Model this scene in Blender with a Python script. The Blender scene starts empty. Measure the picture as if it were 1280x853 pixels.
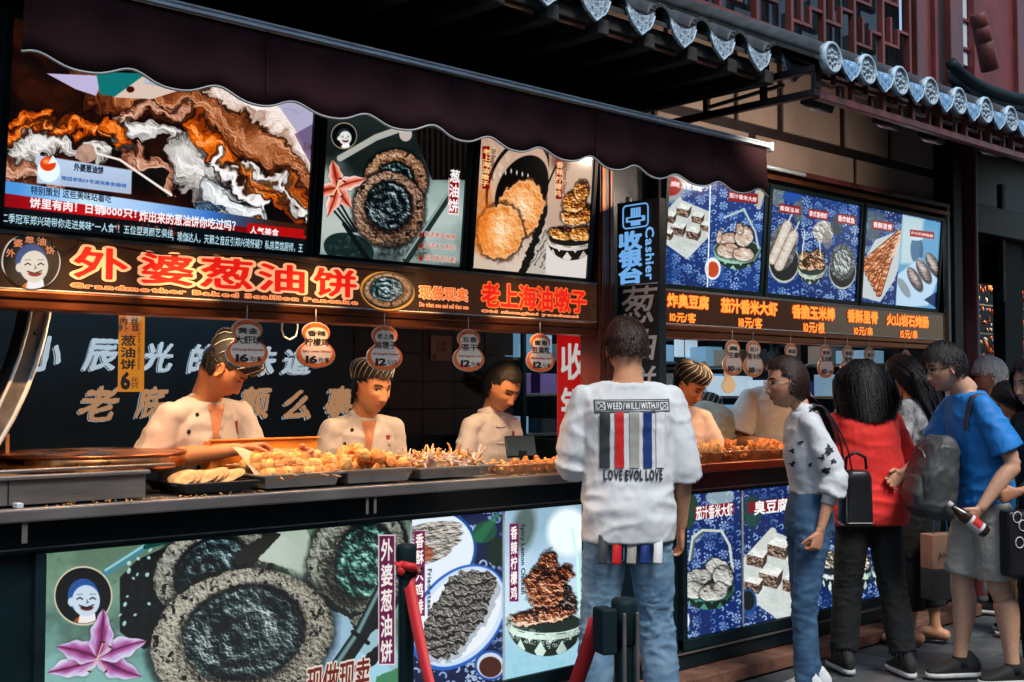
import bpy, bmesh, math, random
import numpy as np
from mathutils import Vector, Matrix, Euler
from mathutils.bvhtree import BVHTree

SC = bpy.context.scene
# ------------------------------------------------------------------ camera
YAW = math.atan2(.681, .733)
PITCH = math.atan(63.5/1500)
cam_d = bpy.data.cameras.new('camera')
cam_d.sensor_width = 36.0
cam_d.lens = 1500/1280*36.0
cam_d.clip_start = .05
cam_d.clip_end = 500
cam = bpy.data.objects.new('camera', cam_d)
SC.collection.objects.link(cam)
cam.location = (0, -3.84, 1.45)
cam.rotation_euler = (math.pi/2 + PITCH, 0, -YAW)
SC.camera = cam
# ------------------------------------------------------------------ sky and sun
SUN_EL, SUN_AZ = math.radians(54), math.radians(196)      # azimuth clockwise from +Y
world = bpy.data.worlds.new("World")
SC.world = world
world.use_nodes = True
wn = world.node_tree
wn.nodes.clear()
w_out = wn.nodes.new('ShaderNodeOutputWorld')
w_bg = wn.nodes.new('ShaderNodeBackground')
w_sky = wn.nodes.new('ShaderNodeTexSky')
w_sky.sky_type = 'NISHITA'
w_sky.sun_disc = False
w_sky.sun_elevation = SUN_EL
w_sky.sun_rotation = SUN_AZ
w_sky.air_density = 1.2
w_sky.dust_density = 1.5
w_sky.ozone_density = 1.5
w_bg.inputs['Strength'].default_value = 0.15
wn.links.new(w_sky.outputs[0], w_bg.inputs[0])
wn.links.new(w_bg.outputs[0], w_out.inputs[0])
sun_d = bpy.data.lights.new('sun', 'SUN')
sun_d.energy = 2.5
sun_d.angle = math.radians(22)
sun_d.color = (1.0, .95, .88)
sun = bpy.data.objects.new('sun', sun_d)
SC.collection.objects.link(sun)
_sd = Vector((math.sin(SUN_AZ)*math.cos(SUN_EL), math.cos(SUN_AZ)*math.cos(SUN_EL), math.sin(SUN_EL)))
sun.rotation_euler = _sd.to_track_quat('Z', 'Y').to_euler()
sun.location = (0, 0, 20)
SC.view_settings.view_transform = 'Standard'
SC.view_settings.look = 'None'
SC.view_settings.gamma = 1.0
SC.view_settings.exposure = 0.3
SC.view_settings.use_curve_mapping = False
SC.cycles.use_denoising = True
SC.cycles.max_bounces = 8
SC.cycles.sample_clamp_indirect = 4.0

COL = SC.collection
R = math.radians
rnd = random.Random(7)
# ------------------------------------------------------------------ where a surface point shows in a picture of the wall, and back
CAMP = np.array([0, -3.84, 1.45])
FW = np.array([math.sin(YAW)*math.cos(PITCH), math.cos(YAW)*math.cos(PITCH), math.sin(PITCH)])
RT = np.array([math.cos(YAW), -math.sin(YAW), 0.0])
UP = np.cross(RT, FW)
def proj(P):
    v = np.asarray(P) - CAMP
    d = v @ FW
    return 640 + 1500*(v @ RT)/d, 426.5 - 1500*(v @ UP)/d
def hit(px, py, y):
    """point on the plane y = const"""
    d = FW*1500 + RT*(px-640) - UP*(py-426.5)
    return CAMP + d*((y-CAMP[1])/d[1])
def hit_z(px, py, z):
    d = FW*1500 + RT*(px-640) - UP*(py-426.5)
    return CAMP + d*((z-CAMP[2])/d[2])
def at_depth(px, dep, z):
    p = CAMP + FW*dep + RT*((px-640)/1500*dep)
    return np.array([p[0], p[1], z])

# ------------------------------------------------------------------ noise in numpy
_rs = np.random.RandomState(3)
_PERM = np.concatenate([_rs.permutation(256)]*3)
_GR = _rs.normal(size=(256, 3)); _GR /= np.linalg.norm(_GR, axis=1)[:, None]
def perlin(P):
    P = np.asarray(P, dtype=np.float64)
    I = np.floor(P).astype(int); Fr = P - I; I &= 255
    U = Fr*Fr*Fr*(Fr*(Fr*6-15)+10)
    out = 0
    for dx in (0, 1):
        wx = U[..., 0] if dx else 1-U[..., 0]
        for dy in (0, 1):
            wy = U[..., 1] if dy else 1-U[..., 1]
            for dz in (0, 1):
                wz = U[..., 2] if dz else 1-U[..., 2]
                h = _PERM[_PERM[_PERM[I[..., 0]+dx]+I[..., 1]+dy]+I[..., 2]+dz]
                g = _GR[h]
                out = out + wx*wy*wz*(g[..., 0]*(Fr[..., 0]-dx)+g[..., 1]*(Fr[..., 1]-dy)+g[..., 2]*(Fr[..., 2]-dz))
    return out*1.6
def fbm(P, octv=4, gain=.5):
    P = np.asarray(P, dtype=np.float64); s = 0; a = 1; n = 0
    for k in range(octv):
        s = s + a*perlin(P*(2**k)+17.3*k); n += a; a *= gain
    return s/n

# ------------------------------------------------------------------ materials
MATS = {}
def rgb(h):
    """sRGB hex to linear"""
    c = [int(h[i:i+2], 16)/255 for i in (0, 2, 4)]
    return tuple((x/12.92 if x <= .04045 else ((x+.055)/1.055)**2.4) for x in c)
def mat(name, col=(.5, .5, .5), rough=.6, metal=0, var=0.0, scale=8, bump=0.0, bscale=40, col2=None, emit=None, estr=0,
        coat=0, stretch=(1, 1, 1), sheen=0, attr=None, spec=.5, alpha=1, trans=0, sss=0, rvar=0, detail=6):
    if name in MATS: return MATS[name]
    m = bpy.data.materials.new(name); m.use_nodes = True
    nt = m.node_tree; N = nt.nodes; L = nt.links
    b = N['Principled BSDF']
    b.inputs['Base Color'].default_value = (*col, 1)
    b.inputs['Roughness'].default_value = rough
    b.inputs['Metallic'].default_value = metal
    b.inputs['Specular IOR Level'].default_value = spec
    b.inputs['Coat Weight'].default_value = coat
    b.inputs['Coat Roughness'].default_value = .12
    b.inputs['Sheen Weight'].default_value = sheen
    b.inputs['Transmission Weight'].default_value = trans
    b.inputs['Alpha'].default_value = alpha
    if sss:
        b.inputs['Subsurface Weight'].default_value = sss
        b.inputs['Subsurface Radius'].default_value = (.012, .004, .002)
        b.inputs['Subsurface Scale'].default_value = 1.0
    tc = N.new('ShaderNodeTexCoord'); mp = N.new('ShaderNodeMapping')
    mp.inputs['Scale'].default_value = stretch
    L.new(tc.outputs['Object'], mp.inputs[0])
    src = None
    if attr:
        a = N.new('ShaderNodeVertexColor'); a.layer_name = attr; src = a.outputs[0]
    nz = N.new('ShaderNodeTexNoise'); nz.inputs['Scale'].default_value = scale; nz.inputs['Detail'].default_value = detail
    nz.inputs['Roughness'].default_value = .6
    L.new(mp.outputs[0], nz.inputs['Vector'])
    if var or col2:
        mx = N.new('ShaderNodeMix'); mx.data_type = 'RGBA'
        rp = N.new('ShaderNodeMapRange'); rp.inputs[1].default_value = .35; rp.inputs[2].default_value = .65
        L.new(nz.outputs[0], rp.inputs[0]); L.new(rp.outputs[0], mx.inputs[0])
        if src is not None:
            mu = N.new('ShaderNodeMix'); mu.data_type = 'RGBA'; mu.blend_type = 'MULTIPLY'; mu.inputs[0].default_value = 1
            mx.inputs[6].default_value = (1-var, 1-var, 1-var, 1); mx.inputs[7].default_value = (1+var*.6, 1+var*.6, 1+var*.6, 1)
            L.new(src, mu.inputs[6]); L.new(mx.outputs[2], mu.inputs[7]); src = mu.outputs[2]
        else:
            c2 = col2 or tuple(min(1, c*(1+var)) for c in col)
            c1 = col if col2 else tuple(c*(1-var) for c in col)
            mx.inputs[6].default_value = (*c1, 1); mx.inputs[7].default_value = (*c2, 1)
            src = mx.outputs[2]
    if src is not None: L.new(src, b.inputs['Base Color'])
    if rvar:
        rr = N.new('ShaderNodeMapRange'); rr.inputs[1].default_value = .3; rr.inputs[2].default_value = .7
        rr.inputs[3].default_value = max(.02, rough-rvar); rr.inputs[4].default_value = min(1, rough+rvar)
        L.new(nz.outputs[0], rr.inputs[0]); L.new(rr.outputs[0], b.inputs['Roughness'])
    if bump:
        n2 = N.new('ShaderNodeTexNoise'); n2.inputs['Scale'].default_value = bscale; n2.inputs['Detail'].default_value = 5
        L.new(mp.outputs[0], n2.inputs['Vector'])
        bp = N.new('ShaderNodeBump'); bp.inputs['Strength'].default_value = min(1, bump); bp.inputs['Distance'].default_value = .01
        L.new(n2.outputs[0], bp.inputs['Height']); L.new(bp.outputs[0], b.inputs['Normal'])
    if emit:
        b.inputs['Emission Color'].default_value = (*emit, 1); b.inputs['Emission Strength'].default_value = estr
    MATS[name] = m
    return m

# ------------------------------------------------------------------ object plumbing
def tag(o, label=None, cat=None, group=None, kind=None):
    if label: o['label'] = label
    if cat: o['category'] = cat
    if group: o['group'] = group
    if kind: o['kind'] = kind
    return o
def empty(name, loc=(0, 0, 0), rz=0, label=None, cat=None, group=None):
    o = bpy.data.objects.new(name, None); COL.objects.link(o)
    o.location = loc; o.rotation_euler = (0, 0, rz); o.empty_display_size = .1
    return tag(o, label, cat, group)
def link(name, me, parent=None, loc=None, rot=None, scale=None):
    o = bpy.data.objects.new(name, me); COL.objects.link(o)
    if parent is not None: o.parent = parent
    if loc is not None: o.location = loc
    if rot is not None: o.rotation_euler = rot
    if scale is not None: o.scale = scale if hasattr(scale, '__len__') else (scale,)*3
    return o
def copy_tree(o, parent=None):
    c = o.copy(); COL.objects.link(c)
    if parent is not None: c.parent = parent
    for ch in list(o.children): copy_tree(ch, c)
    return c

class MB:
    """collects geometry and links it as one mesh object"""
    def __init__(s): s.v = []; s.f = []; s.mi = []; s.m = 0; s.sm = []; s.smooth = False
    def add(s, V, F, M=None):
        k = len(s.v)
        for p in V:
            p = Vector(p)
            s.v.append(M @ p if M is not None else p)
        for f in F:
            s.f.append([i+k for i in f]); s.mi.append(s.m); s.sm.append(s.smooth)
        return s
    def box(s, x0, x1, y0, y1, z0, z1, M=None):
        V = [(x0, y0, z0), (x1, y0, z0), (x1, y1, z0), (x0, y1, z0), (x0, y0, z1), (x1, y0, z1), (x1, y1, z1), (x0, y1, z1)]
        return s.add(V, [(0, 3, 2, 1), (4, 5, 6, 7), (0, 1, 5, 4), (1, 2, 6, 5), (2, 3, 7, 6), (3, 0, 4, 7)], M)
    def quad(s, a, b, c, d): return s.add([a, b, c, d], [(0, 1, 2, 3)])
    def prism(s, pts, d0, d1, M=None):
        """polygon in XZ, thickness in Y from d0 to d1"""
        n = len(pts); V = [(x, d0, z) for x, z in pts]+[(x, d1, z) for x, z in pts]
        F = [tuple(range(n)), tuple(range(2*n-1, n-1, -1))]+[(i, i+n, (i+1) % n+n, (i+1) % n) for i in range(n)]
        return s.add(V, F, M)
    def tube(s, path, r, n=8, cap=True, M=None):
        path = [Vector(p) for p in path]
        rs = r if hasattr(r, '__len__') else [r]*len(path)
        V = []; F = []
        up = Vector((0, 0, 1))
        for i, p in enumerate(path):
            t = (path[min(i+1, len(path)-1)]-path[max(i-1, 0)]).normalized()
            if abs(t.dot(up)) > .95: a = t.cross(Vector((1, 0, 0))).normalized()
            else: a = t.cross(up).normalized()
            if i and a.dot(pa) < 0: a = -a
            pa = a; b = t.cross(a)
            for k in range(n):
                q = 2*math.pi*k/n
                V.append(p+(a*math.cos(q)+b*math.sin(q))*rs[i])
        for i in range(len(path)-1):
            for k in range(n):
                F.append((i*n+k, i*n+(k+1) % n, (i+1)*n+(k+1) % n, (i+1)*n+k))
        if cap:
            F.append(tuple(range(n))[::-1]); F.append(tuple(range((len(path)-1)*n, len(path)*n)))
        o = s.smooth; s.smooth = True; s.add(V, F, M); s.smooth = o
        return s
    def lathe(s, prof, n=24, c=(0, 0, 0), M=None, a0=0, a1=2*math.pi):
        V = []; F = []; full = abs(a1-a0-2*math.pi) < 1e-6; m = n if full else n+1
        for r, z in prof:
            for k in range(m):
                q = a0+(a1-a0)*k/n; V.append((c[0]+r*math.cos(q), c[1]+r*math.sin(q), c[2]+z))
        for i in range(len(prof)-1):
            for k in range(n):
                k2 = (k+1) % m
                F.append((i*m+k, i*m+k2, (i+1)*m+k2, (i+1)*m+k))
        return s.add(V, F, M)
    def build(s, name, m, parent=None, bevel=0, loc=None, smooth=None):
        me = bpy.data.meshes.new(name)
        me.from_pydata([tuple(p) for p in s.v], [], s.f)
        for x in (m if isinstance(m, (list, tuple)) else [m]): me.materials.append(x)
        me.polygons.foreach_set('material_index', s.mi)
        me.polygons.foreach_set('use_smooth', [smooth]*len(s.f) if smooth is not None else s.sm)
        me.update()
        o = link(name, me, parent, loc)
        if bevel:
            b = o.modifiers.new('bevel', 'BEVEL'); b.width = bevel; b.segments = 2; b.limit_method = 'ANGLE'
        return o
def box(name, m, x0, x1, y0, y1, z0, z1, parent=None, bevel=.003):
    return MB().box(x0, x1, y0, y1, z0, z1).build(name, m, parent, bevel)
def np_mesh(name, V, F, m, parent=None, smooth=True, col=None, uv=None):
    me = bpy.data.meshes.new(name)
    V = np.asarray(V, dtype=np.float64); 
    me.from_pydata(V.tolist() if len(V) else [], [], F.tolist() if hasattr(F, 'tolist') else F)
    for x in (m if isinstance(m, (list, tuple)) else [m]): me.materials.append(x)
    if smooth: me.polygons.foreach_set('use_smooth', [True]*len(me.polygons))
    if col is not None:
        ca = me.color_attributes.new('Col', 'FLOAT_COLOR', 'POINT')
        c = np.ones((len(V), 4)); c[:, :3] = col; ca.data.foreach_set('color', c.ravel())
    me.update()
    return link(name, me, parent)
def remeshed(mb, voxel, smooth=2):
    """union of the closed shapes in mb as one skin; gives vertices and faces"""
    me = bpy.data.meshes.new('tmp'); me.from_pydata([tuple(p) for p in mb.v], [], mb.f); me.update()
    o = bpy.data.objects.new('tmp', me); COL.objects.link(o)
    r = o.modifiers.new('r', 'REMESH'); r.mode = 'VOXEL'; r.voxel_size = voxel; r.adaptivity = 0
    if smooth:
        sm = o.modifiers.new('s', 'SMOOTH'); sm.factor = .5; sm.iterations = smooth
    dg = bpy.context.evaluated_depsgraph_get()
    ev = o.evaluated_get(dg); m2 = ev.to_mesh()
    n = len(m2.vertices); V = np.empty(n*3); m2.vertices.foreach_get('co', V); V = V.reshape(-1, 3)
    nr = np.empty(n*3); m2.vertices.foreach_get('normal', nr)
    F = [tuple(p.vertices) for p in m2.polygons]
    ev.to_mesh_clear(); bpy.data.objects.remove(o); bpy.data.meshes.remove(me)
    return V, F, nr.reshape(-1, 3)

# ------------------------------------------------------------------ lettering: each character as a distance field
GR = 64                                                   # cells per em
_GL = {}
def _edt(mask):
    """distance to the nearest True cell"""
    h, w = mask.shape
    f = np.where(mask, 0.0, 1e6)
    a = np.arange(h)
    f = (f[None, :, :]+((a[:, None]-a[None, :])**2)[:, :, None]).min(1)
    b = np.arange(w)
    f = (f[:, None, :]+((b[:, None]-b[None, :])**2)[None]).min(2)
    return np.sqrt(f)
def glyph(ch):
    """signed distance (em, negative inside) on a grid; grid origin; ink box"""
    if ch in _GL: return _GL[ch]
    cu = bpy.data.curves.new('t', 'FONT'); cu.body = ch; cu.resolution_u = 2; cu.fill_mode = 'FRONT'
    o = bpy.data.objects.new('t', cu); COL.objects.link(o)
    me = bpy.data.meshes.new_from_object(o.evaluated_get(bpy.context.evaluated_depsgraph_get()))
    me.calc_loop_triangles()
    V = np.array([tuple(v.co)[:2] for v in me.vertices]).reshape(-1, 2)
    T = [tuple(t.vertices) for t in me.loop_triangles]
    bpy.data.objects.remove(o); bpy.data.curves.remove(cu); bpy.data.meshes.remove(me)
    if not len(V): _GL[ch] = None; return None
    mn = V.min(0); mx = V.max(0); pad = .14
    x0 = math.floor((mn[0]-pad)*GR)/GR; y0 = math.floor((mn[1]-pad)*GR)/GR
    w = int((mx[0]+pad-x0)*GR)+2; h = int((mx[1]+pad-y0)*GR)+2
    SS = 2
    M = np.zeros((h*SS, w*SS), bool); P = (V-[x0, y0])*GR*SS
    for t in T:
        q = P[list(t)]
        ax, ay = np.floor(q.min(0)).astype(int); bx, by = np.ceil(q.max(0)).astype(int)+1
        X, Y = np.meshgrid(np.arange(ax, bx)+.5, np.arange(ay, by)+.5)
        def e(i, j): return (q[j, 0]-q[i, 0])*(Y-q[i, 1])-(q[j, 1]-q[i, 1])*(X-q[i, 0])
        a, b, c = e(0, 1), e(1, 2), e(2, 0)
        M[ay:by, ax:bx] |= (((a >= 0) & (b >= 0) & (c >= 0)) | ((a <= 0) & (b <= 0) & (c <= 0)))[:M.shape[0]-ay, :M.shape[1]-ax]
    sd = _edt(M)-_edt(~M)
    sd = sd.reshape(h, SS, w, SS).mean((1, 3))/(GR*SS)
    _GL[ch] = (sd, x0, y0, mn, mx)
    return _GL[ch]
def layout(s, gap=.1):
    """[(char, x shift, y shift)] and ink box of one line"""
    out = []; cx = 0; X0 = Y0 = 9; X1 = Y1 = -9
    for ch in s:
        if ch == ' ': cx += .32; continue
        g = glyph(ch)
        if g is None: cx += .4; continue
        _, _, _, mn, mx = g
        if ord(ch) > 0x2e80: sx = cx; adv = 1.0+gap-.1
        else: sx = cx-mn[0]; adv = mx[0]-mn[0]+gap
        out.append((ch, sx, 0.0)); cx += adv
        X0 = min(X0, sx+mn[0]); X1 = max(X1, sx+mx[0]); Y0 = min(Y0, mn[1]); Y1 = max(Y1, mx[1])
    return out, (X0, Y0, X1, Y1)
def contour(sd, thr):
    """marching squares of sd < thr: vertices (col,row) and faces, whole cells merged along rows"""
    f = sd-thr; h, w = f.shape; V = []; F = []; idx = {}
    def vid(k, p):
        if k not in idx: idx[k] = len(V); V.append(p)
        return idx[k]
    ins = f < 0
    code = ins[:-1, :-1]*1+ins[:-1, 1:]*2+ins[1:, 1:]*4+ins[1:, :-1]*8
    for y in range(h-1):
        x = 0; row = code[y]
        while x < w-1:
            c = row[x]
            if c == 0: x += 1; continue
            if c == 15:
                x2 = x
                while x2 < w-1 and row[x2] == 15: x2 += 1
                F.append((vid((x, y), (x, y)), vid((x2, y), (x2, y)), vid((x2, y+1), (x2, y+1)), vid((x, y+1), (x, y+1))))
                x = x2; continue
            cs = [(x, y), (x+1, y), (x+1, y+1), (x, y+1)]; poly = []
            for i in range(4):
                a = cs[i]; b = cs[(i+1) % 4]; fa = f[a[1], a[0]]; fb = f[b[1], b[0]]
                if fa < 0: poly.append(vid(a, a))
                if (fa < 0) != (fb < 0):
                    t = fa/(fa-fb); k = (min(a, b), max(a, b))
                    poly.append(vid(k, (a[0]+(b[0]-a[0])*t, a[1]+(b[1]-a[1])*t)))
            if len(poly) > 2: F.append(tuple(poly))
            x += 1
    return np.array(V, float).reshape(-1, 2), F
class Panel:
    """a flat rectangle standing on the wall: x0..x1, z0..z1, its lower edge at y0 and upper edge at y1"""
    def __init__(s, x0, x1, z0, z1, y0, y1=None):
        y1 = y0 if y1 is None else y1
        s.O = np.array([x0, y0, z0]); s.U = np.array([x1-x0, 0, 0.]); s.V = np.array([0, y1-y0, z1-z0])
        s.fin()
    def fin(s):
        s.w = np.linalg.norm(s.U); s.h = np.linalg.norm(s.V)
        s.N = np.cross(s.U, s.V); s.N /= np.linalg.norm(s.N)
        if s.N @ (CAMP-s.O) < 0: s.N = -s.N
    @staticmethod
    def free(O, U, V):
        p = Panel(0, 1, 0, 1, 0); p.O = np.array(O, float); p.U = np.array(U, float); p.V = np.array(V, float); p.fin(); return p
    def uv(s, px, py):
        d = FW*1500 + RT*(px-640) - UP*(py-426.5)
        t = ((s.O-CAMP) @ s.N)/(d @ s.N); q = CAMP+d*t-s.O
        return (q @ s.U)/s.w**2, (q @ s.V)/s.h**2
    def pt(s, u, v, n=0.0): return s.O+s.U*u+s.V*v+s.N*n
def place_text(pan, s, box, vert=False, gap=.1, slant=0):
    """for every character an affine map from em coordinates to panel u, v"""
    ua, va, ub, vb = box; res = []
    if vert:
        k = len(s)
        for i, ch in enumerate(s):
            if ch == ' ' or glyph(ch) is None: continue
            _, _, _, mn, mx = glyph(ch)
            a = va+(vb-va)*(i+.05)/k; b = va+(vb-va)*(i+.95)/k
            X0, X1, Y0, Y1 = (-.0, 1.0, -.1, .88) if ord(ch) > 0x2e80 else (mn[0], mx[0], mn[1], mx[1])
            res.append((ch, (ub-ua)/(X1-X0), ua-X0*(ub-ua)/(X1-X0), (a-b)/(Y1-Y0), b-Y0*(a-b)/(Y1-Y0), slant))
        return res
    L, (X0, Y0, X1, Y1) = layout(s, gap)
    sx = (ub-ua)/(X1-X0); sy = (va-vb)/(Y1-Y0)
    for ch, dx, dy in L:
        res.append((ch, sx, ua+(dx-X0)*sx, sy, vb-Y0*sy, slant))
    return res
def lettering(pan, s, box, m, bold=0.0, n=.002, parent=None, halo=None, hw=.07, hn=None, slant=0, name='lettering', vert=False, gap=.1, brush=0.0, thick=0):
    """raised or printed characters as geometry; box = photo corners (x0,y0,x1,y1) of the line on the panel"""
    ua, va = pan.uv(box[0], box[1]); ub, vb = pan.uv(box[2], box[3])
    for lay in ([('h', halo, bold+hw, n)] if halo else [])+[('f', m, bold, n+(.0015 if halo else 0))]:
        VV = []; FF = []; k = 0
        def flush():
            if VV:
                o = np_mesh(name if lay[0] == 'f' else name+'_border', np.concatenate(VV), list(FF), lay[1], parent, smooth=False)
                if parent is not None: o.matrix_parent_inverse = Matrix.Translation(-Vector(parent.location))
                VV.clear(); FF.clear()
        for ch, sx, tx, sy, ty, sl in place_text(pan, s, (ua, va, ub, vb), vert, gap, slant):
            sd, x0, y0, mn, mx = glyph(ch)
            if brush:
                yy, xx = np.mgrid[0:sd.shape[0], 0:sd.shape[1]]/GR
                sd = sd+brush*perlin(np.stack([xx*5, yy*2+ord(ch) % 17, xx*0], -1))+brush*.5*perlin(np.stack([xx*11, yy*9, xx*0+3], -1))
            V, F = contour(sd, lay[2])
            if not len(V): continue
            X = V[:, 0]/GR+x0; Y = V[:, 1]/GR+y0
            X = X+sl*(Y-.4)
            P = pan.O+(tx+X*sx)[:, None]*pan.U+(ty+Y*sy)[:, None]*pan.V+pan.N*lay[3]
            VV.append(P); FF += [tuple(i+k for i in f) for f in F]; k += len(P)
            if name == 'sign_letter': flush(); k = 0
        flush()
# ------------------------------------------------------------------ prints: pictures computed on the panel's own surface
class Print:
    def __init__(s, pan, W, bg=(0, 0, 0)):
        s.pan = pan; s.W = W; s.H = max(8, int(W*pan.h/pan.w))
        v, u = np.mgrid[0:s.H, 0:s.W]; s.u = (u+.5)/s.W; s.v = (v+.5)/s.H
        P = pan.O+s.u[..., None]*pan.U+s.v[..., None]*pan.V
        s.X, s.Y = proj(P)
        s.A = np.empty((s.H, s.W, 3)); s.A[:] = bg
        s.k = abs(s.X[0, -1]-s.X[0, 0])/s.W
    def hexc(s, c):
        return np.array([int(c[i:i+2], 16)/255 for i in (0, 2, 4)]) if isinstance(c, str) else np.asarray(c, float)
    def put(s, m, c, a=1.0):
        c = s.hexc(c); m = (np.clip(m, 0, 1)*a)
        r = np.flatnonzero(m.max(1) > 0)
        if not len(r): return s
        q = np.flatnonzero(m.max(0) > 0); sl = (slice(r[0], r[-1]+1), slice(q[0], q[-1]+1)); m = m[sl][..., None]; s.A[sl] = s.A[sl]*(1-m)+c*m; return s
    def warp(s, a=2.0, sc=8, seed=1):
        s.X0, s.Y0 = s.X, s.Y; P = np.stack([s.X/sc, s.Y/sc, np.full(s.X.shape, seed*3.3)], -1); s.X = s.X0+a*fbm(P, 3); s.Y = s.Y0+a*fbm(P+31.7, 3)
    def unwarp(s): s.X, s.Y = s.X0, s.Y0
    def crop(s, x0, y0, x1, y1):
        ok = (s.X >= x0) & (s.X <= x1) & (s.Y >= y0) & (s.Y <= y1); r = np.flatnonzero(ok.any(1)); q = np.flatnonzero(ok.any(0))
        if len(r) < 3 or len(q) < 3: return None
        c = Print.__new__(Print); sl = (slice(r[0], r[-1]+1), slice(q[0], q[-1]+1)); c.pan = s.pan; c.W = s.W; c.H = s.H; c.k = s.k
        c.u = s.u[sl]; c.v = s.v[sl]; c.X = s.X[sl]; c.Y = s.Y[sl]; c.A = s.A[sl]; return c
    def ell(s, cx, cy, rx, ry, rot=0, soft=1.2):
        c, q = math.cos(R(rot)), math.sin(R(rot)); x = s.X-cx; y = s.Y-cy
        d = np.sqrt(((x*c+y*q)/rx)**2+((-x*q+y*c)/ry)**2)
        return np.clip((1-d)*min(rx, ry)/soft+.5, 0, 1)
    def rad(s, cx, cy, rx, ry, rot=0):
        c, q = math.cos(R(rot)), math.sin(R(rot)); x = s.X-cx; y = s.Y-cy
        a = (x*c+y*q)/rx; b = (-x*q+y*c)/ry
        return np.sqrt(a*a+b*b), np.arctan2(b, a)
    def seg(s, pts, w, soft=1.0):
        d = np.full(s.X.shape, 1e9); w0 = w[0] if hasattr(w, '__len__') else w; w1 = w[1] if hasattr(w, '__len__') else w
        n = len(pts)-1
        for i in range(n):
            (x0, y0), (x1, y1) = pts[i], pts[i+1]; dx, dy = x1-x0, y1-y0
            t = np.clip(((s.X-x0)*dx+(s.Y-y0)*dy)/(dx*dx+dy*dy+1e-9), 0, 1)
            ww = w0+(w1-w0)*(i+t)/n
            d = np.minimum(d, np.hypot(s.X-x0-t*dx, s.Y-y0-t*dy)-ww)
        return np.clip(-d/soft+.5, 0, 1)
    def poly(s, pts, soft=1.0):
        ins = np.zeros(s.X.shape, bool); d = np.full(s.X.shape, 1e9); n = len(pts)
        for i in range(n):
            (x0, y0), (x1, y1) = pts[i], pts[(i+1) % n]; dx, dy = x1-x0, y1-y0
            if y0 != y1: ins ^= ((y0 > s.Y) != (y1 > s.Y)) & (s.X < dx*(s.Y-y0)/dy+x0)
            t = np.clip(((s.X-x0)*dx+(s.Y-y0)*dy)/(dx*dx+dy*dy+1e-9), 0, 1)
            d = np.minimum(d, np.hypot(s.X-x0-t*dx, s.Y-y0-t*dy))
        return np.clip(np.where(ins, d, -d)/soft+.5, 0, 1)
    def n(s, sc=20, seed=0, o=4, rot=0, st=1, gain=.55):
        c, q = math.cos(R(rot)), math.sin(R(rot))
        return fbm(np.stack([(s.X*c+s.Y*q)/sc/st, (-s.X*q+s.Y*c)/sc, np.full(s.X.shape, seed*7.7)], -1), o, gain)
    def relief(s, h, amp=1.0, ang=-50):
        gy, gx = np.gradient(h); l = (gx*math.cos(R(ang))-gy*math.sin(R(ang)))*amp/max(s.k, .2)
        return np.clip(.5+l, 0, 1)
    def ramp(s, t, cols):
        cols = np.array([s.hexc(c) for c in cols]); t = np.clip(t, 0, .9999)*(len(cols)-1); i = t.astype(int); f = (t-i)[..., None]
        return cols[i]*(1-f)+cols[np.minimum(i+1, len(cols)-1)]*f
    def food(s, m, cols, sc=12, seed=1, amp=3, st=1, rot=0, dome=None, o=4, base=.15):
        """a lumpy lit photographed surface inside a mask"""
        if dome is None or np.ndim(dome):
            r = np.flatnonzero(m.max(1) > 0); q = np.flatnonzero(m.max(0) > 0)
            if len(r) < 3 or len(q) < 3: return s
            if len(r)*len(q) < .8*m.size:
                sl = (slice(r[0], r[-1]+1), slice(q[0], q[-1]+1)); c = Print.__new__(Print); c.pan = s.pan; c.W = s.W; c.H = s.H; c.k = s.k
                c.u = s.u[sl]; c.v = s.v[sl]; c.X = s.X[sl]; c.Y = s.Y[sl]; c.A = s.A[sl]
                c.food(m[sl], cols, sc, seed, amp, st, rot, None if dome is None else dome[sl], o, base); return s
        h = s.n(sc, seed, o, rot, st)
        t = s.relief(h*sc*.5, amp*.25)*.62+.5*(h+.5)*.5+base
        if dome is not None: t = t*.55+.45*dome
        return s.putc(m, s.ramp(t, cols))
    def putc(s, m, C):
        m = np.clip(m, 0, 1)[..., None]; s.A[:] = s.A*(1-m)+C*m; return s
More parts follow.
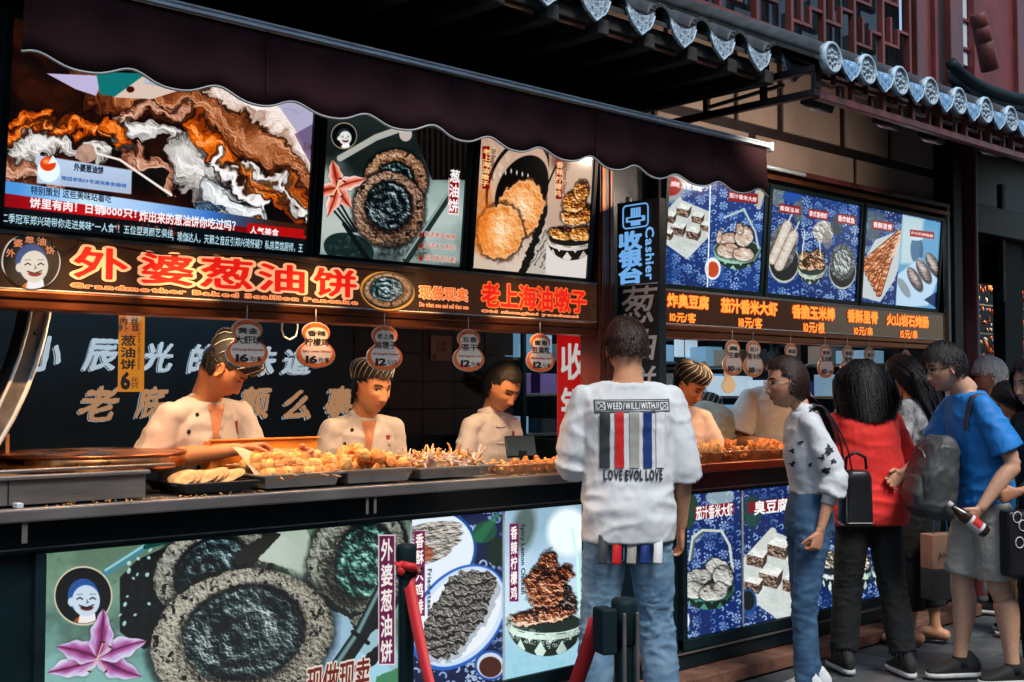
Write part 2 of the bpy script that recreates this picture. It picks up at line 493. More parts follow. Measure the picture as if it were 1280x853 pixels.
    def text(s, t, box, col, halo=None, bold=.02, hw=.08, vert=False, gap=.1, slant=0, aa=None, wob=0):
        ua, va = s.pan.uv(box[0], box[1]); ub, vb = s.pan.uv(box[2], box[3])
        for lay in ([(halo, bold+hw)] if halo else [])+[(col, bold)]:
            for ch, sx, tx, sy, ty, sl in place_text(s.pan, t, (ua, va, ub, vb), vert, gap, slant):
                sd, x0, y0, mn, mx = glyph(ch); h, w = sd.shape
                u0, u1 = tx+(x0)*sx, tx+(x0+w/GR)*sx; v0, v1 = ty+y0*sy, ty+(y0+h/GR)*sy
                a, b = int(max(0, min(u0, u1)*s.W-3)), int(min(s.W, max(u0, u1)*s.W+3)); c, d = int(max(0, v0*s.H)), int(min(s.H, v1*s.H+2))
                if b <= a or d <= c: continue
                U = s.u[c:d, a:b]; Vv = s.v[c:d, a:b]
                Y = (Vv-ty)/sy; X = (U-tx)/sx-sl*(Y-.4)
                gx = (X-x0)*GR-.0; gy = (Y-y0)*GR
                ok = (gx >= 0) & (gy >= 0) & (gx < w-1.01) & (gy < h-1.01)
                gx = np.clip(gx, 0, w-1.02); gy = np.clip(gy, 0, h-1.02); ix = gx.astype(int); iy = gy.astype(int); fx = gx-ix; fy = gy-iy
                D = sd[iy, ix]*(1-fx)*(1-fy)+sd[iy, ix+1]*fx*(1-fy)+sd[iy+1, ix]*(1-fx)*fy+sd[iy+1, ix+1]*fx*fy
                if wob: D = D+wob*perlin(np.stack([X*5, Y*4, X*0+ord(ch) % 9], -1))
                px = 1.0/(abs(sy)*s.H)
                m = np.clip((lay[1]-D)/px+.5, 0, 1)*ok
                m = m[..., None]; s.A[c:d, a:b] = s.A[c:d, a:b]*(1-m)+s.hexc(lay[0])*m
        return s
    def textr(s, t, box, col, bold=.03):
        """a Latin line turned to read downwards"""
        ua, va = s.pan.uv(box[0], box[1]); ub, vb = s.pan.uv(box[2], box[3]); L, (X0, Y0, X1, Y1) = layout(t, .12); kx = (va-vb)/(X1-X0); ky = (ub-ua)/(Y1-Y0)
        for ch, dx, dy in L:
            sd, x0, y0, mn, mx = glyph(ch); h, w = sd.shape; X = (va-s.v)/kx+X0-dx; Y = (s.u-ua)/ky+Y0; gx = (X-x0)*GR; gy = (Y-y0)*GR
            ok = (gx >= 0) & (gy >= 0) & (gx < w-1.01) & (gy < h-1.01)
            if ok.any(): D = sd[np.clip(gy, 0, h-1).astype(int), np.clip(gx, 0, w-1).astype(int)]; s.put(np.clip((bold-D)*ky*s.W+.5, 0, 1)*ok, col)
    def tone(s, g=1.25, lift=-.02, teal=.5):
        """the print's own contrast and slightly teal blacks"""
        A = np.clip(s.A, 0, 1); A = np.clip((A+lift), 0, 1); L_ = A.mean(2, keepdims=True); A = A*(.45+.55*np.clip(L_*2.0, 0, 1))**(g-.1); A = np.clip(A*1.06, 0, 1)
        s.A[:] = np.clip(A+np.array([0, .035, .045])*teal*(1-L_)**2*.8, 0, 1)
    def mesh(s, name, parent=None, glow=1.0, rough=.25, coat=0.0, base=0.0, grain=0.03):
        if grain: s.A = s.A+grain*np.random.RandomState(5).normal(size=s.A.shape[:2])[..., None]*.5
        im = bpy.data.images.new(name, s.W, s.H, alpha=False)
        px = np.ones((s.H, s.W, 4), np.float32); px[..., :3] = np.clip(s.A, 0, 1); im.pixels.foreach_set(px.ravel()); im.pack()
        m = bpy.data.materials.new(name); m.use_nodes = True; nt = m.node_tree; b = nt.nodes['Principled BSDF']
        t = nt.nodes.new('ShaderNodeTexImage'); t.image = im; t.extension = 'EXTEND'
        b.inputs['Roughness'].default_value = rough; b.inputs['Coat Weight'].default_value = coat
        if glow:
            nt.links.new(t.outputs[0], b.inputs['Emission Color']); b.inputs['Emission Strength'].default_value = glow
            b.inputs['Base Color'].default_value = (.02, .02, .02, 1)
            if base: nt.links.new(t.outputs[0], b.inputs['Base Color'])
        else: nt.links.new(t.outputs[0], b.inputs['Base Color'])
        p = s.pan; me = bpy.data.meshes.new(name)
        me.from_pydata([tuple(p.pt(0, 0)), tuple(p.pt(1, 0)), tuple(p.pt(1, 1)), tuple(p.pt(0, 1))], [], [(0, 1, 2, 3)])
        uv = me.uv_layers.new(name='UVMap'); uv.data.foreach_set('uv', [0, 0, 1, 0, 1, 1, 0, 1]); me.materials.append(m)
        return link(name, me, parent)
# ================================================================== materials of the place
M_PAVE = mat('paving_stone', (.062, .072, .078), .62, var=.35, scale=5, bump=.35, bscale=60, rvar=.12)
M_PAVE2 = mat('paving_stone_dark', (.045, .053, .058), .6, var=.35, scale=7, bump=.35, bscale=60, rvar=.12)
M_JOINT = mat('paving_joint', (.018, .02, .022), .9)
M_BLACK = mat('black_lacquer', (.0036, .0135, .0180), .34, var=.25, scale=4, bump=.04, bscale=15, rvar=.12, spec=.3)
M_BLACKM = mat('black_matt', (.0040, .0150, .0195), .6, var=.3, scale=6, spec=.2)
M_TEAL = mat('dark_teal_board', (.008, .045, .068), .45, var=.2, scale=3, rvar=.1)
M_STEEL = mat('brushed_steel', (.25, .235, .225), .38, metal=.6, var=.15, scale=14, bump=.05, bscale=90, stretch=(.2, 1, 1), rvar=.12)
M_STEELD = mat('dull_steel', (.2, .2, .2), .42, metal=.6, var=.25, scale=12, bump=.06, bscale=70, rvar=.12)
M_COPPER = mat('copper_coloured_metal', (.30, .10, .045), .36, metal=1, var=.2, scale=6, bump=.03, bscale=30, stretch=(.3, 1, 1), rvar=.1)
M_ALU = mat('white_aluminium', (.72, .84, .92), .35, metal=.3, var=.1)
M_CANVAS = mat('maroon_canvas', (.030, .010, .0135), .9, var=.28, scale=1.6, bump=.3, bscale=260, spec=.2)
M_PIPE = mat('white_piping', (.55, .6, .62), .6)
M_WOODR = mat('red_brown_lacquered_wood', (.12, .032, .028), .36, var=.4, scale=5, stretch=(1, 1, .3), bump=.1, bscale=30, rvar=.12)
M_WOODD = mat('dark_brown_wood', (.014, .008, .008), .5, var=.4, scale=8, bump=.1, bscale=30)
M_REDW = mat('red_painted_board', (.13, .018, .018), .5, var=.35, scale=3, bump=.12, bscale=25)
M_CREAM = mat('cream_plaster', (.34, .255, .205), .8, var=.14, scale=3, bump=.08, bscale=40)
M_TILE = mat('grey_roof_tile', (.03, .038, .042), .55, var=.5, scale=14, bump=.3, bscale=50)
M_RAFTER = mat('weathered_rafter', (.03, .03, .028), .75, var=.4, scale=9, bump=.2, bscale=50)
M_RAFTERC = mat('orange_board_edge', (.2, .08, .04), .7, var=.4, scale=9)
M_ORN = mat('painted_tile_relief', (.07, .12, .18), .5, col2=(.46, .60, .70), scale=75, bump=.5, bscale=70, detail=2)
M_ORNB = mat('blue_tile_relief', (.05, .18, .4), .5, col2=(.30, .52, .72), scale=60, bump=.5, bscale=60, detail=2)
M_ORNR = mat('pale_tile_rim', (.36, .50, .60), .5, var=.2, scale=30)
M_GLASSD = mat('dark_glass', (.012, .02, .026), .06, var=.2, scale=3)
M_BRICK = mat('brown_kerb_stone', (.15, .068, .045), .8, var=.4, scale=9, bump=.5, bscale=45)
M_WTILE = mat('dark_wall_tile', (.014, .032, .042), .35, var=.25, scale=6, rvar=.1)

# ================================================================== ground
bpy.ops.mesh.primitive_plane_add(size=240, location=(0, 0, -.012)); o = bpy.context.object
o.name = 'pavement'; o.data.materials.append(M_JOINT); tag(o, kind='structure'); pav = o
n = 0
base_slab = {}
def slab_mesh(w, d, m, k):
    b = MB(); e = .006
    b.box(-w/2, w/2, -d/2, d/2, 0, .012)
    me_o = b.build('paving_slab', m, None, .003); return me_o
for k in range(4):
    base_slab[k] = slab_mesh(.592, .292, (M_PAVE, M_PAVE2, M_PAVE, M_PAVE2)[k], k)
used = set()
def slab(x, y, k):
    s = base_slab[k]
    if k not in used: o = s; used.add(k)
    else: o = s.copy(); COL.objects.link(o)
    o.parent = pav; o.location = (x, y, .001+rnd.random()*.003); o.rotation_euler = (R(rnd.uniform(-.25, .25)), R(rnd.uniform(-.25, .25)), 0)
for j in range(14):
    y = -.32-j*.3
    for i in range(40):
        x = 3.9+i*.6+(j % 2)*.3
        px, py = proj((x, y, 0))
        if 600 < px < 1330 and 560 < py < 900 and n < 290: slab(x, y, rnd.randrange(4)); n += 1
# far paving joins into the material beyond
b = MB(); b.box(13, 60, -20, 14, -.011, .003); o = b.build('far_paving', mat('far_paving', (.06, .07, .075), .65, var=.4, scale=3, bump=.3, bscale=8), None); tag(o, kind='structure')

# kerb of stones under the stall front
kerb = empty('stall_kerb', (4.4, -.08, 0), 0, 'brown stone kerb running along the foot of the black food stall', 'kerb')
x = 1.2
while x < 7.5:
    w = rnd.uniform(.38, .62); o = box('kerb_stone', M_BRICK, x, x+w-.006, -.17+rnd.uniform(-.004, .004), .02, .004, .072+rnd.uniform(-.003, .004), None, .006)
    o.parent = kerb; o.matrix_parent_inverse = Matrix.Translation((-4.4, .08, 0)); x += w

# ================================================================== the two counters
def kid(o, root):
    o.parent = root; o.matrix_parent_inverse = Matrix.Translation(-Vector(root.location)); return o
def counter(x0, x1, label, boxes, edge, zt=1.09):
    r = empty('counter', (x0, 0, .05), 0, label, 'counter')
    mb = MB()
    mb.box(x0, x1, .012, .62, .06, 1.045)
    kid(mb.build('cabinet', M_BLACK, None, .004), r)
    # front frame round the light boxes
    mb = MB(); mb.box(x0, x1, -.028, .01, .945, 1.046); kid(mb.build('front_rail', M_BLACK, None, .004), r)
    mb = MB(); mb.box(x0, x1, -.02, .01, .075, .165); kid(mb.build('base_rail', M_BLACK, None, .004), r)
    mb = MB(); mb.box(x0, x1, -.034, -.0205, .152, .158); kid(mb.build('base_trim', M_STEEL, None, 0), r)
    mb = MB(); mb.box(x0, x1, -.031, -.026, .955, .960); kid(mb.build('rail_trim', M_STEELD, None, 0), r)
    mb = MB(); mb.box(x0, x1, -.12, .6, 1.052, zt-.006); kid(mb.build('worktop', edge, None, .004), r)
    mb = MB(); mb.box(x0, x1, -.124, -.095, 1.05, zt+.002); kid(mb.build('worktop_edge', edge, None, .006), r)
    for (a, b2) in boxes:
        mb = MB(); z0, z1 = .172, .94
        mb.box(a-.035, b2+.035, -.022, .011, z1-.004, z1+.004); mb.box(a-.035, a, -.024, .011, z0, z1-.0045)
        mb.box(b2, b2+.035, -.024, .011, z0, z1-.0045); mb.box(a-.035, b2+.035, -.026, .011, z0-.006, z0+.045)
        kid(mb.build('lightbox_frame', M_BLACKM, None, .003), r)
    return r
cL = counter(1.16, 4.13, 'long black counter with steel edge under the grandmother pancake sign', [(1.53, 3.995)], M_STEEL)
cR = counter(4.135, 7.42, 'black counter with copper coloured edge behind the queue on the right', [(4.74, 7.2)], M_COPPER)
for (x, w) in ((1.425, .018), (2.715, .012), (2.752, .012)):
    mb = MB(); mb.box(x-w/2, x+w/2, -.112, -.108, .985, 1.05); kid(mb.build('bracket', M_STEEL, None, .002), cL)
# raised steel griddle housing at the left end
g = empty('griddle_housing', (1.5, .1, 1.09), 0, 'raised steel griddle housing at the left end of the counter', 'griddle')
mb = MB(); mb.box(1.16, 1.875, .005, .6, 1.092, 1.172); kid(mb.build('housing', M_STEEL, None, .004), g)
mb = MB(); mb.box(1.16, 1.885, -.012, .02, 1.1725, 1.186); kid(mb.build('rail', M_STEEL, None, .005), g)
mb = MB(); mb.tube([(1.16, .05, 1.197), (2.0, .05, 1.197)], .006, 8); kid(mb.build('rail', M_STEEL, None), g)
mb = MB(); mb.box(1.413, 1.416, -.0005, .004, 1.093, 1.171); kid(mb.build('seam', M_BLACKM, None), g)
mb = MB(); mb.box(1.405, 1.425, -.1, -.06, 1.0925, 1.108); kid(mb.build('latch', M_ALU, None, .003), g)
# round pan lid
pan_o = empty('griddle_pan', (1.86, .42, 1.175), 0, 'wide round copper toned griddle pan beside the first cook', 'pan')
M_PAN = mat('scorched_copper_pan', (.5, .2, .07), .3, metal=1, var=.6, scale=9, bump=.05, bscale=30, rvar=.15)
mb = MB(); mb.smooth = True
mb.lathe([(.0, .002), (.33, .002), (.335, .006), (.335, .052), (.325, .056), (.2, .062), (0, .066)], 48); mb.build('pan_body', M_PAN, pan_o)
mb = MB(); mb.smooth = True; mb.lathe([(.337, .048), (.343, .052), (.337, .058), (.327, .057)], 48); mb.build('pan_rim', M_COPPER, pan_o)
o = MB().box(1.585, 1.6, .5, .515, 1.2, 1.3).build('wooden_stick', mat('worn_wood', (.32, .17, .09), .7, var=.3), None, .002)
tag(o, 'short wooden stick standing up behind the griddle pan', 'stick')
# exhaust hoop
mb = MB(); pts = []
for k in range(17):
    a = R(-62+k*5.2); pts.append((.72+.9*math.cos(a), 1.92+1.08*math.sin(a)))
for i in range(16):
    (xa, za), (xb, zb) = pts[i], pts[i+1]
    na = Vector((xa-.72, 0, za-1.9)).normalized()*.06; nb = Vector((xb-.72, 0, zb-1.9)).normalized()*.06
    k = [(xa, .18, za), (xb, .18, zb), (xb-nb.x, .18, zb-nb.z), (xa-na.x, .18, za-na.z)]
    mb.add(k+[(p[0], .3, p[2]) for p in k], [(0, 1, 2, 3), (7, 6, 5, 4), (0, 4, 5, 1), (2, 6, 7, 3), (3, 7, 4, 0), (1, 5, 6, 2)])
ho = mb.build('hood', M_STEELD); tag(ho, 'curved steel hood edge hanging at the far left of the kitchen', 'hood')
mb = MB(); mb.smooth = True
for off, rr in ((.0, .008), (-.06, .006)):
    mb.tube([(x+(x-.72)/math.hypot(x-.72, z-1.9)*off, .178, z+(z-1.9)/math.hypot(x-.72, z-1.9)*off) for x, z in pts], rr, 6)
mb.build('rolled_edge', M_ALU, ho)
for k in (4, 9):
    mb = MB(); mb.smooth = True; x, z = pts[k]; q = math.hypot(x-.72, z-1.9)
    c = Vector((x-(x-.72)/q*.03, .176, z-(z-1.9)/q*.03)); mb.tube([c, c+Vector((0, .006, 0))], .006, 8); mb.build('rivet', M_BLACKM, ho)

# ================================================================== kitchen room behind
w = MB(); w.box(.3, 3.86, 1.6, 1.68, 0, 2.2); kb = w.build('kitchen_wall', M_TEAL, None); tag(kb, kind='structure')
w = MB(); w.box(3.86, 5.0, 1.605, 1.7, 0, 2.2); kt = w.build('tiled_wall', M_JOINT, None); tag(kt, kind='structure')
t0 = None
for i in range(5):
    for j in range(8):
        x = 3.865+i*.24; z = .55+j*.16+.003
        if t0 is None:
            t0 = MB().box(0, .235, -.008, 0, 0, .155).build('wall_tile', M_WTILE, None, .0015); o = t0
        else: o = t0.copy(); COL.objects.link(o)
        o.parent = kt; o.location = (x, 1.604-rnd.random()*.002, z)
for nm, a in (('kitchen_side_wall', (.22, .3, .02, 1.7, 0, 2.6)), ('kitchen_partition', (4.5, 4.55, .05, 1.7, 0, 1.2)), ('far_side_wall', (7.42, 7.5, .03, 2.9, 0, 3.9)),
              ('kitchen_ceiling', (.22, 7.5, .15, 2.9, 2.1, 2.16)), ('upper_front_wall', (-3, 4.12, .10, .18, 1.97, 3.4)), ('back_room_wall', (4.5, 7.5, 2.8, 2.9, 0, 2.2)),
              ('left_front_wall', (-4, 1.15, 0.02, .12, 0, 3.4))):
    o = box(nm, M_BLACKM, *a, None, 0); tag(o, kind='structure')

# ================================================================== post between the stalls
post = empty('door_post', (4.2, 0, 0), 0, 'dark red reflective post between the two stalls', 'post')
kid(box('shaft', M_WOODR, 4.1, 4.2, -.03, .1, .05, 2.7, None, .004), post)
kid(box('copper_strip', M_COPPER, 4.112, 4.135, -.036, -.0305, 1.1, 2.66, None, .002), post)
kid(box('copper_strip', M_COPPER, 4.168, 4.18, -.036, -.0305, 1.1, 2.66, None, .002), post)
kid(box('recess_board', M_BLACK, 4.201, 4.575, .06, .12, .05, 2.66, None, .003), post)
kid(box('inner_jamb', M_WOODD, 4.54, 4.578, -.02, .0595, 1.1, 2.6, None, .003), post)
rp = empty('corner_post', (7.55, 0, 0), 0, 'dark brown wooden corner post at the right end of the stall', 'post')
kid(box('shaft', M_WOODD, 7.5, 7.62, -.05, .1, 0, 3.4, None, .006), rp)
kid(box('steel_edge', M_STEELD, 7.425, 7.46, -.045, -.01, 1.1, 2.66, None, .004), rp)

# ================================================================== cream panelled wall above the right stall
cw = box('panelled_wall', M_WOODD, 4.12, 7.5, .03, .12, 2.6, 3.45, None, 0); tag(cw, 'upper wall of cream plaster panels in a dark timber grid', 'wall')
def cp(x0, x1, z0, z1): o = box('plaster_panel', M_CREAM, x0, x1, .012, .0295, z0, z1, None, .004); o.parent = cw
for x0, x1 in ((4.2, 5.33), (5.40, 6.385), (6.425, 7.36)): cp(x0, x1, 2.70, 2.852)
for x0, x1 in ((4.2, 4.62), (4.66, 5.2), (5.24, 5.6), (5.66, 6.24), (6.3, 6.79), (6.84, 7.36)): cp(x0, x1, 2.91, 3.4)
for z in (2.605, 2.655): o = box('copper_moulding', M_COPPER if z < 2.62 else M_WOODR, 4.58, 7.46, -.05, .0295, z, z+.03, None, .004); o.parent = cw
mb = MB(); mb.smooth = True; mb.tube([(5.25, -.06, 2.667), (5.75, -.06, 2.665)], .012, 10); o = mb.build('tube_lamp', M_ALU, cw)

# ================================================================== upper storey
up = box('upper_storey', M_GLASSD, 3.0, 7.14, .12, .2, 3.44, 5.2, None, 0); tag(up, 'dark upper storey behind the lattice window', 'building')
lw = empty('lattice_window', (6, 0, 3.45), 0, 'dark red wooden lattice window above the tiled eave', 'window')
def bar(x0, x1, z0, z1, p=lw, nm='lattice_bar', m=M_WOODR, y0=.02, y1=.055): return kid(box(nm, m, x0, x1, y0, y1, z0, z1, None, .003), p)
for z in (3.46, 4.36): bar(4.4, 7.12, z, z+.035, nm='rail', y0=.012, y1=.06)
for k in range(9): bar(4.42+k*.3325, 4.445+k*.3325, 3.496, 4.359, nm='mullion' if k % 3 == 0 else 'lattice_bar', y0=.015, y1=.058)
for k in range(8):
    x = 4.445+k*.3325
    for q in range(3):
        z = 3.56+q*.27+(k % 2)*.07
        bar(x, x+.19, z, z+.02); bar(x+.17, x+.19, z+.0205, z+.13); bar(x+.1905, x+.3075, z+.11, z+.13)
        bar(x+.08, x+.1, z+.0205, z+.19)
bd = empty('upper_wall_boards', (7.6, 0, 3.4), 0, 'red painted timber boards and posts at the upper right corner', 'wall')
for i, (x0, x1, m, yy) in enumerate(((7.15, 7.33, M_WOODR, .0), (7.335, 7.37, M_REDW, -.03), (7.375, 7.56, M_WOODD, .02), (7.565, 7.74, M_WOODR, -.02), (7.90, 8.02, M_REDW, -.02), (8.025, 8.55, M_REDW, .0), (8.555, 8.7, M_WOODR, -.03), (8.705, 10.5, M_REDW, .01))):
    kid(box('board' if i % 2 else 'post', m, x0, x1, yy, .11, 3.35 if i < 4 else 3.2, 5.4, None, .004), bd)
kid(box('window_pane', mat('pale_sky_pane', (.5, .6, .65), .2), 7.745, 7.895, .03, .06, 3.7, 5.4, None, .002), bd)
for k in range(8): kid(box('pane_bar', M_WOODR, 7.742, 7.898, .015, .029, 3.8+k*.2, 3.82+k*.2, None, .002), bd)
dp = empty('downpipe', (5.6, -1.15, 2.9), 0, 'dark red round downpipe with collars above the tiled eave', 'pipe')
M_PIPER = mat('red_brown_pipe', (.1, .022, .018), .5, var=.4, scale=12, bump=.15, bscale=40)
q0 = hit(1238, 88, -1.0); q1 = hit(1222, 17, -1.0)
a, b2 = Vector(q0), Vector(q1); d = (b2-a)
for (t0_, t1_, r0, r1) in ((0, .55, .048, .043), (.5, .8, .046, .041), (.76, 1.0, .043, .04)):
    mb = MB(); mb.smooth = True; mb.tube([a+d*t0_, a+d*(t0_+.01), a+d*(t1_-.01), a+d*t1_], [r0*.9, r0, r1, r1*.9], 18); kid(mb.build('pipe_section', M_PIPER, None), dp)

# ================================================================== eaves with tiles
def eave(name, x0, x1, d, z, spc, first, label, white, zr):
    r = empty(name, (x0, 0, z), 0, label, 'roof')
    slope = .5; 
    mb = MB(); L = d; a = math.atan(slope)
    mb.prism([(x0, 0), (x1, 0), (x1, .02), (x0, .02)], 0, 0.001) if 0 else None
    mb.add([(x0, -d, z+.012), (x1, -d, z+.012), (x1, .1, z+.012+(d+.1)*slope), (x0, .1, z+.012+(d+.1)*slope),
            (x0, -d, z+.03), (x1, -d, z+.03), (x1, .1, z+.03+(d+.1)*slope), (x0, .1, z+.03+(d+.1)*slope)],
           [(0, 3, 2, 1), (4, 5, 6, 7), (0, 1, 5, 4), (1, 2, 6, 5), (2, 3, 7, 6), (3, 0, 4, 7)])
    kid(mb.build('roof_board', M_RAFTER, None), r)
    n = int((x1-first)/spc)+1
    proto = {}
    for k in range(n):
        x = first+k*spc
        if not proto:
            # cover tile: half round ribbed, running up the slope
            mb = MB(); mb.smooth = True; V = []; F = []; m = 10
            segs = [0, .02, .12, .13, .3, .31, d*1.1]
            for i, t in enumerate(segs):
                rr = .052+(.004 if i % 2 == 0 else 0)
                for j in range(m+1):
                    q = math.pi*j/m; V.append((rr*math.cos(q), t, t*slope+rr*math.sin(q)*.95))
            for i in range(len(segs)-1):
                for j in range(m): F.append((i*(m+1)+j, i*(m+1)+j+1, (i+1)*(m+1)+j+1, (i+1)*(m+1)+j))
            mb.add(V, F); tile = mb.build('cover_tile', M_TILE, None)
            tile.modifiers.new('t', 'SOLIDIFY').thickness = .008
            mb = MB()
            if white:   # toothed arc cap
                for j in range(9):
                    q = math.pi*(j+.5)/9; c, s_ = math.cos(q), math.sin(q)
                    mb.box(-.008, .008, -.012, .012, .046, .062, Matrix.Rotation(math.pi/2-q, 4, 'Y'))
                cap = mb.build('tile_teeth', M_TILE, None, .002)
            else:
                mb.smooth = True
                M90 = Matrix.Rotation(math.pi/2, 4, 'X')
                mb.lathe([(0, .012), (.050, .010), (.054, .018), (.063, .018), (.066, .008), (.062, -.012)], 26, M=M90)
                mb.lathe([(0, .020), (.012, .018), (.014, .012)], 14, M=M90)
                for j in range(8):
                    q = j*math.pi/4; mb.lathe([(0, .017), (.008, .015), (.009, .010)], 8, (.028*math.cos(q), .028*math.sin(q), 0), M=M90)
                cap = mb.build('disc_end', M_ORN, None)
                mb = MB(); mb.smooth = True; mb.lathe([(.053, .0185), (.058, .0215), (.063, .0185), (.0665, .0075)], 26, M=M90)
                rim = mb.build('disc_rim', M_ORNR, None)
            # drip tile: shield between covers
            mb = MB(); S = spc/2-.052; pts = []; nn = 10
            w2 = .075 if white else .073; dep = .064 if white else .056
            for i in range(nn+1):
                t = -1+2*i/nn; pts.append((w2*t, .028*abs(t)**1.5+.004))
            for i in range(nn, -1, -1):
                t = -1+2*i/nn; pts.append((w2*t*.98, -dep*(max(0, 1-abs(t)**1.7))**.75-.004*math.cos(t*9)+.012*abs(t)))
            V = [(px_, 0, pz_) for px_, pz_ in pts]; F = []
            k2 = nn+1
            for i in range(nn): F.append((i, i+1, 2*nn-i, 2*nn+1-i))
            mb.add(V, F); drip = mb.build('drip_tile', M_ORN if white else M_ORNB, None); drip.modifiers.new('t', 'SOLIDIFY').thickness = .012
            mb = MB(); mb.smooth = True
            loop = [Vector((px_, -.008, pz_)) for px_, pz_ in pts[nn+1:]]
            mb.tube(loop, .0035, 5); dr = mb.build('drip_rim', M_ORNR, None)
            # trough tile seen as arc above the drip
            mb = MB(); mb.smooth = True; V = []; F = []
            for i, t in enumerate((0, d*1.1)):
                for j in range(9):
                    q = math.pi+math.pi*j/8; V.append((.07*math.cos(q), t, t*slope+.03+.03*math.sin(q)))
            for j in range(8): F.append((j, j+1, 10+j, 9+j))
            mb.add(V, F); tr = mb.build('trough_tile', M_TILE if white else M_ORNB, None); tr.modifiers.new('t', 'SOLIDIFY').thickness = .01
            proto = dict(tile=tile, cap=cap, drip=drip, dr=dr, tr=tr)
            if not white: proto['rim'] = rim
            objs = proto; fresh = True
        else:
            objs = {}
            for key, v in proto.items(): c = v.copy(); COL.objects.link(c); objs[key] = c
        zz = z+.03
        pos = dict(tile=(x, -d-.0, zz), cap=(x, -d-.004, zz+(0 if white else .0)), rim=(x, -d-.004, zz), drip=(x+spc/2, -d-.008, zz-.014), dr=(x+spc/2, -d-.012, zz-.014), tr=(x+spc/2, -d, zz-.01))
        for key, o in objs.items():
            o.parent = r; o.matrix_parent_inverse = Matrix.Translation(-Vector(r.location)); o.location = pos[key]
            if key in ('cap', 'rim', 'tile'): o.rotation_euler = (0, R(rnd.uniform(-8, 8)) if key != 'tile' else 0, 0)
            if not white and key in ('tile',): o.scale = (1, 1, 1)
    return r
e1 = eave('tiled_eave', .9, 4.14, 1.0, 2.79, .2405, .975, 'dark tiled eave with pale drip tiles above the maroon awning', True, 0)
e2 = eave('tiled_eave', 4.1, 9.6, 1.2, 2.765, .2665, 4.198, 'tiled eave with blue and white disc ends over the cream wall', False, 0)
kid(box('fascia', M_RAFTER, .9, 4.12, -.97, -.93, 2.745, 2.80, None, .004), e1)
for k in range(13):
    x = .85+k*.2512+.235
    kid(box('rafter', M_RAFTER, x-.03, x+.03, -.985, .09, 2.715, 2.77, None, .005), e1)
    if k < 12: kid(box('board_edge', M_RAFTERC, x+.05, x+.19, -.955, -.945, 2.728, 2.742, None, 0), e1)
kid(box('soffit', M_BLACKM, .9, 4.12, -.925, .095, 2.772, 2.785, None, 0), e1)
# fretwork hanging below the right eave
fr = empty('hanging_fretwork', (4.2, -1.15, 2.65), 0, 'red brown carved fretwork board hanging below the blue disc tiles', 'fretwork')
kid(box('bottom_rail', M_WOODR, 4.19, 9.5, -1.165, -1.13, 2.635, 2.668, None, .004), fr)
kid(box('top_rail', M_WOODR, 4.19, 9.5, -1.165, -1.13, 2.752, 2.775, None, .004), fr)
k = 0; x = 4.19
while x < 9.4:
    kid(box('stile', M_WOODR, x, x+.022, -1.16, -1.135, 2.6685, 2.7515, None, .002), fr)
    kid(box('fret', M_WOODR, x+.0225, x+.13, -1.158, -1.138, 2.70, 2.714, None, .002), fr)
    kid(box('fret', M_WOODR, x+.116, x+.13, -1.158, -1.138, 2.7145, 2.7515, None, .002), fr)
    kid(box('fret', M_WOODR, x+.155, x+.169, -1.158, -1.138, 2.6685, 2.72, None, .002), fr)
    kid(box('fret', M_WOODR, x+.1305, x+.21, -1.157, -1.139, 2.726, 2.738, None, .002), fr)
    x += .25
def sloped(name, m, x0, x1, y0, y1, z0, z1, th, root):
    mb = MB(); V = [(x0, y0, z0), (x1, y0, z0), (x1, y1, z1), (x0, y1, z1), (x0, y0, z0+th), (x1, y0, z0+th), (x1, y1, z1+th), (x0, y1, z1+th)]
    mb.add(V, [(0, 3, 2, 1), (4, 5, 6, 7), (0, 1, 5, 4), (1, 2, 6, 5), (2, 3, 7, 6), (3, 0, 4, 7)]); return kid(mb.build(name, m, None, .002), root)
sloped('soffit', M_WOODD, 4.19, 9.5, -1.17, .03, 2.756, 3.356, .012, e2)
for k in range(18):
    x = 4.3+k*.3; sloped('rafter', M_WOODD, x-.022, x+.022, -1.12, .02, 2.74, 3.31, .034, e2)
# left end bracket of the right eave
br = empty('eave_bracket', (4.17, 0, 2.65), 0, 'dark wooden bracket with open frames at the left end of the right eave', 'bracket')
def beam(p, q, w, h, name, m, root):
    p = Vector(p); q = Vector(q); L = (q-p).length
    M = Matrix.Translation(p) @ (q-p).to_track_quat('Y', 'Z').to_matrix().to_4x4()
    mb = MB(); mb.box(-w/2, w/2, 0, L, -h/2, h/2, M); return kid(mb.build(name, m, None, .003), root)
beam((4.175, -1.16, 2.66), (4.175, .01, 2.66), .03, .03, 'lower_beam', M_WOODD, br)
beam((4.175, -1.16, 2.76), (4.175, .01, 2.76), .03, .03, 'upper_beam', M_WOODD, br)
for y in (-1.15, -.9, -.6, -.3): beam((4.175, y, 2.676), (4.175, y, 2.744), .025, .025, 'spindle', M_WOODD, br)
beam((4.175, -1.0, 2.72), (4.175, -.62, 2.695), .02, .014, 'rail', M_WOODD, br)
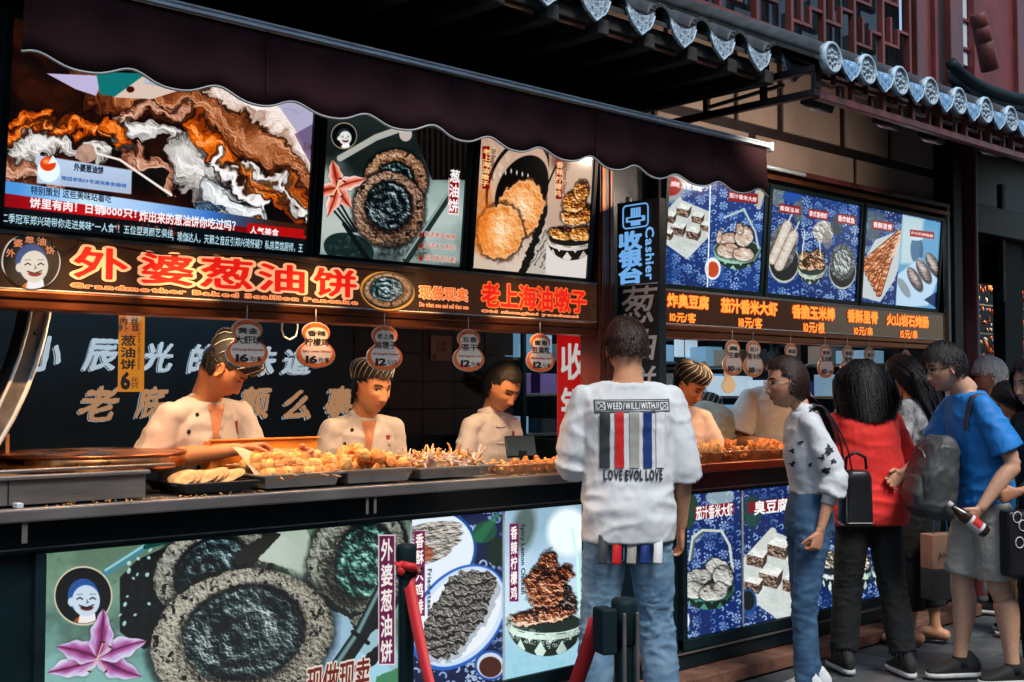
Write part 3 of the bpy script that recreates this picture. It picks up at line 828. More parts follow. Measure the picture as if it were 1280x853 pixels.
# flood lamps
for i, (px, py) in enumerate(((1022, 130), (1110, 153), (1165, 171), (1238, 187))):
    c = hit(px, py, -1.02)
    f = empty('flood_light', c, R(12), ('black floodlight under the eave nearest the awning end', 'black floodlight under the eave, second from the awning', 'black floodlight under the eave, third from the awning', 'small floodlight under the far right of the eave')[i], 'floodlight', 'floodlights under the right eave')
    mb = MB(); mb.box(-.07, .07, -.05, .05, -.022, .018, Matrix.Rotation(R(18), 4, 'X')); mb.build('lamp_housing', M_BLACKM, f, .006)
    mb = MB(); mb.box(-.055, .055, -.035, .035, -.026, -.0225, Matrix.Rotation(R(18), 4, 'X')); mb.build('lamp_glass', M_STEELD, f, .002)
    mb = MB(); mb.box(-.006, .006, -.006, .006, .02, .07); mb.build('mount', M_BLACKM, f)
    L = bpy.data.lights.new('lamp_light', 'SPOT'); L.energy = (9, 17, 17, 14)[i]; L.color = (1, .80, .66); L.spot_size = R(112); L.spot_blend = .8; L.shadow_soft_size = .05
    q = bpy.data.objects.new('lamp_light', L); COL.objects.link(q); q.parent = f; q.location = (0, .03, -.04); q.rotation_euler = (R(88), 0, R(-25 if i == 0 else 0))
# black ridge sweeping over the eave at the far right
rg = empty('roof_ridge', (5.6, -1.2, 2.9), 0, 'black curved tile ridge sweeping over the eave at upper right', 'roof ridge')
for j, (off, rr) in enumerate(((0, .03), (.045, .022), (.08, .022), (.112, .018))):
    mb = MB(); path = []
    for (px, py) in ((1189, 84), (1200, 96), (1216, 108), (1236, 118), (1262, 126), (1300, 133), (1350, 140)):
        p = hit(px, py, -1.0+.03*j); path.append((p[0], p[1], p[2]-off+.02))
    mb.tube(path, rr, 10); kid(mb.build('ridge_tile', M_TILE if j % 2 else M_BLACKM, None), rg)

# ================================================================== the row of houses across the lane, behind the camera
ob = empty('opposite_building', (4, -10.5, 0), 0, 'two storey timber and plaster building across the lane behind the viewer', 'building')
M_OPW = mat('weathered_grey_plaster', (.2, .2, .19), .85, var=.25, scale=1.5)
kid(box('wall', M_OPW, -14, 22, -12.5, -10.5, 0, 6.8, None, 0), ob)
for k in range(14):
    x = -13+k*2.5
    kid(box('window', M_GLASSD, x, x+1.5, -10.49, -10.44, 3.9, 5.6, None, 0), ob); kid(box('shopfront', M_WOODR if k % 2 else M_GLASSD, x, x+1.9, -10.49, -10.42, .1, 2.7, None, 0), ob)
    kid(box('pilaster', M_WOODR, x+2.05, x+2.3, -10.49, -10.3, 0, 6.6, None, 0), ob)
kid(box('roof', M_TILE, -14.5, 22.5, -12.8, -9.7, 6.8, 7.1, None, 0), ob)
# ================================================================== right of the stall: dark shop fronts
o = box('side_shop_wall', M_BLACKM, 7.62, 7.72, .3, .5, 0, 3.3, None, 0); tag(o, 'dark recessed shopfront beside the corner post', 'wall')
col = empty('red_column', (7.9, .1, 0), 0, 'round dark red lacquered column standing right of the stall', 'column')
mb = MB(); mb.smooth = True; mb.lathe([(.1, .02), (.1, .1), (.085, .14), (.08, 3.2)], 24, (7.76, .0, 0)); kid(mb.build('shaft', M_REDW, None), col)
mb = MB(); mb.smooth = True; mb.lathe([(.13, 0), (.13, .08), (.1, .1)], 24, (7.76, .0, 0)); kid(mb.build('column_base', M_PAVE2, None), col)
o = box('lintel_beam', M_WOODD, 7.6, 14, .0, .2, 2.55, 2.75, None, .006); tag(o, 'dark lintel beam running over the open shopfront at right', 'beam')
o = box('lintel_board', M_BLACKM, 7.86, 9.3, .2, .26, 2.24, 2.55, None, .004); tag(o, 'black board hanging above the souvenir shop opening', 'board')
o = box('glass_strip', M_PAVE2, 8.45, 8.5, .06, .099, 2.1, 2.95, None, .002); tag(o, 'narrow pale glass edge above the souvenir shop', 'panel')
o = box('front_pier', M_BLACKM, 8.55, 8.85, .1, .19, 0, 2.55, None, .004); tag(o, 'tall black pier right of the souvenir shop opening', 'pier')
o = box('far_wall', M_BLACKM, 7.6, 16, 3.2, 3.3, 0, 4, None, 0); tag(o, kind='structure')
o = box('upper_shop_wall', M_WOODD, 7.62, 18, .22, .3, 2.75, 5.5, None, 0); tag(o, kind='structure')
o = box('shop_ceiling', M_BLACKM, 7.6, 14, .3, 3.2, 2.8, 2.85, None, 0); tag(o, kind='structure')
o = box('step_edge', M_PAVE2, 7.62, 8.9, -.02, .3, .0, .1, None, .008); tag(o, 'low stone step below the recessed shopfront', 'step')
# ================================================================== painters for the food pictures
def calico(I, m, cell=26, seed=1, col='c4d8f0', dens=.55, rot=0):
    cell = cell*1.15
    """white flower and dot pattern on blue cloth"""
    out = np.zeros(I.X.shape)
    for cs, ph, kind in ((cell, 0, 0), (cell*.62, 3.1, 1), (cell*.4, 7.7, 2)):
        x = I.X/cs+ph; y = I.Y/cs+ph*.7+np.floor(x)*.37
        ix = np.floor(x); iy = np.floor(y)
        h = np.sin(ix*127.1+iy*311.7+seed*13.7)*43758.5; h = h-np.floor(h)
        g = np.sin(ix*269.5+iy*183.3+seed*7.3)*24634.6; g = g-np.floor(g)
        dx = (x-ix-.35-.3*h); dy = (y-iy-.35-.3*g); r = np.hypot(dx, dy); t = np.arctan2(dy, dx)+h*6
        if kind == 0: mm = ((np.abs(r-.27) < .085) & (np.cos(7*t) > -.25)) | ((r > .05) & (r < .13))
        elif kind == 1: mm = ((np.abs(r-.24) < .07) & (np.cos(t*.5) > .2)) | ((np.abs(r-.38) < .05) & (np.cos(9*t) > .3) & (h > .4))
        else: mm = r < .2
        out = np.maximum(out, mm*(h < dens)*(1.0 if kind < 2 else .75))
    return I.put(out*m*np.clip(.75+I.n(cell*2, seed, 2)*.9, .2, 1), col, .8)
def pancake(I, cx, cy, rx, ry, rot=0, outer=('16100c', '4e3a2c', 'a08468', 'ddcfb8'), inner=('040c10', '1c3038', '5a7c80', 'c8dcdc'), seed=1, inr=.66, off=(0, 0), grain=7):
    big = max(rx, ry)*1.15; I = I.crop(cx-big, cy-big, cx+big, cy+big)
    if I is None: return
    wob = I.n(rx*.5, seed+9, 3)*.05
    d, t = I.rad(cx, cy, rx, ry, rot); d = d+wob
    m = np.clip((1-d)*min(rx, ry)/1.5, 0, 1)
    I.put(np.clip((1.10-d)*9, 0, 1), '05080a', .6)
    dome = np.clip(1-np.abs(d-.84)/.22, 0, 1)**.6
    I.food(m, outer, grain, seed, 4.5, dome=dome*.75+.1*np.cos(t+2.2))
    pit = I.n(grain*1.6, seed+15, 4); I.put(m*np.clip((pit-.22)*9, 0, 1), outer[0], .8); I.put(m*np.clip((I.n(grain*.8, seed+16, 3)-.2)*7, 0, 1)*np.clip(-np.sin(t+.6)+.3, 0, 1), outer[3], .55)
    d2, t2 = I.rad(cx+off[0], cy+off[1], rx*inr, ry*inr, rot); d2 = d2+wob
    m2 = np.clip((1-d2)*rx*inr/2.5, 0, 1)
    spiral = np.sin(d2*17+t2+I.n(rx*.35, seed+4, 3)*3.2)
    h = spiral*.22+I.n(grain*1.4, seed+5, 5)*.9
    tone = np.clip(.34+(I.relief(h*grain, .5)-.5)*.75+.24*spiral*(.5+I.n(rx*.3, seed+12, 3))+.16*(1-d2)+I.n(rx*.45, seed+6, 4)*.6, 0, 1)
    I.putc(m2, I.ramp(tone, inner))
    I.put(np.clip((1-np.abs(d2-.97)/.1), 0, 1)*np.clip(.4-np.sin(t2), 0, 1), '020608', .75)
    return I
def wings(I, blobs, cols=('1c0402', '5a1a08', 'a84a1c', 'f0b07a', 'ffeedd'), seed=1, sc=10, ra=.28):
    if cols[0] in ('3a3a35', '8a3c14'): ra, sc = .11, 13
    I0 = I
    for i, (cx, cy, rx, ry, rot) in enumerate(blobs):
        big = max(rx, ry)*1.3; I = I0.crop(cx-big, cy-big, cx+big, cy+big)
        if I is None: continue
        wob = I.n(rx*.5, seed+i, 3)*.22
        d, t = I.rad(cx, cy, rx, ry, rot); d = d+wob; m = np.clip((1-d)*min(rx, ry)/1.5, 0, 1)
        I.put(np.clip((1.15-d)*6, 0, 1), '120806', .5)
        dome = np.clip(1-d*d, 0, 1)**.5
        h = I.n(sc, seed+i+20, 5)
        sh = I.relief((dome*rx*.5+h*sc*.9), ra, -60)
        I.putc(m, I.ramp(np.clip(sh*.9+h*.3-.05, 0, 1), cols))
        I.put(m*np.clip((h-.25)*6, 0, 1)*np.clip(sh*2-1, 0, 1), 'fff6ea', .7)
def bowl(I, cx, cy, rx, ry, depth, col='dce8e0', dark='2a3a34', seed=1, slots=16):
    """woven or slotted bowl: side wall, then opening"""
    I = I.crop(cx-rx*1.1, cy-ry*1.3, cx+rx*1.1, cy+depth*1.3+ry)
    if I is None: return
    side = np.clip(I.ell(cx, cy, rx, depth*1.25)*(I.Y > cy)+I.ell(cx, cy, rx, ry), 0, 1)
    tt = np.clip((I.X-cx)/rx, -1, 1); ang = np.arcsin(tt); yy = (I.Y-cy-ry*np.sqrt(np.clip(1-tt*tt, 0, 1)))/depth
    lattice = (np.sin(ang*slots+yy*5) > -.1)*(np.sin(ang*slots-yy*5) > -.2)
    lattice = np.maximum(lattice, (np.abs(yy-.12) < .09)); shade = .62+.38*np.cos(ang+.5)
    C = I.hexc(col)[None, None]*shade[..., None]
    I.putc(side, I.hexc(dark)[None, None]*shade[..., None]); I.putc(side*lattice, C)
    I.put(I.ell(cx, cy, rx, ry)-I.ell(cx, cy, rx*.93, ry*.88), col); I.put(I.ell(cx, cy, rx*.93, ry*.88), dark)
def label_v(I, s, x0, y0, x1, y1, bg='8e1458', fg='fff4ec', border='f4e8ee', hw=.0, bold=.03, rnd_=True, tilt=0):
    I.put(I.poly([(x0-1.2, y0-1.5), (x1+1.2, y0-1.5), (x1+1.2, y1+1.5), (x0-1.2, y1+1.5)]), border) if border else None
    I.put(I.poly([(x0, y0), (x1, y0), (x1, y1), (x0, y1)]), bg)
    w = (x1-x0)*.12; I.text(s, (x0+w, y0+2, x1-w, y1-2), fg, vert=True, bold=bold)
def logo(I, cx, cy, r, bg='0b1316', rim='e8dcc0', face='cfe2f2', hair='2d62b8', txt='f0d0e0', apron='f6f6f6', shirt='c8542a'):
    I = I.crop(cx-r*1.2, cy-r*1.2, cx+r*1.2, cy+r*1.2)
    I.put(I.ell(cx, cy, r*1.04, r*1.06), rim); I.put(I.ell(cx, cy, r*.99, r*1.0), bg)
    fx, fy = cx+r*.08, cy+r*.12
    disc = I.ell(cx, cy, r*.97, r*.98)
    I.put(disc*I.ell(fx, fy+r*.92, r*.46, r*.35), shirt); I.put(disc*I.poly([(fx-r*.2, fy+r*.55), (fx+r*.34, fy+r*.5), (fx+r*.42, fy+r), (fx-r*.3, fy+r)]), apron)
    I.put(I.ell(fx-r*.08, fy-r*.12, r*.56, r*.62), hair); I.put(I.ell(fx-r*.5, fy+r*.1, r*.13, r*.16), face)
    I.put(I.ell(fx+r*.02, fy+r*.06, r*.5, r*.56), face)
    I.put(I.ell(fx+r*.02, fy-r*.26, r*.47, r*.2), hair, .0)
    dk = '141c24'
    for sx in (-.2, .26):
        I.put(I.seg([(fx+(sx-.1)*r, fy+r*.0), (fx+sx*r, fy-r*.06), (fx+(sx+.1)*r, fy+r*.0)], r*.022, .6), dk)
        I.put(I.seg([(fx+(sx-.1)*r, fy-r*.17), (fx+(sx+.1)*r, fy-r*.18)], r*.014, .6), dk, .5)
    I.put(I.seg([(fx+r*.05, fy+r*.02), (fx+r*.1, fy+r*.12), (fx+r*.03, fy+r*.14)], r*.016, .6), dk, .7)
    I.put(I.ell(fx+r*.05, fy+r*.28, r*.24, r*.13)*(I.Y > fy+r*.27), '8c1c18'); I.put(I.seg([(fx-r*.22, fy+r*.22), (fx+r*.04, fy+r*.3), (fx+r*.3, fy+r*.2)], r*.02, .6), dk)
    for i, ch in enumerate('外婆葱油饼'):
        a = R(-158+i*32); x = cx+r*.78*math.cos(a); y = cy+r*.80*math.sin(a); s = r*.15
        I.text(ch, (x-s, y-s, x+s, y+s), txt, bold=.03)
def flower(I, cx, cy, s, cols, rots=(-95, -20, 35, 150, 205), inner='7a1440', st='e8c8a0'):
    for i, a in enumerate(rots):
        t = R(a); L = s*(1+.12*math.sin(i*2.3)); al = ((I.X-cx)*math.cos(t)+(I.Y-cy)*math.sin(t))/L; ac = (-(I.X-cx)*math.sin(t)+(I.Y-cy)*math.cos(t))/s
        ac = ac-(.16 if i % 2 else -.13)*al*al; w = .25*np.clip(np.sin(math.pi*np.clip(al, 0, 1)**.72), 0, 1)**.85*(1+.10*np.sin(al*19+i)); v = np.abs(ac)/(w+1e-4)
        m = np.clip((1-v)*w*s/1.3+.2, 0, 1)*(al > .01)*(al < 1)
        I.put(np.clip((1.25-v)*3, 0, 1)*(al > .05)*(al < 1.02), '101814', .25)
        sh = np.clip(v*.75+.12+.25*I.n(5, i, 4, a, 4)+(.12 if i % 2 else 0), 0, 1); I.putc(m, I.ramp(sh, cols)); I.put(m*np.exp(-(ac/.018)**2), inner, .7); I.put(m*np.clip(al-.7, 0, 1), cols[-1], .5)
    for a in (-70, -40, 60, 120): x, y = cx+math.cos(R(a))*s*.34, cy+math.sin(R(a))*s*.34; I.put(I.seg([(cx, cy), (x, y)], .7), st); I.put(I.ell(x, y, 2.4, 1.1, a+70), '6a2010')
def pan_px(pxl, pxr, z0, z1, y0, y1=None):
    return Panel(hit(pxl[0], pxl[1], y0)[0], hit(pxr[0], pxr[1], y0)[0], z0, z1, y0, y1)

GREY = ('10100e', '3e3a34', '8c887c', 'd8d4c8')
def wood_screen(): pass

# ================================================================== lower light boxes
def prints_lower():
    z0, z1, y = .216, .936, -.006
    P = Panel(1.53, hit(511, 750, y)[0], z0, z1, y); I = Print(P, 760, (.45, .55, .47))
    t = np.clip((I.Y-700)/140, 0, 1); I.putc(np.ones_like(I.X), I.ramp(np.clip(t+I.n(60, 2, 4)*.5, 0, 1), ['6c8a72', '7ba089', '5f8478', '86b8b4']))
    I.put(np.clip(I.n(9, 5, 3)*2-.5, 0, 1), '486050', .35)
    # dark woven basket
    I.put(I.poly([(150, 722), (172, 700), (225, 676), (345, 664), (350, 700), (260, 760), (180, 812), (150, 790)]), '081417')
    I.put(I.poly([(150, 722), (172, 700), (225, 676), (345, 664), (350, 700), (260, 760), (180, 812), (150, 790)])*np.clip(np.sin((I.X+I.Y*.9)/4.2)*np.sin((I.X-I.Y*1.2)/5.5)+.1, 0, 1), '1c3a40', .8)
    I.put(I.seg([(132, 716), (182, 684)], (5, 4.5)), '4f8f9c'); I.put(I.seg([(132, 713), (182, 681)], 1.4), '9fd6dc')
    I.put(I.seg([(182, 684), (240, 668)], 3), '1e6a60')
    for k in range(26):
        x = rnd.uniform(150, 236); y_ = 760-(x-150)*.62+rnd.uniform(-50, 24)
        I.put(I.ell(x, y_, rnd.uniform(1, 2.6), rnd.uniform(1.5, 3.6), rnd.uniform(20, 60)), 'bfe8e4', .9)
    # table cloth and napkins right
    I.put(I.poly([(395, 720), (478, 770), (512, 853), (512, 930), (380, 930), (360, 820)]), '9fc4cf')
    I.put(I.poly([(330, 640), (380, 655), (440, 790), (400, 830), (380, 760)]), 'b4c4b4')
    # back pancakes
    I.warp(3, 7)
    pancake(I, 265, 712, 78, 58, -28, ('14140f', '4a4840', '98988a', 'd8dcd0'), seed=3)
    I.put(I.poly([(292, 692), (338, 664), (352, 668), (330, 700), (300, 712)]), '3d3a34'); I.put(I.poly([(322, 700), (352, 668), (392, 700), (398, 722), (350, 708)]), 'c3cfc2')
    I.put(I.poly([(322, 700), (352, 668), (392, 700), (398, 722), (350, 708)])*np.clip((I.X-350)/60, 0, 1), '8fae9c', .7)
    I.put(I.ell(452, 716, 58, 84, 18), '0c1816')
    pancake(I, 446, 706, 62, 80, 16, ('12140f', '44443a', '8e9284', 'd0d8cc'), ('07120f', '1c4238', '4c9080', 'c4ecdc'), seed=5, inr=.62, off=(10, -4))
    I.put(I.poly([(398, 745), (432, 765), (448, 800), (420, 853), (390, 853)]), '9cc2d8'); I.put(I.poly([(402, 742), (440, 768), (446, 778), (410, 760)]), '2c3a34')
    I.put(I.poly([(440, 812), (484, 830), (520, 900), (410, 900)]), 'a8d8ec'); I.put(I.poly([(440, 838), (478, 800), (474, 826), (450, 846)]), '0a1420')
    I.put(I.poly([(470, 846), (500, 834), (512, 870), (470, 900)]), '4f9a6c')
    # main pancake
    pancake(I, 302, 800, 116, 88, -14, ('16140f', '5a544a', 'a8a494', 'e8e6d8'), ('060c0e', '22363c', '64787a', 'dce6dc'), seed=7, inr=.68, off=(4, -8), grain=6)
    for k in range(34):
        a = rnd.uniform(0, 6.28); rr = rnd.uniform(.74, .95); x = 302+116*rr*math.cos(a); y_ = 800+84*rr*math.sin(a)
        I.put(I.ell(x, y_, rnd.uniform(1.2, 4.2), rnd.uniform(1, 3.2), rnd.uniform(0, 90)), '0c0b09', .8)
    I.unwarp()
    I.put(I.seg([(486, 722), (452, 792), (392, 880)], (9, 11)), '1d2c2e'); I.put(I.seg([(482, 722), (448, 790), (388, 878)], (2.4, 3.2), 3), '8fb8b8', .75); I.put(I.seg([(441, 790), (460, 804)], 2.6), '0a1112')
    logo(I, 104, 745, 35)
    flower(I, 122, 822, 60, ['7c1f6c', 'a84a90', 'd0b0e0', 'e8f0ff'], rots=(31, 155, 203, -27, -76))
    I.text('现做现卖', (384, 835, 462, 862), 'a02818', halo='ecdccc', hw=.06, slant=.1)
    label_v(I, '外婆葱油饼', 474, 670, 493, 830)
    I.tone(1.6); kid(I.mesh('lightbox_print', None, .68, .3), cL)
    # second: steak
    P = Panel(hit(513, 750, y)[0], hit(627.5, 750, y)[0], z0, z1, y-.001); I = Print(P, 420, (.04, .12, .36))
    I.put(np.clip(I.n(40, 2, 3)+.3, 0, 1), '123f8a', .6); calico(I, np.ones_like(I.X), 24, 3)
    I.put(I.ell(535, 690, 62, 54, -20), '1c55b0'); I.put(I.ell(535, 690, 58, 50, -20), 'dfeaf4')
    for i, (cx, cy, rx, ry, ro) in enumerate(((540, 662, 38, 9, -8), (543, 672, 36, 9, -10), (545, 683, 32, 8, -14), (540, 695, 26, 8, -20))):
        I.food(I.ell(cx, cy, rx, ry, ro), ('1e1a16', '5a544c', 'b0aaa0', 'e8e4dc'), 5, i, 4, 2.5, ro)
    I.put(I.ell(530, 692, 12, 10), 'b84820', .7)
    I.put(I.ell(606, 665, 16, 13, -35), '1e6a48'); I.put(I.seg([(598, 672), (622, 645)], (7, 3)), '2c8a5c', .7); I.put(I.ell(622, 690, 14, 18), '163c2c')
    I.put(I.ell(573, 772, 74, 52, -52), '2a66c8'); I.put(I.ell(574, 771, 70, 48.5, -52), 'c8daf0'); I.put(I.ell(574, 771, 64, 43, -52), 'e4ecf2')
    I.warp(7, 9)
    steak = I.poly([(561, 722), (580, 712), (612, 716), (622, 728), (616, 742), (608, 762), (606, 775), (588, 792), (574, 812), (560, 826), (534, 820), (524, 806), (530, 780), (545, 752)])
    I.put(np.clip(I.poly([(566, 726), (584, 716), (616, 722), (626, 734), (612, 774), (592, 797), (578, 816), (564, 830), (534, 826), (524, 812)]), 0, 1), '8c98a4', .6)
    I.food(steak, ('14100c', '3c3630', '76706a', 'b8b4ae'), 6, 3, 4.2)
    for k in range(8):
        y0 = 722+k*12.5; pts = [(520+j*12, y0+14-j*1.2+2.6*math.sin(j*1.3+k)) for j in range(10)]
        I.put(steak*I.seg(pts, 1.3, 1.8), '0a0706', .85); I.put(steak*I.seg([(a, b_-2.8) for a, b_ in pts], .9, 2), 'c4bcb2', .35)
    I.unwarp(); I.put(I.ell(613, 832, 20, 19), '2c5ab4'); I.put(I.ell(613, 832, 17, 16), 'c8d4e0'); I.put(I.ell(613, 834, 14, 13), '6a2c1c')
    label_v(I, '香酥大鸡排', 518, 664, 531, 770, border=None); I.textr('Fried steak', (534.5, 712, 539.5, 766), '34426a')
    I.tone(); kid(I.mesh('lightbox_print', None, .8, .3), cL)
    # third: lemon chicken
    P = Panel(hit(630, 750, y)[0], hit(729.5, 740, y)[0], z0, z1, y-.002); I = Print(P, 380, (.7, .82, .9))
    g = np.clip((I.Y-650)/180, 0, 1); I.putc(np.ones_like(I.X), I.ramp(g+I.n(50, 3, 3)*.2, ['8fb0c4', 'b8d4e8', 'c4dce8', '8ec0d4']))
    I.put(I.ell(655, 660, 14, 30, 10, 8), '56645c', .8); I.put(I.ell(710, 665, 26, 30, 0, 8), 'e8f2f8'); I.put(np.clip((I.Y-800)/20, 0, 1)*np.clip(I.n(8, 3, 3)+.6, 0, 1), '9fd0e0', .7)
    I.put(I.seg([(715, 662), (722, 700), (724, 760), (716, 800)], 1.6), 'c8f0e4')
    bowl(I, 682, 778, 48, 15, 34, 'cfe6da', '36443a', slots=11)
    I.warp(5, 7)
    wings(I, [(690, 748, 26, 20, -20), (700, 752, 22, 22, 10)], ('150a08', '3a2420', '6a4c44', 'b09c90', 'e8e0d8'), 3)
    wings(I, [(684, 745, 22, 16, -25), (698, 722, 22, 13, -35), (684, 708, 13, 20, 12), (672, 730, 16, 22, 20), (690, 730, 18, 14, 0)], ('1c0402', '5c1608', '9c3c18', 'e09868', 'ffeedd'), 11, 7)
    wings(I, [(664, 772, 28, 11, -12), (694, 768, 26, 10, -8)], ('2a0804', '6c2410', 'b45c30', 'e8b890', 'fff4e8'), 31, 6)
    I.unwarp(); calico(I, I.poly([(630, 765), (650, 780), (700, 800), (728, 780), (728, 790), (690, 812), (640, 800)]), 8, 3, 'e8fff6', .9)
    label_v(I, '香辣柠檬鸡', 637, 655, 648, 752, border=None); I.textr('Spicy Lemon Chicken', (650, 656, 656.5, 742), '2c2c34')
    I.tone(); kid(I.mesh('lightbox_print', None, .84, .3), cL)
    for px in (512, 628.7):
        c = hit(px, 750, y)[0]; kid(box('print_divider', M_ALU, c-.005, c+.005, y-.008, y, z0, z1, None, 0), cL)
    # ---- right counter
    def dumpling_basket(I):
        calico(I, np.ones_like(I.X), 15, 6); I.put(I.ell(862, 640, 10, 22, 10), '1f5a44'); I.put(I.ell(900, 622, 18, 10), 'b8c8b8', .7)
        I.put(I.seg([(862, 700), (866, 672), (878, 663), (902, 664), (912, 682), (916, 715)], 1.7), 'c4ccbc')
        I.put(I.seg([(864, 700), (868, 675), (879, 667)], 1.2), '6a7466')
        bowl(I, 885, 735, 33, 13, 22, '4a9c84', '123c30', slots=10)
        wings(I, [(898, 712, 18, 13, 30), (872, 722, 18, 11, -10), (904, 722, 13, 15, -20), (868, 738, 16, 11, 5), (893, 740, 19, 12, -8)], ('3a3a35', '9c9a94', 'cfcfc9', 'eeeeea', 'ffffff'), 5, 9)
        I.put(I.ell(890, 732, 3, 7), '4a3c30', .6); I.put(I.ell(853, 776, 9, 14), 'e0e8f0'); I.put(I.ell(852, 777, 7, 11), 'd8401c')
    P = Panel(hit(852, 720, y)[0], hit(926, 720, y)[0], .22, .932, y); I = Print(P, 330, (.05, .2, .52)); I.put(np.clip(I.n(30, 2, 3)+.4, 0, 1), '0c3f9c', .7)
    dumpling_basket(I)
    I.put(I.poly([(868, 634), (917, 628), (917, 643), (868, 650)]), 'a81020'); I.text('茄汁香米大虾', (870, 633.5, 916, 645), 'ffffff', bold=.03)
    I.tone(); kid(I.mesh('lightbox_print', None, .8, .3), cR)
    def tofu(I, s=1, ox=0, oy=0, seed=1):
        I.food(I.poly([(ox+0*s, oy+38*s), (ox+38*s, oy-4*s), (ox+96*s, oy+20*s), (ox+96*s, oy+60*s), (ox+52*s, oy+106*s), (ox+42*s, oy+100*s), (ox+0*s, oy+70*s)]), ('8c9490', 'b8c0bc', 'd0d6d2', 'e4e8e4'), 20, seed, .6)
        I.put(I.seg([(ox-2*s, oy+40*s), (ox+38*s, oy-4*s)], 4*s), 'c8ccc4')
        for (x, y_, q) in ((18, 26, 1), (44, 14, 1.1), (70, 28, .95), (34, 48, 1.15), (62, 56, 1.1), (14, 58, .9), (84, 44, .8)):
            x = ox+x*s; y_ = oy+y_*s; a = 11*s*q
            I.put(I.poly([(x-a, y_-a*.2), (x-a, y_+a*.9), (x+a*.7, y_+a*1.35), (x+a*.8, y_+a*.2)]), '3a2822')
            I.food(I.poly([(x-a, y_-a*.2), (x-a, y_+a*.9), (x+a*.7, y_+a*1.35), (x+a*.8, y_+a*.2)]), ('1c120e', '4a342c', '8a6a58', 'c4aa98'), 5, seed+3, 4)
            I.food(I.poly([(x-a, y_-a*.2), (x-a*.2, y_-a*.9), (x+a*1.3, y_-a*.5), (x+a*.8, y_+a*.25)]), ('a8aca8', 'd0d4ce', 'e8eae4', 'fbfbf6'), 9, seed+5, 2)
            I.put(I.poly([(x+a*.8, y_+a*.2), (x+a*.7, y_+a*1.35), (x+a*1.15, y_+a*.7), (x+a*1.3, y_-a*.5)]), '5a4438')
    P = Panel(hit(929, 720, y)[0], hit(1012, 720, y)[0], .22, .932, y-.001); I = Print(P, 330, (.05, .2, .52))
    calico(I, np.ones_like(I.X), 15, 8); I.put(I.ell(940, 640, 12, 20), '1c5a48', .8)
    tofu(I, 1.05, 926, 668, 3); I.put(I.ell(935, 752, 11, 16), '1c55a0'); I.put(I.ell(935, 751, 8, 12), '101c18')
    I.put(I.poly([(935, 628), (990, 622), (990, 637), (935, 642)]), 'a81020'); I.text('臭豆腐', (943, 627, 985, 639), 'ffffff', bold=.03)
    I.tone(); kid(I.mesh('lightbox_print', None, .8, .3), cR)
    P = Panel(hit(1014, 720, y)[0], 7.2, .22, .932, y); I = Print(P, 480, (.05, .2, .5))
    calico(I, np.ones_like(I.X), 13, 9)
    for k, px in enumerate((1040, 1075, 1105, 1140, 1160)):
        bowl(I, px, 712, 15, 8, 22, 'c8d8d8', '1c3444', slots=10); wings(I, [(px-4, 700, 9, 12, 20), (px+5, 702, 8, 12, -10)], ('2c241c', '6a5a48', 'b0a48c', 'e0dcd0', 'ffffff'), k, 6)
    I.put(I.seg([(1128, 690), (1150, 722)], 4), 'b4b8ac'); I.put(I.seg([(1060, 690), (1082, 722)], 3), 'b4d0b8')
    I.tone(); kid(I.mesh('lightbox_print', None, .9, .3), cR)
    c = hit(927.5, 720, y)[0]; kid(box('print_divider', M_ALU, c-.005, c+.005, y-.008, y, .22, .932, None, 0), cR)
    return dumpling_basket, tofu
dumpling_basket, tofu = prints_lower()

# ================================================================== menu screens above the signs
def screen(label, x0, x1, painter, res, z0=1.975, z1=2.55, y0=0, y1=-.052, glow=.8, fr=.026, name='menu_screen'):
    P = Panel(x0, x1, z0, z1, y0, y1)
    r = empty(name, ((x0+x1)/2, .04, z0), 0, label, 'screen')
    fy = .012
    d = (P.V/np.linalg.norm(P.V))
    def slab(ua, ub, va, vb, n0, n1, nm, m, bev=.003):
        mb = MB(); V = [P.O+P.U/P.w*a+d*b_+P.N*c for c in (n0, n1) for a, b_ in ((ua, va), (ub, va), (ub, vb), (ua, vb))]
        mb.add(V, [(0, 3, 2, 1), (4, 5, 6, 7), (0, 1, 5, 4), (1, 2, 6, 5), (2, 3, 7, 6), (3, 0, 4, 7)]); return kid(mb.build(nm, m, None, bev), r)
    slab(-fr, P.w+fr, -fr, P.h+fr, -.05, -.004, 'back_housing', M_BLACKM)
    slab(-fr, P.w+fr, -fr, -.0005, -.0035, fy, 'bezel', M_BLACK); slab(-fr, P.w+fr, P.h+.0005, P.h+fr, -.0035, fy, 'bezel', M_BLACK)
    slab(-fr, -.0005, 0, P.h, -.0035, fy-.001, 'bezel', M_BLACK); slab(P.w+.0005, P.w+fr, 0, P.h, -.0035, fy-.001, 'bezel', M_BLACK)
    I = Print(P, res); painter(I); I.tone(1.35, -.03); kid(I.mesh('screen_picture', None, glow, .12), r)
    return r
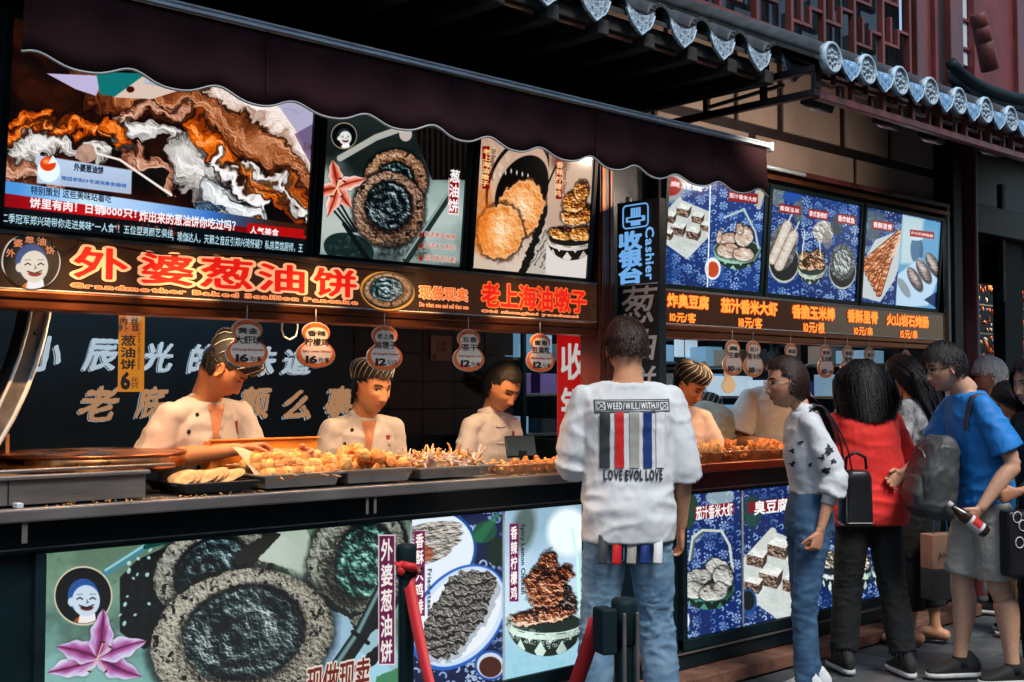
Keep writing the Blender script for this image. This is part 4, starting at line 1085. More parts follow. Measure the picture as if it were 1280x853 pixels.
def paint_tv(I):
    one = np.ones_like(I.X)
    I.putc(one, I.ramp(np.clip(.5+I.n(60, 2, 4, 30, 2)*1.0, 0, 1), ['0c0404', '2a0e08', '5a2410', '3c1a12']))
    I.warp(26, 34, 2); X1, Y1 = I.X0, I.Y0; I.warp(9, 9, 5); I.X0, I.Y0 = X1, Y1
    def strip(pts, w, cols, seed, sc=13, amp=3):
        m = I.seg(pts, w, 3); I.put(I.seg(pts, (w[0]+3, w[1]+3), 6), '120605', .7); I.food(m, cols, sc, seed, amp, 2.2, math.degrees(math.atan2(pts[-1][1]-pts[0][1], pts[-1][0]-pts[0][0])), dome=np.clip(I.seg(pts, (w[0]*.5, w[1]*.5), w[0]), 0, 1))
    W_ = ('2a2624', '8a8480', 'd0ccc8', 'f8f6f4'); O_ = ('3a0c02', 'a83c08', 'e8701c', 'ffd0a0'); T_ = ('30140c', '80442c', 'c09078', 'f0dcd0')
    strip([(120, 110), (230, 125), (330, 180), (400, 230)], (26, 44), ('1c0804', '6a2c14', 'a05830', 'd8a888'), 4, 18, 2)
    strip([(260, 108), (320, 128), (360, 165), (398, 205)], (12, 16), ('604038', 'a88878', 'd8c8c0', 'f4ece8'), 5, 12)
    strip([(150, 150), (190, 130), (220, 140)], (12, 8), T_, 6); strip([(20, 170), (60, 160), (100, 155)], (12, 8), O_, 7)
    strip([(20, 190), (70, 178), (130, 196)], (14, 10), W_, 8); strip([(30, 150), (60, 145)], (10, 6), O_, 9)
    strip([(60, 165), (95, 158), (130, 162), (150, 180)], (7, 9), O_, 10, 8); strip([(10, 210), (40, 215), (70, 225)], (16, 12), T_, 11)
    strip([(160, 165), (200, 170), (240, 182)], (12, 9), W_, 12); strip([(145, 175), (152, 188)], (9, 9), W_, 13); strip([(130, 150), (150, 165), (148, 185)], (8, 6), O_, 14, 8)
    strip([(230, 195), (262, 225), (290, 260)], (26, 30), W_, 15, 16, 2.4); strip([(275, 240), (300, 262), (330, 275)], (18, 14), ('4a4c50', 'a0a4a8', 'dce0e0', 'ffffff'), 16, 14)
    strip([(240, 160), (275, 190), (310, 225), (372, 262)], (12, 12), O_, 17, 9); strip([(300, 205), (340, 225), (380, 255)], (11, 14), ('3c1004', 'a84414', 'f08c3c', 'ffe0c0'), 18, 9)
    strip([(268, 195), (300, 228), (335, 262)], (5, 5), ('50403c', 'b0a8a4', 'f0ecec', 'ffffff'), 19, 8); strip([(300, 200), (335, 215), (384, 268)], (4, 6), W_, 20, 8)
    strip([(170, 200), (200, 215), (212, 232)], (16, 12), T_, 21); strip([(330, 290), (360, 300), (384, 296)], (12, 12), ('3c1004', 'a04014', 'e0803c', 'e8c0a0'), 22)
    strip([(10, 240), (40, 232)], (12, 10), ('280a04', '5c2410', '84482c', 'b08468'), 23)
    I.put(I.poly([(165, 215), (205, 212), (216, 245), (160, 238)]), '16110f', .85)
    for k in range(10): I.put(I.ell(rnd.uniform(255, 375), rnd.uniform(215, 290), rnd.uniform(3, 8), rnd.uniform(2, 4), rnd.uniform(10, 60)), '14181c', .85)
    I.put(I.ell(268, 260, 13, 9, 15), '18283c'); I.food(I.ell(268, 260, 12, 8, 15), ('0a1420', '20344c', '4c6480', 'a0b8d0'), 4, 3, 4)
    I.unwarp()
    I.food(I.ell(108, 192, 13, 12, -10), ('3a2822', '7c5c50', 'b89484', 'd8c0b4'), 20, 3, .5); I.put(I.seg([(118, 182), (121, 192), (150, 200), (214, 244)], (1.2, 1.6)), 'e0d8d0')
    # top right: violet cloth, teal and title corner
    I.put(I.poly([(345, 128), (375, 115), (400, 120), (400, 185), (380, 178)]), 'a4a0b8'); I.put(I.poly([(368, 168), (400, 150), (400, 215), (388, 205)]), '6a5478', .8)
    I.put(I.poly([(58, 92), (130, 95), (120, 120), (95, 112)]), 'b0a8c8'); I.put(I.poly([(120, 90), (185, 92), (150, 122), (125, 118)]), '1c8484'); I.put(I.poly([(178, 96), (225, 113), (190, 124), (142, 122)]), 'c8b4a8'); I.put(I.ell(163, 112, 5, 4), '701810')
    I.text('即将播出', (182, 99, 212, 110), 'dfe8ee', halo='28406a', hw=.05); I.text('高清', (356, 135, 378, 144), 'c8c8d8', halo='68688a', bold=.0, hw=.04)
    # caption box
    I.put(I.poly([(47, 194), (165, 213), (164, 243), (46, 229)], 2), 'aebfd6'); I.put(I.poly([(76, 200), (164, 215), (163, 241), (75, 232)], 2)*np.clip((I.Y-205)/40, 0, 1), '8c9cb4', .6)
    I.put(I.ell(61, 213, 14, 15), 'd8e8fa'); I.put(I.ell(60, 205, 10, 9), 'e84a18'); I.put(I.poly([(60, 205), (66, 194), (72, 203)]), 'd8e8fa'); I.put(I.ell(58, 202, 4, 3, 0, 3), 'ffb080', .7)
    I.text('外婆葱油饼', (93, 204, 129, 218), '10182c', bold=.03); I.text('豫园老街59号湖滨美食楼1楼', (77, 220, 158, 235), '1c4c9c', bold=.01)
    # banners
    g = I.poly([(6, 226), (240, 258), (388, 282), (388, 290), (240, 268), (5, 240)], 1)
    I.putc(I.poly([(0, 225), (390, 283), (390, 300), (0, 242)], 1), I.ramp(np.clip((I.X-20)/330, 0, 1), ['4c8cc8', 'b8d4f0', '98b8e0', '3c70b8', '60301c']))
    I.putc(I.poly([(0, 241), (390, 296), (390, 316), (0, 259)], 1), I.ramp(np.clip((I.X)/390, 0, 1), ['b81020', 'e01c20', 'c81418', 'a81018', 'c83020']))
    I.text('特别策划 这些美味站着吃', (39, 232, 139, 254), '14233c', bold=.01)
    I.text('饼里有肉！日销1000只！', (38, 247, 170, 273), 'ffffff', bold=.035); I.text('炸出来的葱油饼你吃过吗？', (175, 263, 294, 289), 'ffffff', bold=.03)
    I.put(I.poly([(309, 279), (380, 287), (379, 303), (308, 297)]), 'd81818'); I.text('人气美食', (313, 283, 348, 296), 'ffffff', bold=.03)
    I.put(I.poly([(0, 258), (390, 300), (390, 330), (0, 292)]), '1c2228'); I.put(I.poly([(150, 276), (230, 286), (225, 296), (140, 288)])*np.clip(I.n(5, 2, 3)*3, 0, 1), 'c04830', .8)
    I.text('二季冠军郑兴琦带你走进美味“一人食”！五位型男颜艺俱佳', (2, 266, 216, 298), 'b8dcf8', bold=.015); I.text('，瑜伽达人，天籁之音反引郑兴琦怀疑？私房菜馆厨师，王', (216, 289, 378, 316), 'b8dcf8', bold=.015)
    I.A = np.clip((I.A-.03)*1.12, 0, 1)
screen('large food programme screen at the far left under the awning', 1.382, 2.5, paint_tv, 820, 1.975, 2.62, y1=-.06)
def paint_s2(I):
    one = np.ones_like(I.X)
    I.putc(one, I.ramp(np.clip((I.Y-150)/180+I.n(60, 2, 3)*.25, 0, 1), ['3a4442', '2c3634', '8ca09a', 'a8b8b4', '4c5c5a']))
    I.put(I.poly([(400, 210), (450, 240), (440, 320), (395, 320)], 20), 'b4bcb4', .8)
    I.put(I.poly([(500, 250), (560, 260), (580, 330), (500, 330)], 12), 'aebab4', .7)
    I.put(I.ell(436, 312, 32, 20, 15), '2c4440'); I.put(I.ell(436, 312, 30, 18, 15)*np.clip(I.n(6, 3)*2, 0, 1), '5c7c70', .7)
    I.put(I.poly([(515, 158), (600, 168), (600, 225), (540, 225)]), '15110f'); I.put(I.poly([(515, 158), (600, 168), (600, 225), (540, 225)])*(np.sin(I.X/1.1) > .2), '5a3c2c', .6)
    I.put(I.seg([(425, 198), (470, 172), (510, 158)], 4), 'a8a8a0'); I.put(I.ell(507, 168, 8, 9), 'd8c8c0', .8)
    I.warp(2.5, 6)
    pancake(I, 495, 225, 40, 38, 20, ('1c0f0a', '5c3828', 'a87c60', 'e0c4a4'), seed=2, inr=.6, grain=5)
    pancake(I, 486, 262, 46, 48, 0, ('140c0a', '4a3024', '9c7860', 'd8c8b8'), ('04080a', '1c282c', '64767a', 'dce6e8'), seed=3, inr=.66, off=(0, -4), grain=4.5)
    I.unwarp(); I.put(I.poly([(480, 300), (530, 300), (540, 325), (470, 322)], 8)*np.clip(I.n(4, 3)+.6, 0, 1), '1a2020', .6)
    for k in range(3): I.put(I.seg([(416+k*5, 262-k*3), (440+k*3, 290)], 1.3), '20262a')
    I.put(I.seg([(430, 280), (458, 322)], (2.5, 3.5)), '20282a'); I.put(I.seg([(568, 235), (508, 325)], (4, 4.5)), '3c4846'); I.put(I.seg([(566, 233), (506, 323)], 1.2), '8ca09c')
    flower(I, 421, 235, 36, ['a82810', 'd06048', 'e0a898', 'f4dcd8'], rots=(-92, -25, 62, 100, 172), inner='7a1408')
    logo(I, 430, 170, 15.5, face='d8d8d4', hair='3c4448', txt='f0b090', rim='d8c0a8')
    I.put(I.poly([(561, 223), (575, 224), (573, 269), (560, 268)], 2), 'f0e0e0'); I.put(I.poly([(562, 224), (574, 225), (572, 267), (561, 266)], 1.5), 'b81c20')
    I.text('葱油饼', (563, 210, 572.5, 267), 'ffffff', vert=True, bold=.03)
    for i, s in enumerate(('精选老面发酵', '古法手工制作', '现做现卖')):
        y = 288+i*15.5-(2 if i else 0); I.put(I.ell(526, y+6, 2.2, 3.4), 'b83020'); I.text(s, (531, y+1, 569, y+12), 'b83c2c', halo='f4ece4', hw=.05, bold=.01, slant=.08, gap=.25)
    I.A = np.clip((I.A-.04)*1.1, 0, 1)
screen('scallion pancake screen with orange lily and small face logo', 2.563, 3.265, paint_s2, 520, 1.975, 2.60, y1=-.058)
def paint_s3(I):
    one = np.ones_like(I.X); left = I.poly([(560, 150), (688, 150), (680, 400), (560, 400)])
    I.putc(one, I.ramp(np.clip((I.Y-170)/160+I.n(50, 2, 3)*.2, 0, 1), ['b0907c', 'c4a890', 'b89c8c', 'c8b8ac']))
    I.put(left*np.clip((I.n(6, 2, 3, 60, 4))*2, 0, 1), 'e0c8b0', .5)
    I.put(left*I.ell(655, 232, 33, 50, 25), 'c0a08c'); I.put(left*I.ell(652, 238, 30, 46, 25), '1c100e'); I.put(left*(I.ell(648, 230, 38, 60, 20)-I.ell(648, 232, 35, 57, 20)), '2c1a16')
    for k in range(7): I.put(left*I.ell(618+k*7, 214+abs(k-3)*2, 1, 3), 'd8ccc0')
    I.warp(5, 8)
    cake = ('6a2408', 'd07830', 'f4b880', 'fff0e0')
    for i, (cx, cy, rx, ry, ro) in enumerate(((650, 262, 30, 40, 25), (625, 290, 30, 36, 10))):
        d, t = I.rad(cx, cy, rx, ry, ro); d = d+I.n(12, i, 3)*.1; m = np.clip((1-d)*12, 0, 1)*left
        I.put(np.clip((1.12-d)*8, 0, 1)*left, '3a1a0c', .7); I.food(m, cake, 8, i+2, 2.6, dome=np.clip(1.15-d, 0, 1)); I.put(m*np.clip(1-np.abs(d-.93)/.09, 0, 1), 'f0c8a0', .6)
    I.put(left*I.ell(600, 268, 14, 38, 8, 10)*np.clip(I.n(5, 5)+.7, 0, 1), 'd86c1c', .9); I.put(left*I.ell(606, 300, 14, 22, 8, 8), 'e07c28', .4)
    I.put(left*I.poly([(655, 330), (690, 270), (690, 350), (650, 350)]), 'b8b0a4'); I.put(left*I.seg([(683, 262), (652, 345)], (4, 5)), '302824'); I.put(left*I.poly([(660, 330), (684, 285), (686, 340)])*(np.sin(I.X+I.Y*.6) > .5), '4c443c', .6)
    I.put(left*I.poly([(590, 318), (640, 342), (590, 345)]), 'c8b4a0')
    I.unwarp()
    rt = 1-left; I.put(rt*(np.abs(I.X-(686-(I.Y-180)*.04)) < 1.0), 'e8dcd0')
    I.put(rt*I.ell(715, 325, 40, 30, 0, 8), 'd4ccc8'); I.put(rt*I.ell(700, 200, 12, 16, 0, 8), '5c2c1c', .5)
    bowl(I, 714, 298, 30, 11, 22, 'd8d0c8', '3c2c24', slots=9)
    I.putc(left*0, I.A)
    wings(I, [(722, 268, 22, 14, -10), (718, 252, 16, 14, -30), (727, 238, 10, 14, 10)], ('200602', '7c2c08', 'd07820', 'fcc078', 'fff0d8'), 3, 6)
    wings(I, [(704, 292, 20, 9, 5), (728, 292, 18, 10, -8)], ('2c0a02', '8c3c0c', 'd88c30', 'fcc888', 'fff0d8'), 13, 6)
    I.put(I.seg([(700, 196), (684, 232)], 1), '281814')
    label_v(I, '老上海油墩子', 603, 183, 612, 236, 'b81410', 'ffd890', None); I.textr('Old Shanghai Youdunzi', (613.5, 186, 617.5, 226), '7c3c2c')
    label_v(I, '香辣柠檬鸡', 695, 199, 702.5, 249, 'b01414', 'ffc890', None); I.textr('Spicy Lemon Chicken', (704, 200, 707.5, 243), '8a4c3c')
    I.A = np.clip((I.A-.03)*1.08, 0, 1)
screen('screen of golden fried cakes and lemon chicken right of the lily screen', 3.336, 4.035, paint_s3, 480, 1.977, 2.60, y1=-.058)
def red_tab(I, s, box, col='c01820'):
    x0, y0, x1, y1 = box; I.put(I.poly([(x0-1.5, y0-1), (x1+1.5, y0+2.5), (x1+1.5, y1+1), (x0-1.5, y1-2.5)], 1), col); I.text(s, (x0, y0+1, x1, y1-1), 'ffffff', bold=.03)
def paint_r1(I):
    I.A[:] = I.hexc('0c3c94'); I.put(np.clip(I.n(30, 2, 3)+.3, 0, 1), '1858b8', .6); calico(I, np.ones_like(I.X), 14, 5)
    I.put(I.poly([(815, 200), (870, 215), (850, 250), (815, 262)], 8), '9aa0a0'); left = I.X < 885
    tofu(I, .68, 824, 252, 2); I.put(I.ell(838, 233, 14, 12), 'd01c10'); I.text('臭豆腐', (838, 226, 878, 240), 'ffffff')
    wings(I, [(888, 250, 3, 3, 0)], ('3a3a35', '9c9a94', 'cfcfc9', 'eeeeea', 'ffffff'))
    I.put(I.poly([(889, 180), (958, 180), (948, 400), (884, 400)]), '0e48a4'); calico(I, I.poly([(889, 180), (958, 180), (948, 400), (884, 400)]), 13, 9)
    I.put(I.poly([(944, 238), (958, 236), (950, 262), (946, 262)]), 'b8b8a8')
    bowl(I, 921, 312, 29, 14, 20, '9cc8b4', '1c4c3c', slots=9)
    I.put(I.seg([(906, 272), (930, 262), (944, 290), (948, 310)], 1.3), 'b8c8c0')
    wings(I, [(909, 300, 14, 9, -20), (930, 296, 12, 14, 20), (912, 314, 18, 10, 5), (930, 318, 14, 9, 0), (899, 296, 4, 10, 10), (925, 286, 5, 8, -10)], ('8a3c14', 'b89880', 'd8c8bc', 'f4f0ea', 'ffffff'), 5, 6)
    I.put(I.ell(891, 336, 10, 14), 'e8eef4'); I.put(I.ell(891, 337, 7.5, 10), 'dc5020')
    I.put(np.abs(I.X-(886-(I.Y-300)*.03)) < .8, 'e8f0f8'); red_tab(I, '茄汁香米大虾', (912, 240, 946, 254))
screen('menu screen with white tofu cubes, first right of the cashier sign', 4.59, 5.392, paint_r1, 420, 1.99, 2.555, y1=-.045)
def paint_r2(I):
    I.A[:] = I.hexc('0c3c94'); I.put(np.clip(I.n(30, 2, 3)+.3, 0, 1), '1c5cbc', .6); calico(I, np.ones_like(I.X), 13, 15)
    I.put(I.ell(972, 245, 9, 14), '7c8480', .8); I.put(I.ell(998, 262, 6, 18), '707874', .8); I.put(I.ell(990, 246, 12, 7), '1a5cc0')
    bowl(I, 980, 328, 19, 26, 14, 'c4c8c0', '30383a', slots=14)
    I.put(I.ell(979, 308, 17, 30, 8), '5a6062'); calico(I, I.ell(979, 308, 17, 30, 8), 6, 2, 'd0d4d0')
    for (a, b_) in (((984, 282), (966, 325)), ((992, 294), (974, 333))):
        I.put(I.seg([a, b_], 6.4), '6a4c3c'); I.food(I.seg([a, b_], 5.8), ('8c6c54', 'c4b4a4', 'e0dcd4', 'f8f8f4'), 9, 2, 1.2, dome=I.seg([a, b_], 1.5, 9)); I.put(I.seg([(a[0]+1, a[1]-4), (a[0]+7, a[1]-16)], .8), 'e0dcd0')
    I.food(I.ell(1029, 290, 13, 14), ('3c3430', '8c8078', 'd0ccc8', 'f8f8f8'), 5, 4, 3); I.put(I.ell(1034, 300, 6, 12), '84807c', .8)
    bowl(I, 1015, 334, 18, 12, 17, 'ccd4c8', '345448', slots=10); wings(I, [(1006, 322, 8, 8, 0), (1022, 320, 9, 9, 0), (1014, 330, 12, 9, 0), (1004, 332, 7, 6, 0), (1025, 331, 7, 7, 0)], ('2c1408', '7c4824', 'c08858', 'f0d0b0', 'fff0e0'), 5, 5)
    I.put(I.seg([(1002, 325), (1006, 290)], .8), 'd0d8d0'); I.put(I.seg([(1026, 322), (1024, 300)], .8), 'd0d8d0')
    bowl(I, 1053, 338, 17, 24, 14, 'b8c0c0', '1c2c30', slots=14); I.put(I.ell(1053, 328, 16, 22), '4c5458'); calico(I, I.ell(1053, 328, 16, 23)-I.ell(1053, 328, 12, 18), 5, 2, 'd0d8d8')
    I.food(I.ell(1053, 328, 11, 16), ('14181a', '4c5456', '9ca4a4', 'e0e8e8'), 4, 6, 5, 2, 70)
    I.put(I.ell(1046, 282, 8, 12), '50585a', .8)
    red_tab(I, '香甜玉米', (975, 256, 999, 268)); red_tab(I, '泰式香辣虾', (1012, 262, 1034, 275)); red_tab(I, '香炸鱿鱼', (1048, 268, 1068, 281))
screen('menu screen with three baskets of snacks in the middle of the right row', 5.459, 6.355, paint_r2, 420, 1.99, 2.555, y1=-.045)
def paint_r3(I):
    I.A[:] = I.hexc('0c3c94'); calico(I, np.ones_like(I.X), 12, 25)
    I.put(I.poly([(1085, 262), (1108, 268), (1098, 300), (1082, 300)], 4), '607078', .8)
    plate = I.poly([(1078, 330), (1094, 300), (1120, 290), (1136, 300), (1118, 350), (1100, 378), (1078, 372)])
    I.put(plate, 'c0c8cc'); 
    for i in range(7):
        a = (1126-i*2.5, 290+i*6); b_ = (1078+i*3.4, 330+i*6.3)
        I.put(I.seg([a, b_], 3.6), '2c0c04'); I.food(I.seg([a, b_], 3.1), ('481404', 'a84414', 'd88450', 'f8d0b0'), 6, i, 3, 2, 140); I.put(I.seg([(a[0]+1, a[1]-1), (a[0]+9, a[1]-11)], .7), 'e8d8c8')
    I.put(I.poly([(1128, 268), (1182, 280), (1175, 400), (1118, 400)]), '5c9cc4'); rr = I.poly([(1128, 268), (1182, 280), (1175, 400), (1118, 400)])
    I.put(rr*I.poly([(1128, 268), (1155, 274), (1148, 330), (1125, 330)], 5), 'b8d0d8'); I.put(rr*I.ell(1146, 312, 8, 18), '1c5488', .7); I.put(rr*I.ell(1146, 298, 8, 3), 'c8dce8')
    I.put(rr*I.poly([(1120, 345), (1150, 322), (1172, 350), (1160, 382), (1120, 386)], 2), 'b8d4ec'); I.put(rr*I.poly([(1155, 375), (1178, 360), (1178, 390)]), '10408c')
    for (cx, cy) in ((1143, 348), (1154, 338), (1166, 330)): I.put(I.ell(cx+1, cy+2, 7, 17, -28), '1c1c24', .7); I.food(I.ell(cx, cy, 6, 15, -28), ('2c2424', '6c5c5c', 'a89c9c', 'e0dcdc'), 6, 3, 2, dome=I.ell(cx-1, cy-2, 3, 11, -28, 4))
    I.put(I.ell(1130, 360, 5, 14, -30), '8898a0')
    red_tab(I, '香酥里脊', (1092, 276, 1115, 289)); red_tab(I, '火山石烤香肠', (1139, 288, 1166, 298))
screen('menu screen with grilled skewers at the right end of the row', 6.425, 7.335, paint_r3, 400, 1.99, 2.555, y1=-.045)

# ================================================================== sign strips and copper beams
M_SIGNB = mat('sign_glass_amber_glow', (.016, .014, .014), .08, var=.2, scale=3, emit=(.30, .10, .035), estr=.10)  # weak amber emission stands in for warm reflections on the board
def beam_sign(x0, x1, z0, zm, z1, label, name='shop_sign'):
    r = empty(name, (x0, 0, z0), 0, label, 'sign')
    kid(box('copper_beam', M_COPPER, x0, x1, -.02, .1, z0, z0+(zm-z0)*.52, None, .004), r)
    kid(box('copper_beam', M_COPPER, x0, x1, -.028, .1, z0+(zm-z0)*.54, zm, None, .005), r)
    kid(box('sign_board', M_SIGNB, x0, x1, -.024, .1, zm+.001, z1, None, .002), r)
    kid(box('silver_trim', M_ALU, x0, x1, -.0275, -.0245, zm+.001, zm+.005, None, 0), r)
    kid(box('top_trim', M_STEEL, x0, x1, -.027, .1, z1+.0005, z1+.012, None, 0), r)
    return r
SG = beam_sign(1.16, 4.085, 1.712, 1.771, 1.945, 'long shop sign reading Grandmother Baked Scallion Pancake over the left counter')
M_RED = mat('lit_red_letter', (.35, .008, .004), .4, emit=(.85, .012, .006), estr=.75)
M_HALO = mat('lit_peach_border', (.5, .28, .16), .4, emit=(1.0, .43, .20), estr=.78)
M_HALO2 = mat('lit_orange_letter', (.4, .1, .03), .4, emit=(.95, .15, .02), estr=.75)
SP = Panel(1.3, 4.1, 1.776, 1.95, -.0245)
for ch, bx in (('外', (94, 308, 158, 350)), ('婆', (178, 316, 240, 357)), ('葱', (252, 321, 314, 362)), ('油', (324, 329, 379, 366)), ('饼', (393, 335, 444, 372))):
    lettering(SP, ch, bx, M_RED, .028, .003, SG, M_HALO, .07, name='sign_letter')
lettering(SP, 'Grandmother Baked Scallion Pancake', (89, 353.5, 446, 381), M_HALO2, .03, .003, SG, M_HALO, .06, gap=.2, name='sign_letter')
lettering(SP, '现做现卖', (524, 357, 584, 377), M_HALO2, .03, .003, SG, M_HALO, .05, name='sign_letter'); lettering(SP, 'Do what one and sell that one', (524, 378, 585, 387), M_HALO2, .02, .003, SG, M_HALO, .04, name='sign_letter')
lettering(SP, '老上海油墩子', (602, 353, 732, 391), M_RED, .03, .003, SG, M_HALO2, .05, name='sign_letter'); lettering(SP, 'Old shanghai youdunzi', (602, 387, 722, 398.5), M_HALO2, .02, .003, SG, M_HALO, .07, gap=.2, name='sign_letter')
def disc_print(cx, cy, rx, ry, y, fn, name, parent, glow, res=360):
    c = hit(cx, cy, y); a = hit(cx-rx, cy, y); b_ = hit(cx+rx, cy, y); t = hit(cx, cy-ry, y)[2]; bt = hit(cx, cy+ry, y)[2]
    P = Panel(a[0], b_[0], bt, t, y); I = Print(P, res); fn(I); o = I.mesh(name, None, glow, .3)
    n = 40; V = []; UV = []
    for k in range(n):
        q = 2*math.pi*k/n; u, v = .5+.5*math.cos(q), .5+.5*math.sin(q); V.append(tuple(P.pt(u, v))); UV.append((u, v))
    V2 = [tuple(Vector(v)+Vector((0, .006, 0))) for v in V]
    me = bpy.data.meshes.new(name); me.from_pydata(V+V2, [], [tuple(range(n))]+[(i, i+n, (i+1) % n+n, (i+1) % n) for i in range(n)]); uvl = me.uv_layers.new(name='UVMap')
    data = [c for k in range(n) for c in UV[k]]+[c for i in range(n) for k in (i, i, (i+1) % n, (i+1) % n) for c in UV[k]]
    uvl.data.foreach_set('uv', data); me.materials.append(o.data.materials[0]); o.data = me
    o.parent = parent; o.matrix_parent_inverse = Matrix.Translation(-Vector(parent.location)); return o
disc_print(39, 327, 37, 34, -.032, lambda I: logo(I, 39, 327, 35.5, face='e4dccc', hair='1c4c84', txt='e88860', rim='f0e0d0', shirt='e86820'), 'logo_disc', SG, .75)
disc_print(485, 364, 33.5, 24.5, -.032, lambda I: (I.put(np.ones_like(I.X), 'f0a040'), I.put(I.ell(485, 364, 31, 22.5), '14100e'), pancake(I, 485, 363, 31, 22, 0, ('180c06', '5c341c', 'a87850', 'f0d8c0'), ('04080a', '1c2c30', '5c7478', 'e8f4f4'), seed=8, inr=.72, grain=4, off=(-2, -1))), 'pancake_disc', SG, .85)
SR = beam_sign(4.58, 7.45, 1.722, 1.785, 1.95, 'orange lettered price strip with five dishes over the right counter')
M_ORL = mat('lit_amber_letter', (.5, .2, .03), .4, emit=(1.0, .33, .035), estr=.95); M_ORH = mat('lit_amber_border', (.5, .08, .01), .4, emit=(.75, .09, .004), estr=.8)
for s, bx in (('炸臭豆腐', (834, 367, 885, 387)), ('茄汁香米大虾', (901, 373, 971, 395)), ('香脆玉米棒', (990, 381, 1043, 401)), ('香酥里脊', (1059, 387, 1097, 405)), ('火山岩石烤肠', (1108, 392, 1160, 410))):
    lettering(Panel(4.58, 7.4, 1.79, 1.95, -.0245), s, bx, M_ORL, .035, .003, SR, M_ORH, .05, name='sign_letter')
for s, bx in (('10元/客', (837, 390, 869, 404)), ('18元/客', (923, 396, 952, 411)), ('10元/根', (1004, 402, 1030, 417)), ('10元/串', (1067, 408, 1090, 420)), ('15元/串', (1125, 412, 1146, 424))):
    lettering(Panel(4.58, 7.4, 1.79, 1.95, -.0245), s, bx, M_ORL, .02, .003, SR, M_ORH, .04, name='sign_letter')

# ================================================================== kitchen back wall lettering
M_WL = mat('white_wall_letter', (.62, .68, .72), .5, emit=(.55, .68, .78), estr=.5); M_OL = mat('peach_wall_letter', (.62, .36, .2), .5, emit=(.8, .40, .19), estr=.35); M_WB = mat('blue_white_edge', (.25, .42, .6), .5); M_DK = mat('letter_dark_gap', (.01, .02, .03), .6)
KP = Panel(.5, 3.86, 1, 2, 1.598)
def wall_char(ch, bx, m):
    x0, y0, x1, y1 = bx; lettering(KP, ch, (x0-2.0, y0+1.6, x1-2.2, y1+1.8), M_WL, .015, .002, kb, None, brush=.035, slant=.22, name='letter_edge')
    lettering(KP, ch, (x0-1.3, y0+1.0, x1-1.3, y1+1.0), M_DK, .02, .005, kb, None, brush=.035, slant=.22, name='letter_gap')  # dark copy set between the letter face and its pale edge
    lettering(KP, ch, bx, m, .035, .008, kb, None, brush=.03, slant=.22, name='wall_letter')
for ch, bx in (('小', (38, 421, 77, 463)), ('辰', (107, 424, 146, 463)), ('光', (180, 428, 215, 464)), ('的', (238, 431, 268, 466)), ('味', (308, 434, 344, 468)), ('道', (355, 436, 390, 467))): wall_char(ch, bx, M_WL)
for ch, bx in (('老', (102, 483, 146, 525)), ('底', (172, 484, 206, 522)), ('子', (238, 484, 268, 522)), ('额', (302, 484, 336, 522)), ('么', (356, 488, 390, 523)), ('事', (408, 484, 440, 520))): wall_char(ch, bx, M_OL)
P_ = Panel(*[hit(538, 440, 1.59)[0], hit(564, 440, 1.59)[0]], hit(550, 451, 1.59)[2], hit(550, 420, 1.59)[2], 1.585); I = Print(P_, 160, (.62, .52, .47))
I.text('口罩', (546, 427, 557, 434), '3a2c28'); I.text('请佩戴', (545, 435, 558, 440), '5a4842'); I.put(I.ell(543, 446, 2, 3), '3a2c28'); o = I.mesh('wall_notice', None, 0, .7, base=1); tag(o, 'small pale paper notice stuck on the dark tiled wall', 'notice')
o.modifiers.new('t', 'SOLIDIFY').thickness = .003
# cable loop hanging under the beam
mb = MB(); mb.smooth = True; mb.tube([tuple(hit(x, y, .3)) for x, y in ((353, 400), (352, 412), (355, 421), (362, 425), (370, 420), (372, 410), (371, 400))], .004, 6); o = mb.build('cable', M_ALU); tag(o, 'white cable loop hanging down beside the lemon chicken tag', 'cable')
# electric wire drawn across the sign
mb = MB(); mb.smooth = True; mb.tube([tuple(hit(x, y, -.035)) for x, y in ((0, 292), (64, 297), (66, 310), (80, 316), (96, 308), (97, 300), (200, 318), (330, 322), (400, 332), (520, 342))], .0028, 5); o = mb.build('cable', M_BLACKM); tag(o, 'thin black cable running along the top of the shop sign', 'cable')

# ================================================================== hanging price tags
M_TAGW = mat('tag_face', (.95, .84, .72), .7); M_TAGG = mat('tag_back_grey', (.35, .39, .4), .5); M_TAGR = mat('tag_red_rim', (1, .19, .03), .45); M_TAGO = mat('tag_orange_rim', (1, .3, .05), .45); M_TAGE = mat('tag_clear_edge', (.6, .68, .72), .3); M_INK = mat('black_ink', (.02, .014, .012), .6); M_INKR = mat('red_ink', (.45, .06, .02), .6)
def gourd(k=1.0):
    pts = []
    for i in range(48):
        t = i/48*2*math.pi; pts.append(t)
    out = []
    n = 26
    def wd(s):  # half width at height s 0..1 bottom..top
        a = math.sqrt(max(0, 1-((s-.30)/.305)**2))*.5 if abs(s-.30) < .305 else 0
        b_ = math.sqrt(max(0, 1-((s-.78)/.225)**2))*.36 if abs(s-.78) < .225 else 0
        c = .27 if .3 < s < .85 else 0
        w = max(a, b_, c*(1-abs(s-.56)*1.2) if .42 < s < .72 else 0)
        return w
    ss = [i/n for i in range(n+1)]
    ws = [wd(s) for s in ss]
    ws = [0.02]+[(ws[i-1]+2*ws[i]+ws[i+1])/4 for i in range(1, n)]+[.1]
    L = [(-w, s) for s, w in zip(ss, ws)]; Rr = [(w, s) for s, w in zip(ss, ws)][::-1]
    return [(x, s-.5) for x, s in L+Rr]
GP = gourd()
